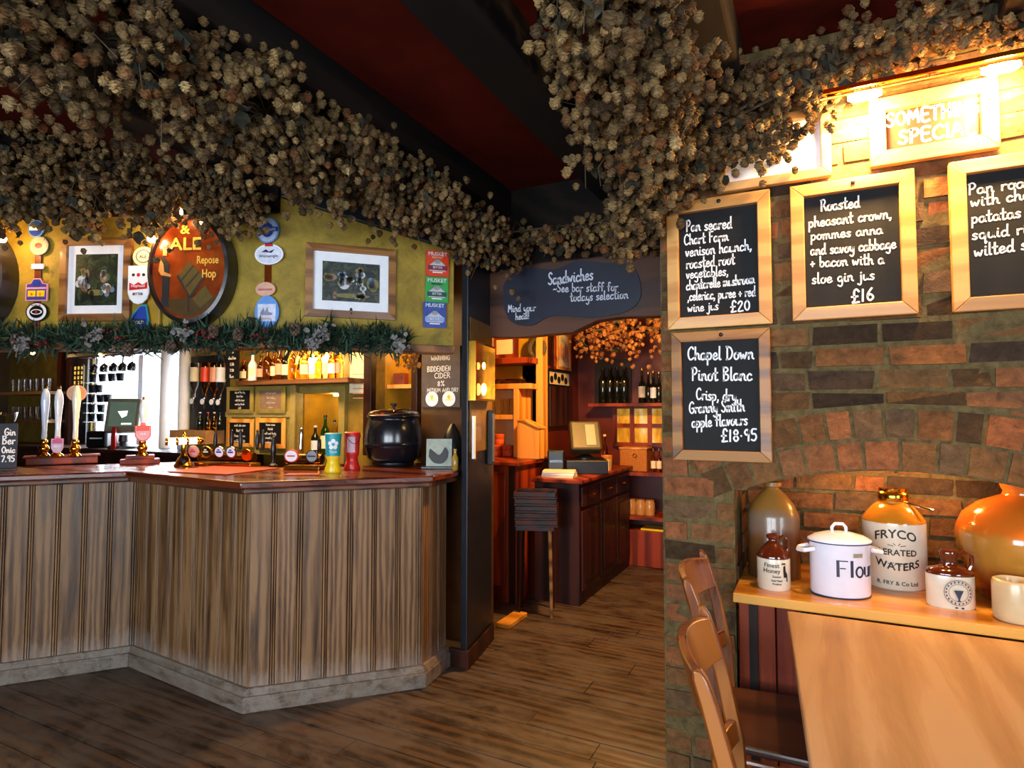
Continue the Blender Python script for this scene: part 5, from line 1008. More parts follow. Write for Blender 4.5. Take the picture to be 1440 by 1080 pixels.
# ---------------------------------------------------------------- plank shelf and jars
PZ = .775
mb = MB(); mb.box(-.28, .79, 2.354, 2.945, PZ-.034, PZ); pk = mb.build('plank_shelf', M['plank'], None, smooth=0, bevel=.004); tag(pk, 'thick honey coloured plank shelf in the brick niche carrying the jars', 'shelf')
sp = thing('settle_panel', 'dark wooden boarded panel under the plank shelf beside the chairs', 'panel', (0, 0, 0)); mb = MB()
for k in range(8): mb.box(-.272+k*.13, -.272+k*.13+.126, 2.46, 2.485, .0, PZ-.036)
mb.build('boards', M['redwood'], sp, smooth=0, bevel=.003); mb = MB(); mb.box(-.235, -.205, 2.44, 2.46, 0, PZ-.036); mb.box(-.06, -.03, 2.44, 2.46, 0, PZ-.036); mb.build('battens', M['darkwood'], sp, smooth=0)
def jloc(px, py): q = on_z(px, py, PZ); return (q.x, q.y, PZ)
def wrapT(mb, txt, size, r, cz, th0=0, arch=0, wt=0, wx=1):
    def wp(a, b):
        th = a/r+th0; zz = b+arch*(1-math.cos(min(1.5, abs(a/r))*1.2))*-1; return (math.sin(th)*(r+.0012), -math.cos(th)*(r+.0012), zz)
    bold(mb, txt, size, 0, cz, warp=wp, wt=wt, wx=wx)
# large brown stoneware jar
loc = (-.16, 2.69, PZ); t = thing('stoneware_jar', 'tall dull brown stoneware jar standing at the left of the niche', 'jar', loc, face(loc)); r = .098
mb = MB(); mb.lathe([(.1, 0), (r, .008), (r, .235), (r*.97, .25), (r*.8, .285), (r*.5, .325), (.03, .342), (.024, .35), (.034, .357), (.034, .372), (.026, .375), (.02, .37), (.001, .36)], 40)
m, nt, N, L, b = nodes('two_tone_stoneware'); tc = N.new('ShaderNodeTexCoord'); sx = N.new('ShaderNodeSeparateXYZ'); L.new(tc.outputs['Object'], sx.inputs[0]); nz = noise(N, L, 5, 4, tc.outputs['Object']); ad = N.new('ShaderNodeMath'); ad.operation = 'MULTIPLY_ADD'; L.new(nz, ad.inputs[0]); ad.inputs[1].default_value = .06; L.new(sx.outputs['Z'], ad.inputs[2])
rp = ramp(N, [(.0, '5a3418'), (.18, '6a4222'), (.22, '7a5f4e'), (.265, '7a6450'), (.30, '8a6028'), (1, '94682c')]); L.new(ad.outputs[0], rp.inputs[0]); L.new(rp.outputs[0], b.inputs['Base Color']); setin(b, 'Roughness', .3); setin(b, 'Coat Weight', .3)
mb.build('body', m, t, smooth=50)
# small brown-topped jug
def jug(px, py, r, h, label, sy=1, mark='text'):
    loc = jloc(px, py); loc = (loc[0], loc[1]+r*sy*.9, PZ); t = thing('stoneware_jug', label, 'jug', loc, face(loc)+(R(8) if sy == 1 else R(14)))
    mb = MB(); mb.lathe([(r*.94, 0), (r, .006), (r, h*.56), (r*.98, h*.58)], 36, None, 1, sy); mb.build('body', M['stone_cream'], t, smooth=50)
    mb = MB(); mb.lathe([(r*.985, h*.575), (r*1.0, h*.60), (r*.85, h*.68), (r*.45, h*.82), (r*.28, h*.87), (r*.27, h*.9), (r*.4, h*.93), (r*.4, h*.98), (r*.3, h), (r*.2, h*.99), (.001, h*.95)] if sy == 1 else [(r*.985, h*.575), (r*1.0, h*.60), (r*.9, h*.66), (r*.55, h*.70), (r*.36, h*.73), (r*.33, h*.78), (r*.33, h*.88), (r*.38, h*.9), (r*.38, h*.96), (r*.3, h), (.001, h*.99)], 30, None, 1, sy if sy == 1 else .7); mb.build('glazed_top', M['glaze_brown'], t, smooth=50)
    mb = MB(); mb.tube([(r*.3, 0, h*.9), (r*.6, 0, h*.97), (r*.9, 0, h*.9), (r*.92, 0, h*.76), (r*.8, 0, h*.66)], r*.11, 8); mb.build('handle', M['glaze_brown'], t)
    return t, loc
t, loc = jug(1087, 831, .058, .198, 'small cream stoneware jug with brown glazed top in front of the tall jar')
mb = MB()
for tx, z, sz in (('Finest', .086, .022), ('Honey', .066, .022), ('Sussex', .05, .011), ('Real Mead', .036, .009), ('Produce', .024, .009)): wrapT(mb, tx, sz, .058, z, -.25 if sz > .02 else .05, 0, .0004)
for k, (aa, z, w_, h_) in enumerate(((.55, .08, .012, .03), (.62, .06, .018, .02), (.5, .1, .02, .006), (.72, .05, .006, .03))):
    v = [(.0593*math.sin(aa+dx), -.0593*math.cos(aa+dx), z+dz) for dx, dz in ((-w_*8, -h_/2), (w_*8, -h_/2), (w_*4, h_/2), (-w_*8, h_/3))]; mb.add(v, [(0, 1, 2, 3)])
mb.build('printed_label', M['ink'], t, smooth=0)
t, loc = jug(1340, 857, .07, .19, 'low oval cream and brown stoneware flask with a round crest', .58)
mb = MB(); pts = lambda rr: [(.0+rr*math.cos(2*PI*i/28), .058+rr*math.sin(2*PI*i/28)) for i in range(28)]
def ov(a, b): th = max(-1.4, min(1.4, a/.083)); return (.083*math.sin(th)*1.01, -.083*.58*math.cos(th)*1.02-.0012, b)
for rr, r2 in ((.042, .0405), (.029, .0278)):
    A, B_ = pts(rr), pts(r2); mb.add([ov(x+.012, z) for x, z in A]+[ov(x+.012, z) for x, z in B_], [(i, (i+1) % 28, 28+(i+1) % 28, 28+i) for i in range(28)])
for q in ([(-.014, .066), (.014, .066), (.006, .048), (.002, .036), (.006, .03), (-.006, .03), (-.002, .036), (-.006, .048)], [(-.012, .012), (-.004, .012), (-.004, .007), (-.012, .007)], [(.006, .012), (.014, .012), (.014, .006), (.006, .006)]): mb.add([ov(x+.012, z) for x, z in q], [tuple(range(len(q)))])
for k in range(20): a = 2*PI*k/20; c = (.0355*math.cos(a)+.012, .058+.0355*math.sin(a)); mb.add([ov(c[0]+dx, c[1]+dz) for dx, dz in ((-.002, -.003), (.002, -.003), (.002, .003), (-.002, .003))], [(0, 1, 2, 3)])
mb.build('printed_crest', M['navy'], t, smooth=0)
# enamel flour bin
loc = (.07, 2.52, PZ); A_, B_ = .100, .082; t = thing('flour_bin', 'white enamel flour bin with lid and looped handles on the plank', 'bin', loc, R(19)); 
mb = MB(); mb.lathe([(.95, 0), (.98, .004), (1.0, .012), (1.0, .178), (1.03, .186), (1.03, .19)], 48, Matrix.Diagonal((A_, B_, 1, 1))); mb.build('body', M['enamel'], t, smooth=50)
mb = MB(); mb.lathe([(.985, .0), (.995, .005), (.97, .006)], 48, Matrix.Diagonal((A_*1.012, B_*1.012, 1, 1))); mb.build('base_rim', M['navy'], t)
l = MB(); l.lathe([(1.06, .190), (1.07, .194), (1.05, .198), (.8, .212), (.4, .222), (.0, .225)], 48, Matrix.Diagonal((A_, B_, 1, 1))); lid = l.build('lid', M['enamel'], t, smooth=60)
mb = MB(); mb.lathe([(1.071, .188), (1.075, .192), (1.06, .1915)], 48, Matrix.Diagonal((A_, B_, 1, 1))); mb.build('lid_rim', M['navy'], lid)
mb = MB(); mb.tube([(-.024, 0, .22), (-.024, 0, .238), (-.014, 0, .25), (.014, 0, .25), (.024, 0, .238), (.024, 0, .22)], .006, 8); mb.build('lid_handle', M['enamel'], lid)
for s in (-1, 1): mb = MB(); mb.tube([(s*A_*.96, -.035, .165), (s*(A_+.03), -.03, .158), (s*(A_+.042), 0, .155), (s*(A_+.03), .03, .158), (s*A_*.96, .035, .165)], .008, 8); mb.build('side_handle', M['enamel'], t)
EW = 1.009
def ell(a, b):                                         # wraps along the oval front
    th = a/.098; return (A_*EW*math.sin(th), -B_*EW*math.cos(th), b)
mb = MB(); FL = {'F': [[(0, 0), (0, 1)], [(0, .96), (.55, .96)], [(.1, .52), (.42, .52)]], 'l': [[(.08, 0), (.08, 1)]], 'o': [oval(.22, .3, 14, .25, .32)], 'u': [[(.04, .62), (.04, .16)], [(.04, .16), (.16, .03), (.34, .1)], [(.4, .62), (.4, 0)]], 'r': [[(.06, .62), (.06, 0)], [(.1, .42), (.22, .6), (.34, .58)]]}
def thick(mb, p, pen, wf):
    n = len(p); v = []
    for i in range(n):
        a, b = p[max(i-1, 0)], p[min(i+1, n-1)]; dx, dz = b[0]-a[0], b[1]-a[1]; l_ = math.hypot(dx, dz) or 1; v += [wf(p[i][0]-dz/l_*pen, p[i][1]+dx/l_*pen), wf(p[i][0]+dz/l_*pen, p[i][1]-dx/l_*pen)]
    mb.add(v, [(2*i, 2*i+1, 2*i+3, 2*i+2) for i in range(n-1)])
cx = -.035; Hh = .058
for ch, wd in (('F', .68), ('l', .3), ('o', .58), ('u', .56), ('r', .4)):
    for s_ in FL[ch]:
        p = [(cx+x*Hh, .078+z*Hh) for x, z in (s_+[s_[0]] if ch == 'o' else s_)]; q = [p[0]]
        for a, b in zip(p, p[1:]): q += [(a[0]+(b[0]-a[0])*j/4, a[1]+(b[1]-a[1])*j/4) for j in (1, 2, 3, 4)]
        vertical = abs(s_[0][0]-s_[-1][0]) < .02 and ch != 'o'; thick(mb, q, Hh*(.085 if vertical else .06 if ch == 'o' else .035), ell)
    cx += wd*Hh
mb.build('lettering', M['navy'], t, smooth=0)
mb = MB(); EW = 1.014; mb.add([ell(.014+.005*k, z) for z in (.146, .160) for k in range(8)], [(k, k+1, 9+k, 8+k) for k in range(7)]); mb.build('paper_tag', plain('stained_tag', '9a8e72', .6), t, smooth=0)
# aerated-water jar, cream with amber shoulder
loc = (.262, 2.755, PZ); r = .106; t = thing('lettered_jar', 'large cream and amber stoneware jar with black curved lettering behind the flour bin', 'jar', loc, face(loc))
mb = MB(); mb.lathe([(r*.95, 0), (r, .008), (r, .238), (r*.995, .243)], 44); mb.build('body', M['stone_cream'], t, smooth=50)
mb = MB(); mb.lathe([(r*1.0, .241), (r*.99, .25), (r*.7, .29), (.056, .306), (.046, .31), (.046, .318), (.052, .322)], 44); mb.build('shoulder', M['glaze_amber'], t, smooth=50)
mb = MB(); mb.lathe([(.05, .318), (.052, .325), (.052, .343), (.049, .348), (.046, .352), (.048, .356), (.048, .364), (.03, .366), (0, .367)], 30); mb.build('stopper', M['brass'], t)
mb = MB(); mb.tube([(.045, -.02, .312), (.09, -.035, .302), (.125, -.045, .293)], .006, 8); mb.build('wire_bail', M['chrome'], t)
mb = MB(); wrapT(mb, 'FRYCO', .044, r, .192, .05, .05, .0010, 1.0); mb.build('lettering', M['ink'], t, smooth=0); mb = MB(); wrapT(mb, 'AERATED', .031, r, .128, .08, 0, .0007, 1.0); mb.build('lettering', M['ink'], t, smooth=0); mb = MB(); wrapT(mb, 'WATERS', .038, r, .074, .1, -.05, .0010, 1.0); mb.build('lettering', M['ink'], t, smooth=0); mb = MB(); wrapT(mb, 'R. FRY & Co Ltd', .02, r, .02, .08, 0, .0004)
mb.build('lettering', M['ink'], t, smooth=0); mb = MB()
for cz in (.164, .110):
    for k in range(9):
        a = R(-80+20*k)+(PI if cz < .15 else 0); x0_, z0_ = .012*math.sin(a), .012*math.cos(a)*.6; x1_, z1_ = .034*math.sin(a), .034*math.cos(a)*.45
        if k % 2 == 0: continue
        def wp(aa, bb): th = aa/r+.08; return (math.sin(th)*(r+.0012), -math.cos(th)*(r+.0012), bb)
        thick(mb, [(x0_, cz+z0_-.006), (x1_, cz+z1_-.006)], .0012, wp)
mb.build('printed_rays', M['ink'], t, smooth=0)
# big orange demijohn
loc = (.645, 2.70, PZ); t = thing('glazed_demijohn', 'big round orange glazed demijohn at the right edge of the plank', 'jar', loc, face(loc))
mb = MB(); mb.lathe([(.12, 0), (.13, .006), (.165, .08), (.192, .16), (.2, .215), (.195, .25), (.175, .295), (.13, .335), (.075, .36), (.06, .366), (.056, .38), (.064, .395), (.066, .405), (.05, .405), (.045, .38), (.001, .37)], 52)
m, nt, N, L, b = nodes('orange_over_brown_glaze'); tc = N.new('ShaderNodeTexCoord'); sx = N.new('ShaderNodeSeparateXYZ'); L.new(tc.outputs['Object'], sx.inputs[0]); nz = noise(N, L, 6, 4, tc.outputs['Object']); ad = N.new('ShaderNodeMath'); ad.operation = 'MULTIPLY_ADD'; L.new(nz, ad.inputs[0]); ad.inputs[1].default_value = .09; L.new(sx.outputs['Z'], ad.inputs[2])
rp = ramp(N, [(.0, '4a120a'), (.12, '6a1c0c'), (.19, 'a8742c'), (.27, 'b47c30'), (.3, 'c8661c'), (1, 'c4601a')]); L.new(ad.outputs[0], rp.inputs[0]); L.new(rp.outputs[0], b.inputs['Base Color']); setin(b, 'Roughness', .14); setin(b, 'Coat Weight', .6)
mb.build('body', m, t, smooth=50); mb = MB(); mb.tube([(.05, -.02, .385), (.1, -.03, .40), (.14, -.03, .375), (.145, -.03, .33)], .013, 8); mb.build('handle', M['glaze_orange'], t)
loc = (.555, 2.445, PZ); t = thing('cream_crock', 'small cream stoneware pot cut off at the right edge, front of plank', 'pot', loc); mb = MB(); mb.lathe([(.052, 0), (.058, .006), (.06, .02), (.06, .115), (.057, .125), (.05, .128), (.046, .12), (.044, .02), (.0, .015)], 36)
mb.build('body', plain('buff_crock', 'cbb48a', .3, 0, .08, 8, 0, .5, .3), t, smooth=50)
t = thing('assumed_niche_lamp', 'assumed slim warm strip lamp, unseen under the brick arch of the niche', 'lamp', (.26, 2.75, 1.211)); mb = MB(); mb.tube([(-.12, 0, 0), (.12, 0, 0)], .004, 8); mb.build('lamp_tube', glow('assumed_niche_glow', (1, .6, .2), 4), t); mb = MB(); mb.box(-.13, .13, -.008, .008, .004, .012); mb.build('lamp_holder', M['brass'], t, smooth=0)  # strip lamp assumed from the orange light in the niche, itself unseen
point('assumed_niche_light', (.16, 2.77, 1.19), (1, .50, .12), 3.2, .02); point('assumed_niche_light', (.42, 2.75, 1.19), (1, .50, .12), 4.5, .02)  # light of the assumed niche lamp
# ---------------------------------------------------------------- table
TZ = .742
tb = thing('pub_table', 'pale scrubbed wooden table in the right foreground against the plank shelf', 'table', (.42, 1.55, 0))
c_ = [on_z(1106, 853, TZ), on_z(1141, 1082, TZ)]; d_ = (c_[1]-c_[0]).normalized(); far = V(c_[0].x+(2.338-c_[0].y)/d_.y*d_.x, 2.338, 0); near = far+d_*1.45
mb = MB(); ps = [(near.x, near.y), (near.x+1.0, near.y+.02), (far.x+1.0, 2.338), (far.x, 2.338)]; ps = [(x-.42, y-1.55) for x, y in ps]; mb.prism(ps, TZ-.035, TZ); mb.build('tabletop', M['table'], tb, smooth=0, bevel=.005)
mb = MB(); mb.prism([(x*.7+.03, y*.82) for x, y in ps], TZ-.12, TZ-.036); mb.build('apron', M['darkwood'], tb, smooth=0)
for x in (-.12, .36):
    for y in (-.5, .58): mb = MB(); mb.lathe([(.028, 0), (.034, .1), (.03, .3), (.04, .5), (.035, .622)], 16, TR(x+.04, y, 0)); mb.build('leg', M['darkwood'], tb)
# ---------------------------------------------------------------- chairs
def chair(loc, rz, label):
    t = thing('dining_chair', label, 'chair', loc, rz, None); Wd = .205
    mb = MB(); mb.prism([(-.2, .19), (-.215, -.2), (.215, -.2), (.2, .19)], .43, .455); mb.build('seat', wood('dark_seat', '2a1206', '4a2410', '5c3018', 'y', 5, .4, .1, .05, 10, .05), t, smooth=0, bevel=.008)
    def post(s):
        mb = MB(); pr = []
        for z, y, dp in ((.0, .23, .03), (.25, .205, .034), (.44, .195, .038), (.6, .205, .04), (.75, .235, .038), (.86, .265, .034), (.905, .28, .03), (.925, .287, .016)): pr.append((y-dp/2, y+dp/2, z))
        v = []
        for a, b, z in pr: v += [(s*Wd-.013, a, z), (s*Wd+.013, a, z), (s*Wd+.013, b, z), (s*Wd-.013, b, z)]
        n = len(pr); mb.add(v, [(4*i+j, 4*i+(j+1) % 4, 4*i+4+(j+1) % 4, 4*i+4+j) for i in range(n-1) for j in range(4)]+[(3, 2, 1, 0), (4*n-4, 4*n-3, 4*n-2, 4*n-1)]); return mb
    for s in (-1, 1): post(s).build('back_post', M['chair'], t, smooth=50, bevel=.005)
    def rail(nm, z0, z1, y0, y1, bow, th, crown=0):
        mb = MB(); n = 14; v = []
        for i in range(n+1):
            u = -1+2*i/n; bw = bow*(1-u*u); zc = crown*(1-u*u)
            v += [(u*(Wd-.014), y0+bw-th/2, z0), (u*(Wd-.014), y0+bw+th/2, z0), (u*(Wd-.014), y1+bw+th/2, z1+zc), (u*(Wd-.014), y1+bw-th/2, z1+zc)]
        f = [(4*i+a, 4*i+b, 4*i+4+b, 4*i+4+a) for i in range(n) for a, b in ((0, 1), (1, 2), (2, 3), (3, 0))]+[(3, 2, 1, 0), (4*n, 4*n+1, 4*n+2, 4*n+3)]
        mb.add(v, f); mb.build(nm, M['chair'], t, smooth=40, bevel=.004)
    rail('crest_rail', .80, .90, .245, .275, .05, .022, .02); rail('middle_rail', .6, .65, .205, .215, .04, .018)
    for s in (-1, 1): mb = MB(); mb.tube([(s*.185, -.175, .43), (s*.19, -.185, .2), (s*.195, -.19, 0)], [.019, .018, .014], 10); mb.build('front_leg', M['chair'], t)
    for s in (-1, 1): mb = MB(); mb.tube([(s*.19, -.18, .2), (s*.2, .2, .2)], .011, 8); mb.build('stretcher', M['chair'], t)
    return t
chair((.035, 1.50, 0), R(90)+R(8), 'nearer of two amber wooden chairs, seen edge on at the table')
chair((-.088, 2.135, 0), R(90)+R(3), 'farther amber wooden chair between the nearer chair and brick pillar')

# ================================================================ HOPS
def cone_mesh(n=8, tiers=5):
    v = []; f = []; L_ = .042
    v.append((0, 0, 0)); rings = []
    for k in range(tiers):
        u0 = k/tiers
        for up, (fz, fr) in enumerate(((.0, .86), (.75, 1.16))):
            u = (k+fz*.95)/tiers; r = .0165*math.sin(min(1, u*.93+.14)*PI)**.7*fr; ring = []
            for i in range(n):
                a = 2*PI*(i+.5*(k % 2))/n; rr = r*(1+.17*(-1)**i*(1 if up else .2)); ring.append(len(v)); v.append((rr*math.cos(a), rr*math.sin(a), -L_*u-(.004*(1 if i % 2 else -.3) if up else 0)))
            rings.append(ring)
    v.append((0, 0, -L_*1.02)); e = len(v)-1
    for i in range(n): f.append((0, rings[0][(i+1) % n], rings[0][i]))
    for a, b in zip(rings, rings[1:]):
        for i in range(n): f.append((a[i], a[(i+1) % n], b[(i+1) % n], b[i]))
    for i in range(n): f.append((e, rings[-1][i], rings[-1][(i+1) % n]))
    return np.array(v), f
CV, CF = cone_mesh()
LV = np.array([(0, 0, 0), (.018, .01, -.012), (.026, -.004, -.034), (.012, .006, -.05), (0, -.008, -.062), (-.013, .007, -.048), (-.026, -.003, -.033), (-.018, .009, -.011), (0, .006, -.028)])
LF = [(8, i, i+1) for i in range(0, 7)]+[(8, 7, 0)]
def rots(n, tilt):
    yaw = RNG.uniform(0, 2*PI, n); t = RNG.normal(0, tilt, n); r = RNG.uniform(0, 2*PI, n)
    ca, sa = np.cos(yaw), np.sin(yaw); ct, st = np.cos(t), np.sin(t); Z = np.zeros(n); O = np.ones(n)
    Rz = np.stack([np.stack([ca, -sa, Z], -1), np.stack([sa, ca, Z], -1), np.stack([Z, Z, O], -1)], -2); Rx = np.stack([np.stack([O, Z, Z], -1), np.stack([Z, ct, -st], -1), np.stack([Z, st, ct], -1)], -2)
    cb, sb = np.cos(r), np.sin(r); Rz2 = np.stack([np.stack([cb, -sb, Z], -1), np.stack([sb, cb, Z], -1), np.stack([Z, Z, O], -1)], -2)
    return Rz @ Rx @ Rz2
def scatter_mesh(name, bv, bf, P, Rm, S, mat, parent, smooth=True):
    n = len(P); k = len(bv); V_ = (np.einsum('nij,kj->nki', Rm, bv)*S[:, None, None]+P[:, None, :]).reshape(-1, 3)
    me = bpy.data.meshes.new(name); tri = np.array([len(q) for q in bf]); flat = np.concatenate([np.array(q) for q in bf]); nl = len(flat)
    loops = (flat[None, :]+(np.arange(n)*k)[:, None]).reshape(-1); tot = np.tile(tri, n); st = np.concatenate([[0], np.cumsum(tot)[:-1]])
    me.vertices.add(n*k); me.vertices.foreach_set('co', V_.astype(np.float32).ravel()); me.loops.add(len(loops)); me.loops.foreach_set('vertex_index', loops.astype(np.int32))
    me.polygons.add(len(tot)); me.polygons.foreach_set('loop_start', st.astype(np.int32))
    if smooth: me.polygons.foreach_set('use_smooth', np.zeros(len(tot), dtype=bool))
    me.materials.append(mat); me.update(calc_edges=True); me.validate(); o = bpy.data.objects.new(name, me); COL.objects.link(o); o.parent = parent; return o
def single_cone(mat):
    me = bpy.data.meshes.new('hop_cone'); me.from_pydata([tuple(p) for p in CV], [], CF); me.materials.append(mat); me.update(); return me
def hop_garland(label, path, n, seed, mat='hop', leaves=.07, size=1.0, tilt=.35, group='swags of dried hops', drop=.35, parts=100):
    """path: list of (x,y,z,rx,rz): swag centre line with horizontal and vertical radii"""
    g = np.random.default_rng(seed); P0 = np.array(path, float); base = P0[0, :3]; t = thing('hop_swag', label, 'hops', tuple(base), 0, group)
    seg = np.linalg.norm(np.diff(P0[:, :3], axis=0), axis=1); wgt = seg*(P0[:-1, 3]+P0[1:, 3]); cum = np.concatenate([[0], np.cumsum(wgt)]); cum /= cum[-1]
    ncl = max(8, n//9); pts = []
    def sample(m):
        u = g.uniform(0, 1, m); i = np.clip(np.searchsorted(cum, u)-1, 0, len(P0)-2); f = (u-cum[i])/(cum[i+1]-cum[i]+1e-9); q = P0[i]*(1-f)[:, None]+P0[i+1]*f[:, None]
        d = (P0[i+1, :2]-P0[i, :2]); d /= np.linalg.norm(d, axis=1)[:, None]+1e-9; side = np.stack([-d[:, 1], d[:, 0]], -1)
        a = g.uniform(0, 2*PI, m); rr = g.uniform(.25, 1, m)**.45; wob = 1+.28*np.sin(u*37+seed)+.18*np.sin(u*83+2*seed)
        out = q[:, :3].copy(); out[:, :2] += side*(np.cos(a)*rr*q[:, 3]*wob)[:, None]; dz = np.sin(a)*rr*q[:, 4]*wob; out[:, 2] += np.where(dz < 0, dz*1.0, dz*.8); return out
    C = sample(ncl); idx = g.integers(0, ncl, n); off = g.normal(0, 1, (n, 3))*np.array([.032, .032, .05]); off[:, 2] -= np.abs(off[:, 2])*drop
    P = C[idx]+off; P[:, 2] = np.minimum(P[:, 2], H-.012)
    S = g.uniform(.72, 1.2, n)*size; Rm = rots(n, tilt); rel = P-base
    dist = np.linalg.norm(P-np.array([0, 0, EYE]), axis=1)/S
    vis = []                                            # the cones that show largest become parts of their own
    for i in np.argsort(dist):
        p = P[i]; X = p[0]*CY+p[1]*SY; F = -p[0]*SY+p[1]*CY
        if F > .3 and abs(X/F) < .84 and (p[2]-EYE)/F < .68: vis.append(i)
        if len(vis) >= parts: break
    me = single_cone(M[mat]); keep = np.ones(n, bool)
    for i in vis:
        keep[i] = False; c = bpy.data.objects.new('hop_cone', me); COL.objects.link(c); c.parent = t
        c.matrix_local = Matrix.Translation(rel[i]) @ Matrix(Rm[i].tolist()).to_4x4() @ Matrix.Scale(float(S[i]), 4)
    o = scatter_mesh('hop_cones', CV, CF, rel[keep], Rm[keep], S[keep], M[mat], t); o['kind'] = 'stuff'
    nlf = int(n*leaves); Q = sample(nlf)-base; Q[:, 2] = np.minimum(Q[:, 2]+base[2], H-.012)-base[2]; scatter_mesh('hop_leaves', LV, LF, Q, rots(nlf, .8), g.uniform(.7, 1.5, nlf)*size, M['hopleaf'], t)['kind'] = 'stuff'
    mb = MB()
    for k in range(3): mb.tube([tuple(p[:3]-base+np.array([g.normal(0, .03), g.normal(0, .03), g.normal(0, .03)])) for p in P0], .006, 5)
    S2 = sample(max(6, n//30))
    for p in S2:
        j = np.argmin(np.linalg.norm(P0[:, :3]-p, axis=1)); a = P0[j, :3]; e = p+np.array([g.normal(0, .04), g.normal(0, .04), -abs(g.normal(.06, .05))]); mb.tube([tuple(a-base), tuple((a+p)/2-base+np.array([0, 0, .02])), tuple(p-base), tuple(e-base)], [.004, .003, .002, .0015], 4)
    if mat == 'hopred':
        for p in P0: mb.tube([tuple(p[:3]-base), (p[0]-base[0], p[1]-base[1], H-base[2])], .005, 5)
    mb.build('bine_stems', M['stem'], t)['kind'] = 'stuff'
    return t
hop_garland('huge swag of dried hops running along the central ceiling beam toward the post', [(-1.86, .3, 2.53, .24, .17), (-1.86, 1.0, 2.53, .25, .18), (-1.84, 1.6, 2.55, .23, .17), (-1.80, 2.1, 2.55, .19, .14), (-1.76, 2.5, 2.51, .17, .12), (-1.70, 2.85, 2.48, .15, .12), (-1.66, 3.05, 2.42, .11, .15), (-1.62, 3.2, 2.37, .06, .1)], 4300, 3, size=.84)
q0, q1, q2, q3 = on_fl(-10, 215, .28), on_fl(110, 235, .25), on_fl(250, 258, .22), on_fl(365, 283, .2)
hop_garland('darker swag of dried hops hanging over the left of the bar above the barrel ends', [(q0.x-.4, q0.y-.2, q0.z-.06, .16, .33), (*(q0-V(0,0,.06)), .16, .33), (*(q1-V(0,0,.05)), .15, .26), (*(q2-V(0,0,.0)), .12, .15), (*q3, .06, .06)], 2700, 5, size=.84)
hop_garland('thick bunch of dried hops hanging from the beam by the brick pillar', [(-.46, 1.15, 2.62, .15, .14), (-.48, 1.6, 2.57, .2, .17), (-.52, 2.05, 2.49, .2, .2), (-.56, 2.3, 2.41, .16, .22)], 1750, 8, size=.88)
hop_garland('drooping cluster of dried hops at the top left corner of the brickwork', [(-.36, 2.38, 2.48, .05, .11), (-.50, 2.36, 2.42, .1, .15), (-.67, 2.38, 2.29, .1, .13), (-.74, 2.44, 2.22, .04, .06)], 620, 9, size=.88)
hop_garland('swag of lamp lit dried hops running above the picture light', [(-.38, 2.36, 2.53, .06, .19), (-.1, 2.37, 2.58, .06, .16), (.1, 2.38, 2.66, .06, .12), (.35, 2.4, 2.74, .05, .06), (.62, 2.4, 2.74, .05, .05), (.95, 2.4, 2.74, .05, .05)], 1100, 11, size=.85, drop=.0)
hop_garland('dim swag of dried hops along the top of the doorway beam', [(-1.62, 3.25, 2.50, .06, .10), (-1.4, 3.27, 2.48, .06, .07), (-1.05, 3.27, 2.50, .06, .05), (-.75, 3.27, 2.47, .06, .07)], 300, 13)
q0, q1 = on_y(815, 470, 5.0), on_y(940, 468, 5.0)
hop_garland('reddish dried hops hanging in the back room beyond the doorway', [(q0.x, 5.0, q0.z, .1, .14), ((q0.x+q1.x)/2, 5.05, q0.z+.05, .12, .2), (q1.x, 5.0, q1.z, .1, .18)], 420, 17, 'hopred')

# ================================================================ EVERGREEN GARLAND on the fascia ledge
g = np.random.default_rng(4); pth = []
for px in range(-10, 372, 12): q = on_fl(px, 480, .06); pth.append((q.x, q.y, 1.825))
for px in range(390, 572, 12): q = on_fr(px, 480, .06); pth.append((q.x, q.y, 1.825))
pth = np.array(pth); t = thing('evergreen_garland', 'evergreen garland with pine cones and red berries along the bar ledge', 'garland', tuple(pth[len(pth)//2])); b0 = pth[len(pth)//2]
u = g.uniform(0, len(pth)-1.001, 1500); i = u.astype(int); C = pth[i]+(pth[i+1]-pth[i])*(u-i)[:, None]; sag = .012*np.sin(u*.9)+.014*np.sin(u*2.3+1)
C += g.normal(0, 1, (1500, 3))*np.array([.022, .022, .028]); C[:, 2] += sag-.01
NV = np.array([(-.006, 0, 0), (.006, 0, 0), (.004, .004, .05), (0, 0, .085), (-.004, .004, .05)]); o = scatter_mesh('fir_foliage', NV, [(0, 1, 2, 4), (4, 2, 3)], np.repeat(C, 3, axis=0)-b0, rots(4500, 1.25), g.uniform(.6, 1.1, 4500), M['fir'], t); o['kind'] = 'stuff'
mb = MB(); mb.tube([tuple(p-b0) for p in pth], .012, 6); mb.build('garland_core', M['stem'], t)
def gp(px): f, k_ = (on_fl, FB) if px < 385 else (on_fr, FA); return f, k_
for px, py in ((22, 478), (240, 487), (335, 470), (415, 463), (180, 492), (300, 466)):
    f, _ = gp(px); q = f(px, py, .12)-Vector(b0); mb = MB()
    for k in range(6):
        for j in range(8): a = 2*PI*(j+.5*(k % 2))/8; rr = .026*math.sin((k+1)/7*PI)**.8; c = V(q.x+rr*math.cos(a), q.y+rr*.6*math.sin(a), q.z-.03+.011*k); mb.box(-.006, .006, -.004, .004, -.005, .007, Matrix.Translation(c) @ Euler((0, 0, a)).to_matrix().to_4x4())
    mb.build('pine_cone', M['pinecone'], t, smooth=0)
for px, py, n_ in ((285, 470, 22), (60, 484, 8), (362, 470, 8), (165, 470, 8)):
    f, _ = gp(px); mb = MB(); q = f(px, py, .13)-Vector(b0)
    for k in range(n_): mb.ball((q.x+g.normal(0, .04), q.y+g.normal(0, .02), q.z+g.normal(0, .015)), .008, n=8, m=5)
    mb.build('berries', M['berry'], t)['kind'] = 'stuff'
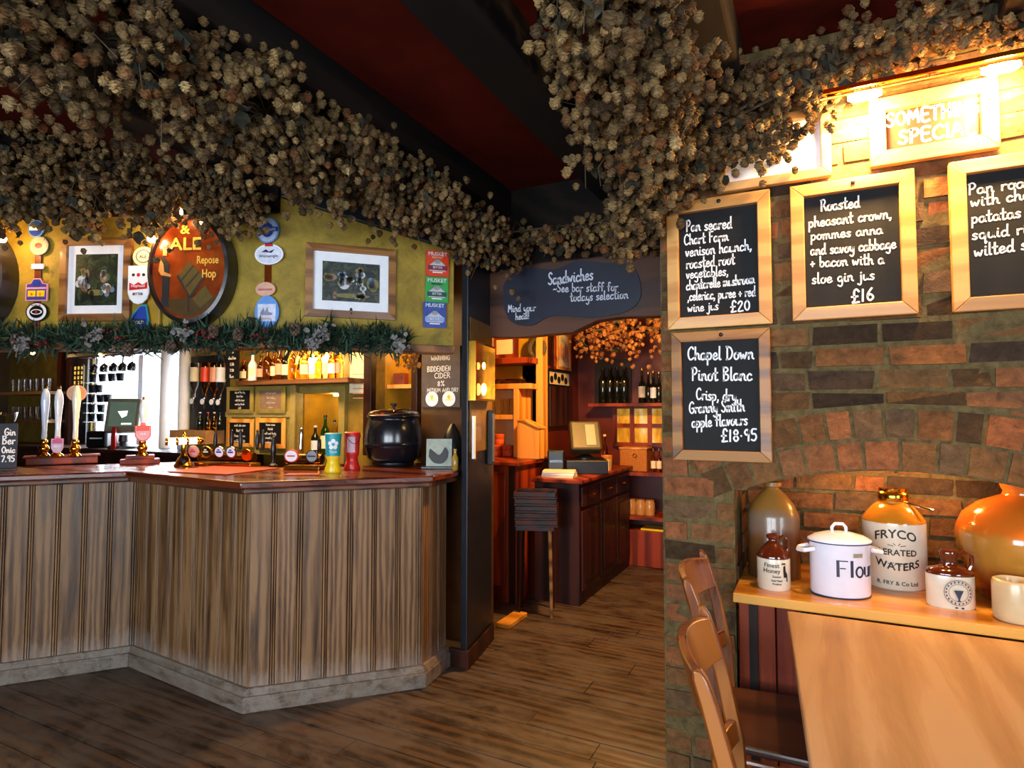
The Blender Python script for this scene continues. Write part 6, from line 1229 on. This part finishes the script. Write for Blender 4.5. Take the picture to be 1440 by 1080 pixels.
for px, py, s in ((30, 482, .8), (560, 480, 1.3), (130, 468, .9), (455, 466, .9), (440, 480, .6), (255, 466, .7)):
    f, _ = gp(px); q = np.array(f(px, py, .14))-b0; P = q+g.normal(0, 1, (46, 3))*np.array([.03, .015, .022])*s; scatter_mesh('silver_sprig', LV*.55, LF, P, rots(46, 1.2), g.uniform(.5, 1.1, 46), M['silver'], t)['kind'] = 'stuff'
f, _ = gp(578); q = np.array(on_fr(575, 506, .05))-b0; P = q+g.normal(0, 1, (60, 3))*np.array([.03, .03, .03]); scatter_mesh('dried_orange_sprig', LV*.5, LF, P, rots(60, 1.2), g.uniform(.5, 1.1, 60), islemat('dried_orange', [(0, '8a4a12'), (1, 'c47a2a')], .7), t)['kind'] = 'stuff'

# ================================================================ DOORWAY: beam sign, post fittings
t = thing('beam_chalkboard', 'wavy edged navy chalkboard fixed on the low doorway beam', 'chalkboard', (0, 0, 0))
t.location = (-1.35, BY-.002, 2.1); o_ = V(-1.35, BY-.002, 2.1)
sp_ = [(175, 270), (172, 230), (190, 195), (230, 155), (285, 130), (350, 136), (430, 140), (490, 118), (540, 97), (590, 95), (640, 102), (710, 108), (780, 108), (825, 125), (855, 170), (868, 230), (866, 280), (840, 325), (790, 355), (740, 368), (670, 380), (600, 385), (520, 378), (450, 375), (410, 378), (375, 392), (340, 415), (300, 426), (245, 420), (205, 395), (182, 350), (172, 310)]
P = [(lambda q: (q.x-o_.x, q.z-o_.z))(on_y(660+a/3.6, 340+b/3.6, BY-.01)) for a, b in sp_]; P = smooth_pts(P+[P[0]], 3)[:-1]
mb = MB(); mb.prism(P[::-1], -.011, -.001, 'xz'); mb.build('board', M['slateblue'], t, smooth=0)
mb = MB()
for tx, a, b, c, d, hp in (('Sandwiches', 771, 400.5, 835, 393, 17), ('~See bar staff for', 778, 411, 870, 409, 12), ('todays selection', 802, 424, 884, 419.5, 12.5), ('Mind your', 714.5, 439, 754, 437, 10.5), ('head!', 725, 450, 745, 448, 10)):
    if tx == 'Mind your': mb.build('writing', plain('blue_white_chalk', 'd0d8ec', .9, 0, .05, 60, 0, .1), t, smooth=0); mb = MB()
    p, q = on_y(a, b, BY-.013), on_y(c, d, BY-.013); D = p.x*-SY+p.y*CY; h = hp/FPX*D; hand(mb, tx, p.x-o_.x, p.z-o_.z, h, (q.x-p.x)/(hand_w(tx)*h), h*.06, -.0122, (q.z-p.z)/(q.x-p.x), 'l', .015, k=3)
mb.build('writing', plain('blue_white_chalk', 'd0d8ec', .9, 0, .05, 60, 0, .1), t, smooth=0)
pang = math.atan2(.448, -.087)-R(90)                     # the passage face of the post
def on_post(px, py, d=.0):
    a = (post_x(3.0)+d, 3.0); return on_line(px, py, a, R(90)+pang)
def post_thing(name, label, cat, px, py, d=.012): q = on_post(px, py, d); return thing(name, label, cat, tuple(q), R(90)+pang)
# mirrored brass wall lantern
t = post_thing('wall_lantern', 'brass framed glass wall lantern with two glowing bulbs on the post', 'lamp', 673, 524, .008); a, b = on_post(659, 560, .01), on_post(687, 486, .01); W_ = (V(b.x, b.y, 0)-V(a.x, a.y, 0)).length; H_ = abs(b.z-a.z)
mb = MB(); mb.box(-W_/2, W_/2, -.012, -.002, -H_/2, H_/2); mb.build('back_plate', plain('antique_gold_plate', 'c89430', .16, .9, .1, 14), t, smooth=0); mb = MB(); frame_bars(mb, W_, H_, .012, -.05, -.012); mb.build('frame', M['brass'], t, smooth=0)
mb = MB(); mb.box(-W_/2+.012, W_/2-.012, -.05, -.047, -H_/2+.012, H_/2-.012); mb.build('glass_front', M['thin'], t, smooth=0)
for zz, r in ((.04, .018), (-.1, .03)): mb = MB(); mb.ball((.01, -.03, zz), r, r*.5, r*(1.2)); mb.build('bulb', glow('lantern_bulb', (1, .68, .2), 14 if r > .02 else 8), t)
q = on_post(676, 542, .1); point('lantern_light', tuple(q), (1, .6, .18), 2.2, .03)
t = post_thing('leaflet_holder', 'clear acrylic leaflet holder on the post below the lantern', 'holder', 666, 614, .008); mb = MB(); W_ = .12
mb.box(-W_/2, W_/2, -.03, -.027, -.13, .09); mb.box(-W_/2, W_/2, -.004, -.001, -.13, .14); mb.box(-W_/2, W_/2, -.03, -.001, -.134, -.13); mb.build('holder', M['thin'], t, smooth=0); mb = MB(); mb.box(-W_/2+.01, -W_/2+.04, -.02, -.008, -.125, .12); mb.build('leaflets', M['white'], t, smooth=0)
t = post_thing('edge_frame', 'dark framed board seen edge on at the far edge of the post', 'frame', 687, 615, .008); mb = MB(); mb.box(-.03, .03, -.03, -.001, -.17, .17); mb.build('frame', M['blackblue'], t, smooth=0, bevel=.004); mb = MB(); mb.box(-.02, .02, -.034, -.03, -.15, .15); mb.build('panel', plain('grey_panel', '5a6068', .3), t, smooth=0)

# ================================================================ BACK ROOM
AM = (1, .52, .14)
point('assumed_pendant_light', (-1.2, 3.9, 2.26), AM, 230, .06)  # warm light of the assumed pendant
t = thing('assumed_pendant_lamp', 'assumed amber pendant lamp, unseen behind the beam, lighting the back room', 'lamp', (-1.2, 3.9, 2.34)); mb = MB(); mb.ball((0, 0, 0), .04); mb.build('bulb', glow('assumed_pendant_glow', (1, .66, .25), 30), t); mb = MB(); mb.lathe([(.05, .02), (.16, .03), (.15, .04), (.05, .1), (.02, .14)], 20); mb.build('shade', M['copper'], t); mb = MB(); mb.tube([(0, 0, .13), (0, 0, .48)], .005, 6); mb.build('flex', M['black'], t)  # pendant assumed from the warm light on the floor, hidden by the beam
# servery cabinet with shelf unit
SX0, SX1, SY0 = -2.62, -2.02, 4.12; CZ = 1.055
t = thing('service_cabinet', 'dark red wooden cabinet below the orange shelves beyond the doorway', 'cabinet', (-2.3, 4.4, 0)); mb = MB(); mb.box(SX0+2.3, SX1+2.3, SY0-4.4, .42, 0, CZ-.03); mb.build('carcass', M['redwood'], t, smooth=0); mb = MB(); mb.box(SX0+2.27, SX1+2.33, SY0-4.43, .42, CZ-.03, CZ); mb.build('worktop', M['redwood'], t, smooth=0, bevel=.006)
mb = MB(); mb.box(-.28, .19, SY0-4.415, SY0-4.4, .12, CZ-.08); mb.build('door', M['redwood'], t, smooth=0, bevel=.006); mb = MB(); mb.box(.22, .27, SY0-4.42, SY0-4.4, 0, CZ-.03); mb.build('corner_post', M['darkwood'], t, smooth=0)
YS = 4.55
def sx(px, py=600, y=YS): return on_y(px, py, y).x
def sz(px, py, y=YS): return on_y(px, py, y).z
t = thing('shelf_unit', 'orange painted shelf unit standing on the cabinet beyond the doorway', 'shelves', (0, 0, 0)); xL, xM, xM2, xR = -2.6, sx(722), sx(729), sx(745)
zt = sz(720, 541); zm = sz(710, 585)
mb = MB(); mb.box(xL, xR, YS, YS+.29, zt-.035, zt+.01); mb.build('top_shelf', M['orange'], t, smooth=0, bevel=.003); mb = MB(); mb.box(xL, xM, YS+.01, YS+.29, zm-.03, zm+.01); mb.build('middle_shelf', M['orange'], t, smooth=0, bevel=.003)
mb = MB(); mb.box(xM, xM2, YS, YS+.29, CZ, zt-.035); mb.build('upright', M['orange'], t, smooth=0, bevel=.003); mb = MB(); mb.box(xL, -2.23, YS+.27, YS+.29, CZ, zt); mb.build('back_board', M['cream'], t, smooth=0)
mb = MB(); a, b = sx(727, 620, 4.42), sx(757, 620, 4.42); zb = sz(740, 592, 4.42); mb.prism([(a, CZ+.001), (b, CZ+.001), (b, zb-.06), ((a*.7+b*.3), zb), (a, zb)], 4.42, 4.54, 'xz'); o = thing('letter_box', 'orange wooden slope topped box on the cabinet beside the orange shelves', 'box', (0, 0, 0)); mb.build('box_body', M['orange'], o, smooth=0, bevel=.004)
mb = MB(); mb.prism([(a, zb+.001), (a*.7+b*.3, zb+.001), (b+.01, zb-.06), (b+.01, zb-.05), (a*.7+b*.3, zb+.012), (a, zb+.012)], 4.41, 4.55, 'xz'); mb.build('sloping_lid', M['orange'], o, smooth=0)
zs = sz(715, 503); t = thing('high_shelf', 'high wooden shelf above the orange shelf unit', 'shelf', (0, 0, 0)); mb = MB(); mb.box(xL, sx(745), YS, YS+.3, zs-.05, zs); mb.build('board', M['redwood'], t, smooth=0, bevel=.004)
mb = MB(); mb.box(xL, sx(745), YS+.28, YS+.299, zs, 2.3); mb.build('back_board', M['ochrewood'], t, smooth=0)
W_ = abs(sx(722)-sx(686)); t = thing('framed_picture', 'wooden framed picture on the high shelf beyond the doorway', 'picture', ((sx(686)+sx(722))/2, YS+.1, zs+.105)); mb = MB(); frame_bars(mb, W_, .2, .035, -.02, 0); mb.build('frame', M['redwood'], t, smooth=0); mb = MB(); mb.box(-W_/2+.03, W_/2-.03, -.008, -.001, -.07, .07); mb.build('print', M['cream'], t, smooth=0)
q = on_y(740, 492, YS-.02); t = thing('hanging_wreath', 'small dark dried wreath hanging beside the picture on the high shelf', 'wreath', (q.x, YS+.2, q.z+.035)); mb = MB()
mb.tube([(.07*math.cos(a), .0, .08*math.sin(a)) for a in [2*PI*i/14 for i in range(14)]], .022, 7, None, True); mb.build('twigs', M['stem'], t, smooth=0)
for i, (px, w_) in enumerate(((700, .1), (723, .18))): q = on_y(px, 538, YS+.12); mb = MB(); mb.box(-w_/2, w_/2, -.06, .06, 0, .03); mb.box(-w_/2+.02, w_/2, -.05, .05, .03, .045); o = mb.build('folded_cloth', M['darkwood'], None, smooth=0, bevel=.008, loc=(q.x, YS+.12, zt+.011)); tag(o, '%s dark folded menu pile on top of the orange shelf unit' % ('small' if i == 0 else 'larger'), 'menus')
for i, px in enumerate((694, 703, 712)): tumbler((sx(px), YS+.1, zm+.011), .14, .042, 'clear glass, %s from the left on the middle orange shelf' % ORD[i], 'glasses on the orange shelf')
for i, (px, py) in enumerate(((699, 628), (714, 632), (705, 617))):
    q = on_y(px, 640, YS+.06+(.06 if i == 2 else 0)); mb = MB(); mb.lathe([(.042, 0), (.045, .005), (.048, .04), (.046, .045), (.046, .05), (.05, .055), (.05, .09), (.046, .094), (.0, .095)], 18); o = mb.build('ramekin_stack', M['terracotta'], None, loc=(q.x, q.y, CZ+(.0955 if i == 2 else .0005))); o.location.y = YS+.06+(.0 if i < 2 else .02)
    tag(o, ('orange terracotta pots at the left of the cabinet top', 'orange terracotta pots on the cabinet top beside the shelf upright', 'orange terracotta pots balanced above the other pots')[i], 'pots')
mb = MB(); xx = sx(760, 540, 4.75); mb.box(xx-.03, xx+.03, 4.72, 4.84, 0, 2.3); trim(mb, M['orange'], .004)
# pictures on the red side wall (x = -2.22)
def on_sw(px, py): return on_x(px, py, -2.205)
for lab, px0, px1, py0, py1, fm, pm in (('tall dark framed picture on the red wall beyond the doorway', 764, 781, 470, 518, M['redwood'], M['darkwood']), ('tall yellow framed certificate on the red wall beyond the doorway', 782, 802, 470, 519, M['orange'], M['cream']), ('small group photo hanging below the two tall pictures on red wall', 769, 802, 522, 544, M['black'], M['cream'])):
    a, b = on_sw(px0, py1), on_sw(px1, py0); W_ = abs(a.y-b.y); H_ = abs(b.z-a.z); t = thing('framed_picture', lab, 'picture', (-2.215, (a.y+b.y)/2, (a.z+b.z)/2), R(90)); mb = MB(); frame_bars(mb, W_, H_, .03, -.025, 0); mb.build('frame', fm, t, smooth=0); mb = MB(); mb.box(-W_/2+.025, W_/2-.025, -.008, -.001, -H_/2+.025, H_/2-.025); p = mb.build('print', pm, t, smooth=0)
    if pm is M['cream']:
        mb = MB()
        for k in range(5): mb.prism(oval(W_*.07, H_*.2, 10, -W_*.3+k*W_*.15, -H_*.08+.03*(k % 2)), -.0095, -.0085, 'xz')
        mb.build('figures', M['ink'] if py1 > 530 else M['salmon'], p, smooth=0)
a, b = on_sw(769, 600), on_sw(800, 546); mb = MB(); mb.box(-2.218, -2.17, min(a.y, b.y), max(a.y, b.y), a.z, b.z); tag(mb.build('wall_cupboard', M['darkwood'], None, smooth=0, bevel=.005), 'dark wooden wall cupboard below the group photo on the red wall', 'cupboard')
# dresser with till
DX0, DX1, DY0, DY1, DZ = -1.94, -1.58, 4.27, 5.62, .93
t = thing('sideboard', 'dark mahogany sideboard with drawers carrying the till in the back room', 'sideboard', (-1.76, 4.95, 0)); mb = MB(); mb.box(DX0+1.76, DX1+1.76, DY0-4.95, DY1-4.95, .0, DZ-.03); mb.build('carcass', M['darkwood'], t, smooth=0)
mb = MB(); mb.box(DX0+1.74, DX1+1.80, DY0-4.99, DY1-4.95, DZ-.03, DZ); mb.build('top', M['redwood'], t, smooth=0, bevel=.006)
for k in range(3):
    y0 = -.64+k*.44; mb = MB(); mb.box(.18, .196, y0, y0+.4, .72, .87); d = mb.build('drawer', M['darkwood'], t, smooth=0, bevel=.005); mb = MB(); mb.tube([(.196, y0+.14, .8), (.21, y0+.16, .795), (.21, y0+.24, .795), (.196, y0+.26, .8)], .006, 6); mb.build('handle', M['brass'], d)
    mb = MB(); mb.box(.18, .194, y0, y0+.4, .1, .69); d = mb.build('door', M['darkwood'], t, smooth=0, bevel=.005); mb = MB(); mb.box(.194, .2, y0+.06, y0+.34, .16, .63); mb.build('door_panel', M['darkwood'], d, smooth=0, bevel=.004)
loc = on_z(823, 655, DZ); loc = (-1.74, 4.86, DZ); t = thing('till', 'back room till with tilted screen on the mahogany sideboard', 'till', loc, R(24)); mb = MB(); mb.box(-.17, .17, -.2, .2, 0, .11); mb.build('cash_drawer', M['black'], t, smooth=0, bevel=.006); mb = MB(); mb.lathe([(.09, .11), (.09, .12), (.035, .15), (.035, .2)], 16); mb.build('stand', M['black'], t); T = TR(.0, -.05, .3, rx=R(-28), rz=R(6))
mb = MB(); mb.box(-.13, .13, -.02, .09, -.13, .14, T); mb.build('screen_housing', plain('olive_till', '3e3a20', .45), t, smooth=0, bevel=.02); mb = MB(); mb.box(.0, .08, -.0235, -.0195, -.09, .10, T); mb.build('screen', plain('pale_screen', '8a8a70', .3, 0, .05, 10, emit=.12), t, smooth=0)
loc = (-1.76, 4.40, DZ); t = thing('paper_stack', 'stack of cream papers on the near end of the sideboard', 'papers', loc, R(12))
for k in range(3): mb = MB(); mb.box(-.15, .10, -.075, .075, k*.018, k*.018+.016, TR(rz=R(k*5-5))); mb.build('papers', M['cream'] if k != 1 else M['white'], t, smooth=0)
loc = (-1.66, 5.20, DZ); mb = MB(); mb.lathe([(.04, 0), (.045, .01), (.05, .12), (.044, .12), (.04, .012), (.0, .012)], 16); tag(mb.build('cup', M['orange'], None, loc=loc), 'amber cup holding slips beside the back room till', 'cup'); loc = (-1.63, 5.07, DZ); mb = MB(); mb.box(-.04, .04, -.04, .04, 0, .09); tag(mb.build('note_pad', M['cream'], None, smooth=0, loc=loc), 'cream note block at the corner of the back room till', 'note pad')
loc = (-1.88, 4.56, DZ); t = thing('card_reader', 'small black machine with glints left of the back room till', 'machine', loc, R(20)); mb = MB(); mb.box(-.07, .07, -.07, .07, 0, .2); mb.build('case', M['black'], t, smooth=0, bevel=.015); mb = MB(); mb.box(-.05, .05, -.074, -.07, .1, .12); mb.build('key_strip', M['chrome'], t, smooth=0)
loc = (-1.72, 5.33, DZ); bottle(loc, .3, .034, M['whisky'], 'slender bottle behind the back room till', None, M['cream'])
# folding tray stand with stacked trays in front of the sideboard
loc = (-1.80, 4.02, 0); t = thing('tray_stand', 'slim wooden stool with one visible leg before the sideboard', 'stand', loc, R(20)); mb = MB(); mb.box(-.15, .12, -.12, .12, .60, .625); mb.build('top', M['darkwood'], t, smooth=0)
for x, y in ((-.13, -.1), (.1, -.1), (-.13, .1), (.1, .1)): mb = MB(); mb.tube([(x*.9, y*.9, .6), (x, y, 0)], [.014, .011], 8); mb.build('leg', M['frame_dk'] if (x, y) == (.1, -.1) else M['darkwood'], t)  # three legs in darker wood, their shade put into the colour
for k in range(5):
    o = thing('wooden_tray', 'dark wooden tray, %s from the bottom of the stack on the stand' % ORD[k], 'tray', (loc[0]+random.uniform(-.008, .008), loc[1], .626+k*.049), R(20+random.uniform(-2, 2)), 'trays stacked on the stand'); mb = MB(); mb.box(-.16, .14, -.12, .12, 0, .012); mb.build('base', M['darkwood'], o, smooth=0); mb = MB()
    for bx_ in ((-.16, .14, -.12, -.108), (-.16, .14, .108, .12), (-.16, -.148, -.108, .108), (.128, .14, -.108, .108)): mb.box(*bx_, .012, .046)
    mb.build('rim', M['darkwood'], o, smooth=0, bevel=.004)
# far wall: dark shelf, framed panes, basket, bottles
YF = 5.96
def fx(px, py=600, y=YF): return on_y(px, py, y).x
def fz(px, py, y=YF): return on_y(px, py, y).z
x0, x1 = fx(838), -.5
zsh = fz(890, 567, 5.75); mb = MB(); mb.box(x0, x1, 5.72, YF-.005, zsh-.03, zsh); tag(mb.build('wine_shelf', M['redwood'], None, smooth=0), 'red brown shelf of dark wine bottles on the far wall', 'shelf')
mb = MB(); mb.box(x0, fx(888, 530, YF), YF-.03, YF-.001, zsh, zsh+.45); trim(mb, M['black'])
for i, px in enumerate((848, 858, 868, 878)): q = on_y(px, 560, 5.84); bottle((q.x, 5.84, zsh), .36, .043, M['darkglass'], 'dark wine bottle, %s from the left on the far wall shelf' % ORD[i], None, M['darkglass'], 'wine bottles on the far wall shelf', .25)
for i, (px, h, lb, g) in enumerate(((903, .34, 'cream', 'darkglass'), (912, .30, None, 'darkglass'), (919, .31, 'white', 'darkglass'), (927, .3, None, 'darkglass'))): q = on_y(px, 560, 5.82); bottle((q.x, 5.82, zsh), h, .034, M[g], '%s foil necked bottle, %s in the right group on the far shelf' % ('pale labelled' if lb else 'dark', ORD[i]), M[lb] if lb else None, M['brass'], 'foil necked bottles on the far wall shelf', .4)
q = on_y(914, 520, 5.9); mb = MB(); mb.lathe([(.03, 0), (.034, .05), (.02, .16), (.006, .26), (.001, .3)], 12); tag(mb.build('carved_candle', M['cream'], None, loc=(q.x, 5.915, zsh)), 'tall pale pointed candle behind the foil necked bottles', 'candle')
n_win[0] += 1; t = thing('window_%d' % n_win[0], 'red framed internal window of yellow panes below the far wine shelf', 'window', (0, 0, 0)); t['kind'] = 'structure'; xa, xb, za_, zb_ = fx(866), fx(966), fz(900, 625), zsh-.032; mb = MB()
for k in range(5): xx = xa+(xb-xa)*k/4; mb.box(xx-.02, xx+.02, YF-.04, YF, za_, zb_)
for k in range(3): zz = za_+(zb_-za_)*k/2; mb.box(xa, xb, YF-.035, YF, zz-.02, zz+.02)
mb.build('window_frame', M['redwood'], t, smooth=0); m, nt, N, L, b = nodes('amber_lit_panes'); v = coords(N, L, (4, 4, 1)); nn = noise(N, L, 2, 5, v); r = ramp(N, [(.35, '8a5a14'), (.5, 'c8982c'), (.62, 'd8c088'), (.72, 'a8a4b0')]); L.new(nn, r.inputs[0]); L.new(r.outputs[0], b.inputs['Base Color']); L.new(r.outputs[0], b.inputs['Emission Color']); setin(b, 'Emission Strength', .45); setin(b, 'Roughness', .15)
mb = MB(); mb.box(xa, xb, YF-.012, YF-.006, za_, zb_); mb.build('pane', m, t, smooth=0)
zl = fz(890, 662, 5.7); mb = MB(); mb.box(fx(868), x1, 5.55, YF-.005, zl-.03, zl); tag(mb.build('low_shelf', M['redwood'], None, smooth=0), 'red shelf below the amber panes holding a wicker basket', 'shelf')
q = on_y(893, 655, 5.7); t = thing('wicker_basket', 'square orange wicker basket on the shelf below the amber panes', 'basket', (q.x, 5.72, zl), 0); mb = MB(); mb.box(-.13, .13, -.09, .09, 0, .21); mb.build('basket', islemat('wicker', [(0, '9a5a20'), (1, 'b87430')], .7, 90, .8), t, smooth=0, bevel=.01); mb = MB(); mb.box(-.135, .135, -.095, .095, .21, .225); mb.build('rim', M['orange'], t, smooth=0); mb = MB(); mb.tube([(.02+.018*math.cos(a), -.097, .15+.018*math.sin(a)) for a in [2*PI*i/12 for i in range(12)]], .004, 6, None, True); mb.build('ring_handle', M['brass'], t)
for i, px in enumerate((919, 927)): q = on_y(px, 658, 5.66); bottle((q.x, 5.66, zl), .22, .024, M['amberglass'], 'small labelled bottle, %s right of the wicker basket' % ORD[i], M['cream'], M['brass'], 'small bottles by the basket')
for px_z, lab in ((724, 'lower red shelf with storage jars on the far wall'),): z = fz(895, px_z, 5.7); mb = MB(); mb.box(fx(870), x1, 5.6, YF-.005, z-.03, z); tag(mb.build('low_shelf', M['redwood'], None, smooth=0), lab, 'shelf')
for i, px in enumerate((888, 901, 914)): q = on_y(px, 720, 5.75); mb = MB(); mb.lathe([(.045, 0), (.048, .006), (.048, .11), (.04, .125), (.042, .14), (.0, .142)], 16); tag(mb.build('storage_jar', M['stone_tan'], None, loc=(q.x, 5.75, z)), 'tan storage jar, %s from the left on the lower far shelf' % ORD[i], 'jar', 'storage jars on the lower far shelf')
q = on_y(905, 795, 5.75); t = thing('storage_chest', 'red wooden chest with a yellow card on the floor below the far shelves', 'chest', (q.x+.05, 5.76, 0)); mb = MB(); mb.box(-.3, .3, -.14, .14, 0, .33); mb.build('body', M['redwood'], t, smooth=0, bevel=.006); mb = MB(); mb.box(-.05, .3, -.1, .1, .33, .345); mb.build('yellow_card', M['yellow'], t, smooth=0)
bpy.context.view_layer.update()
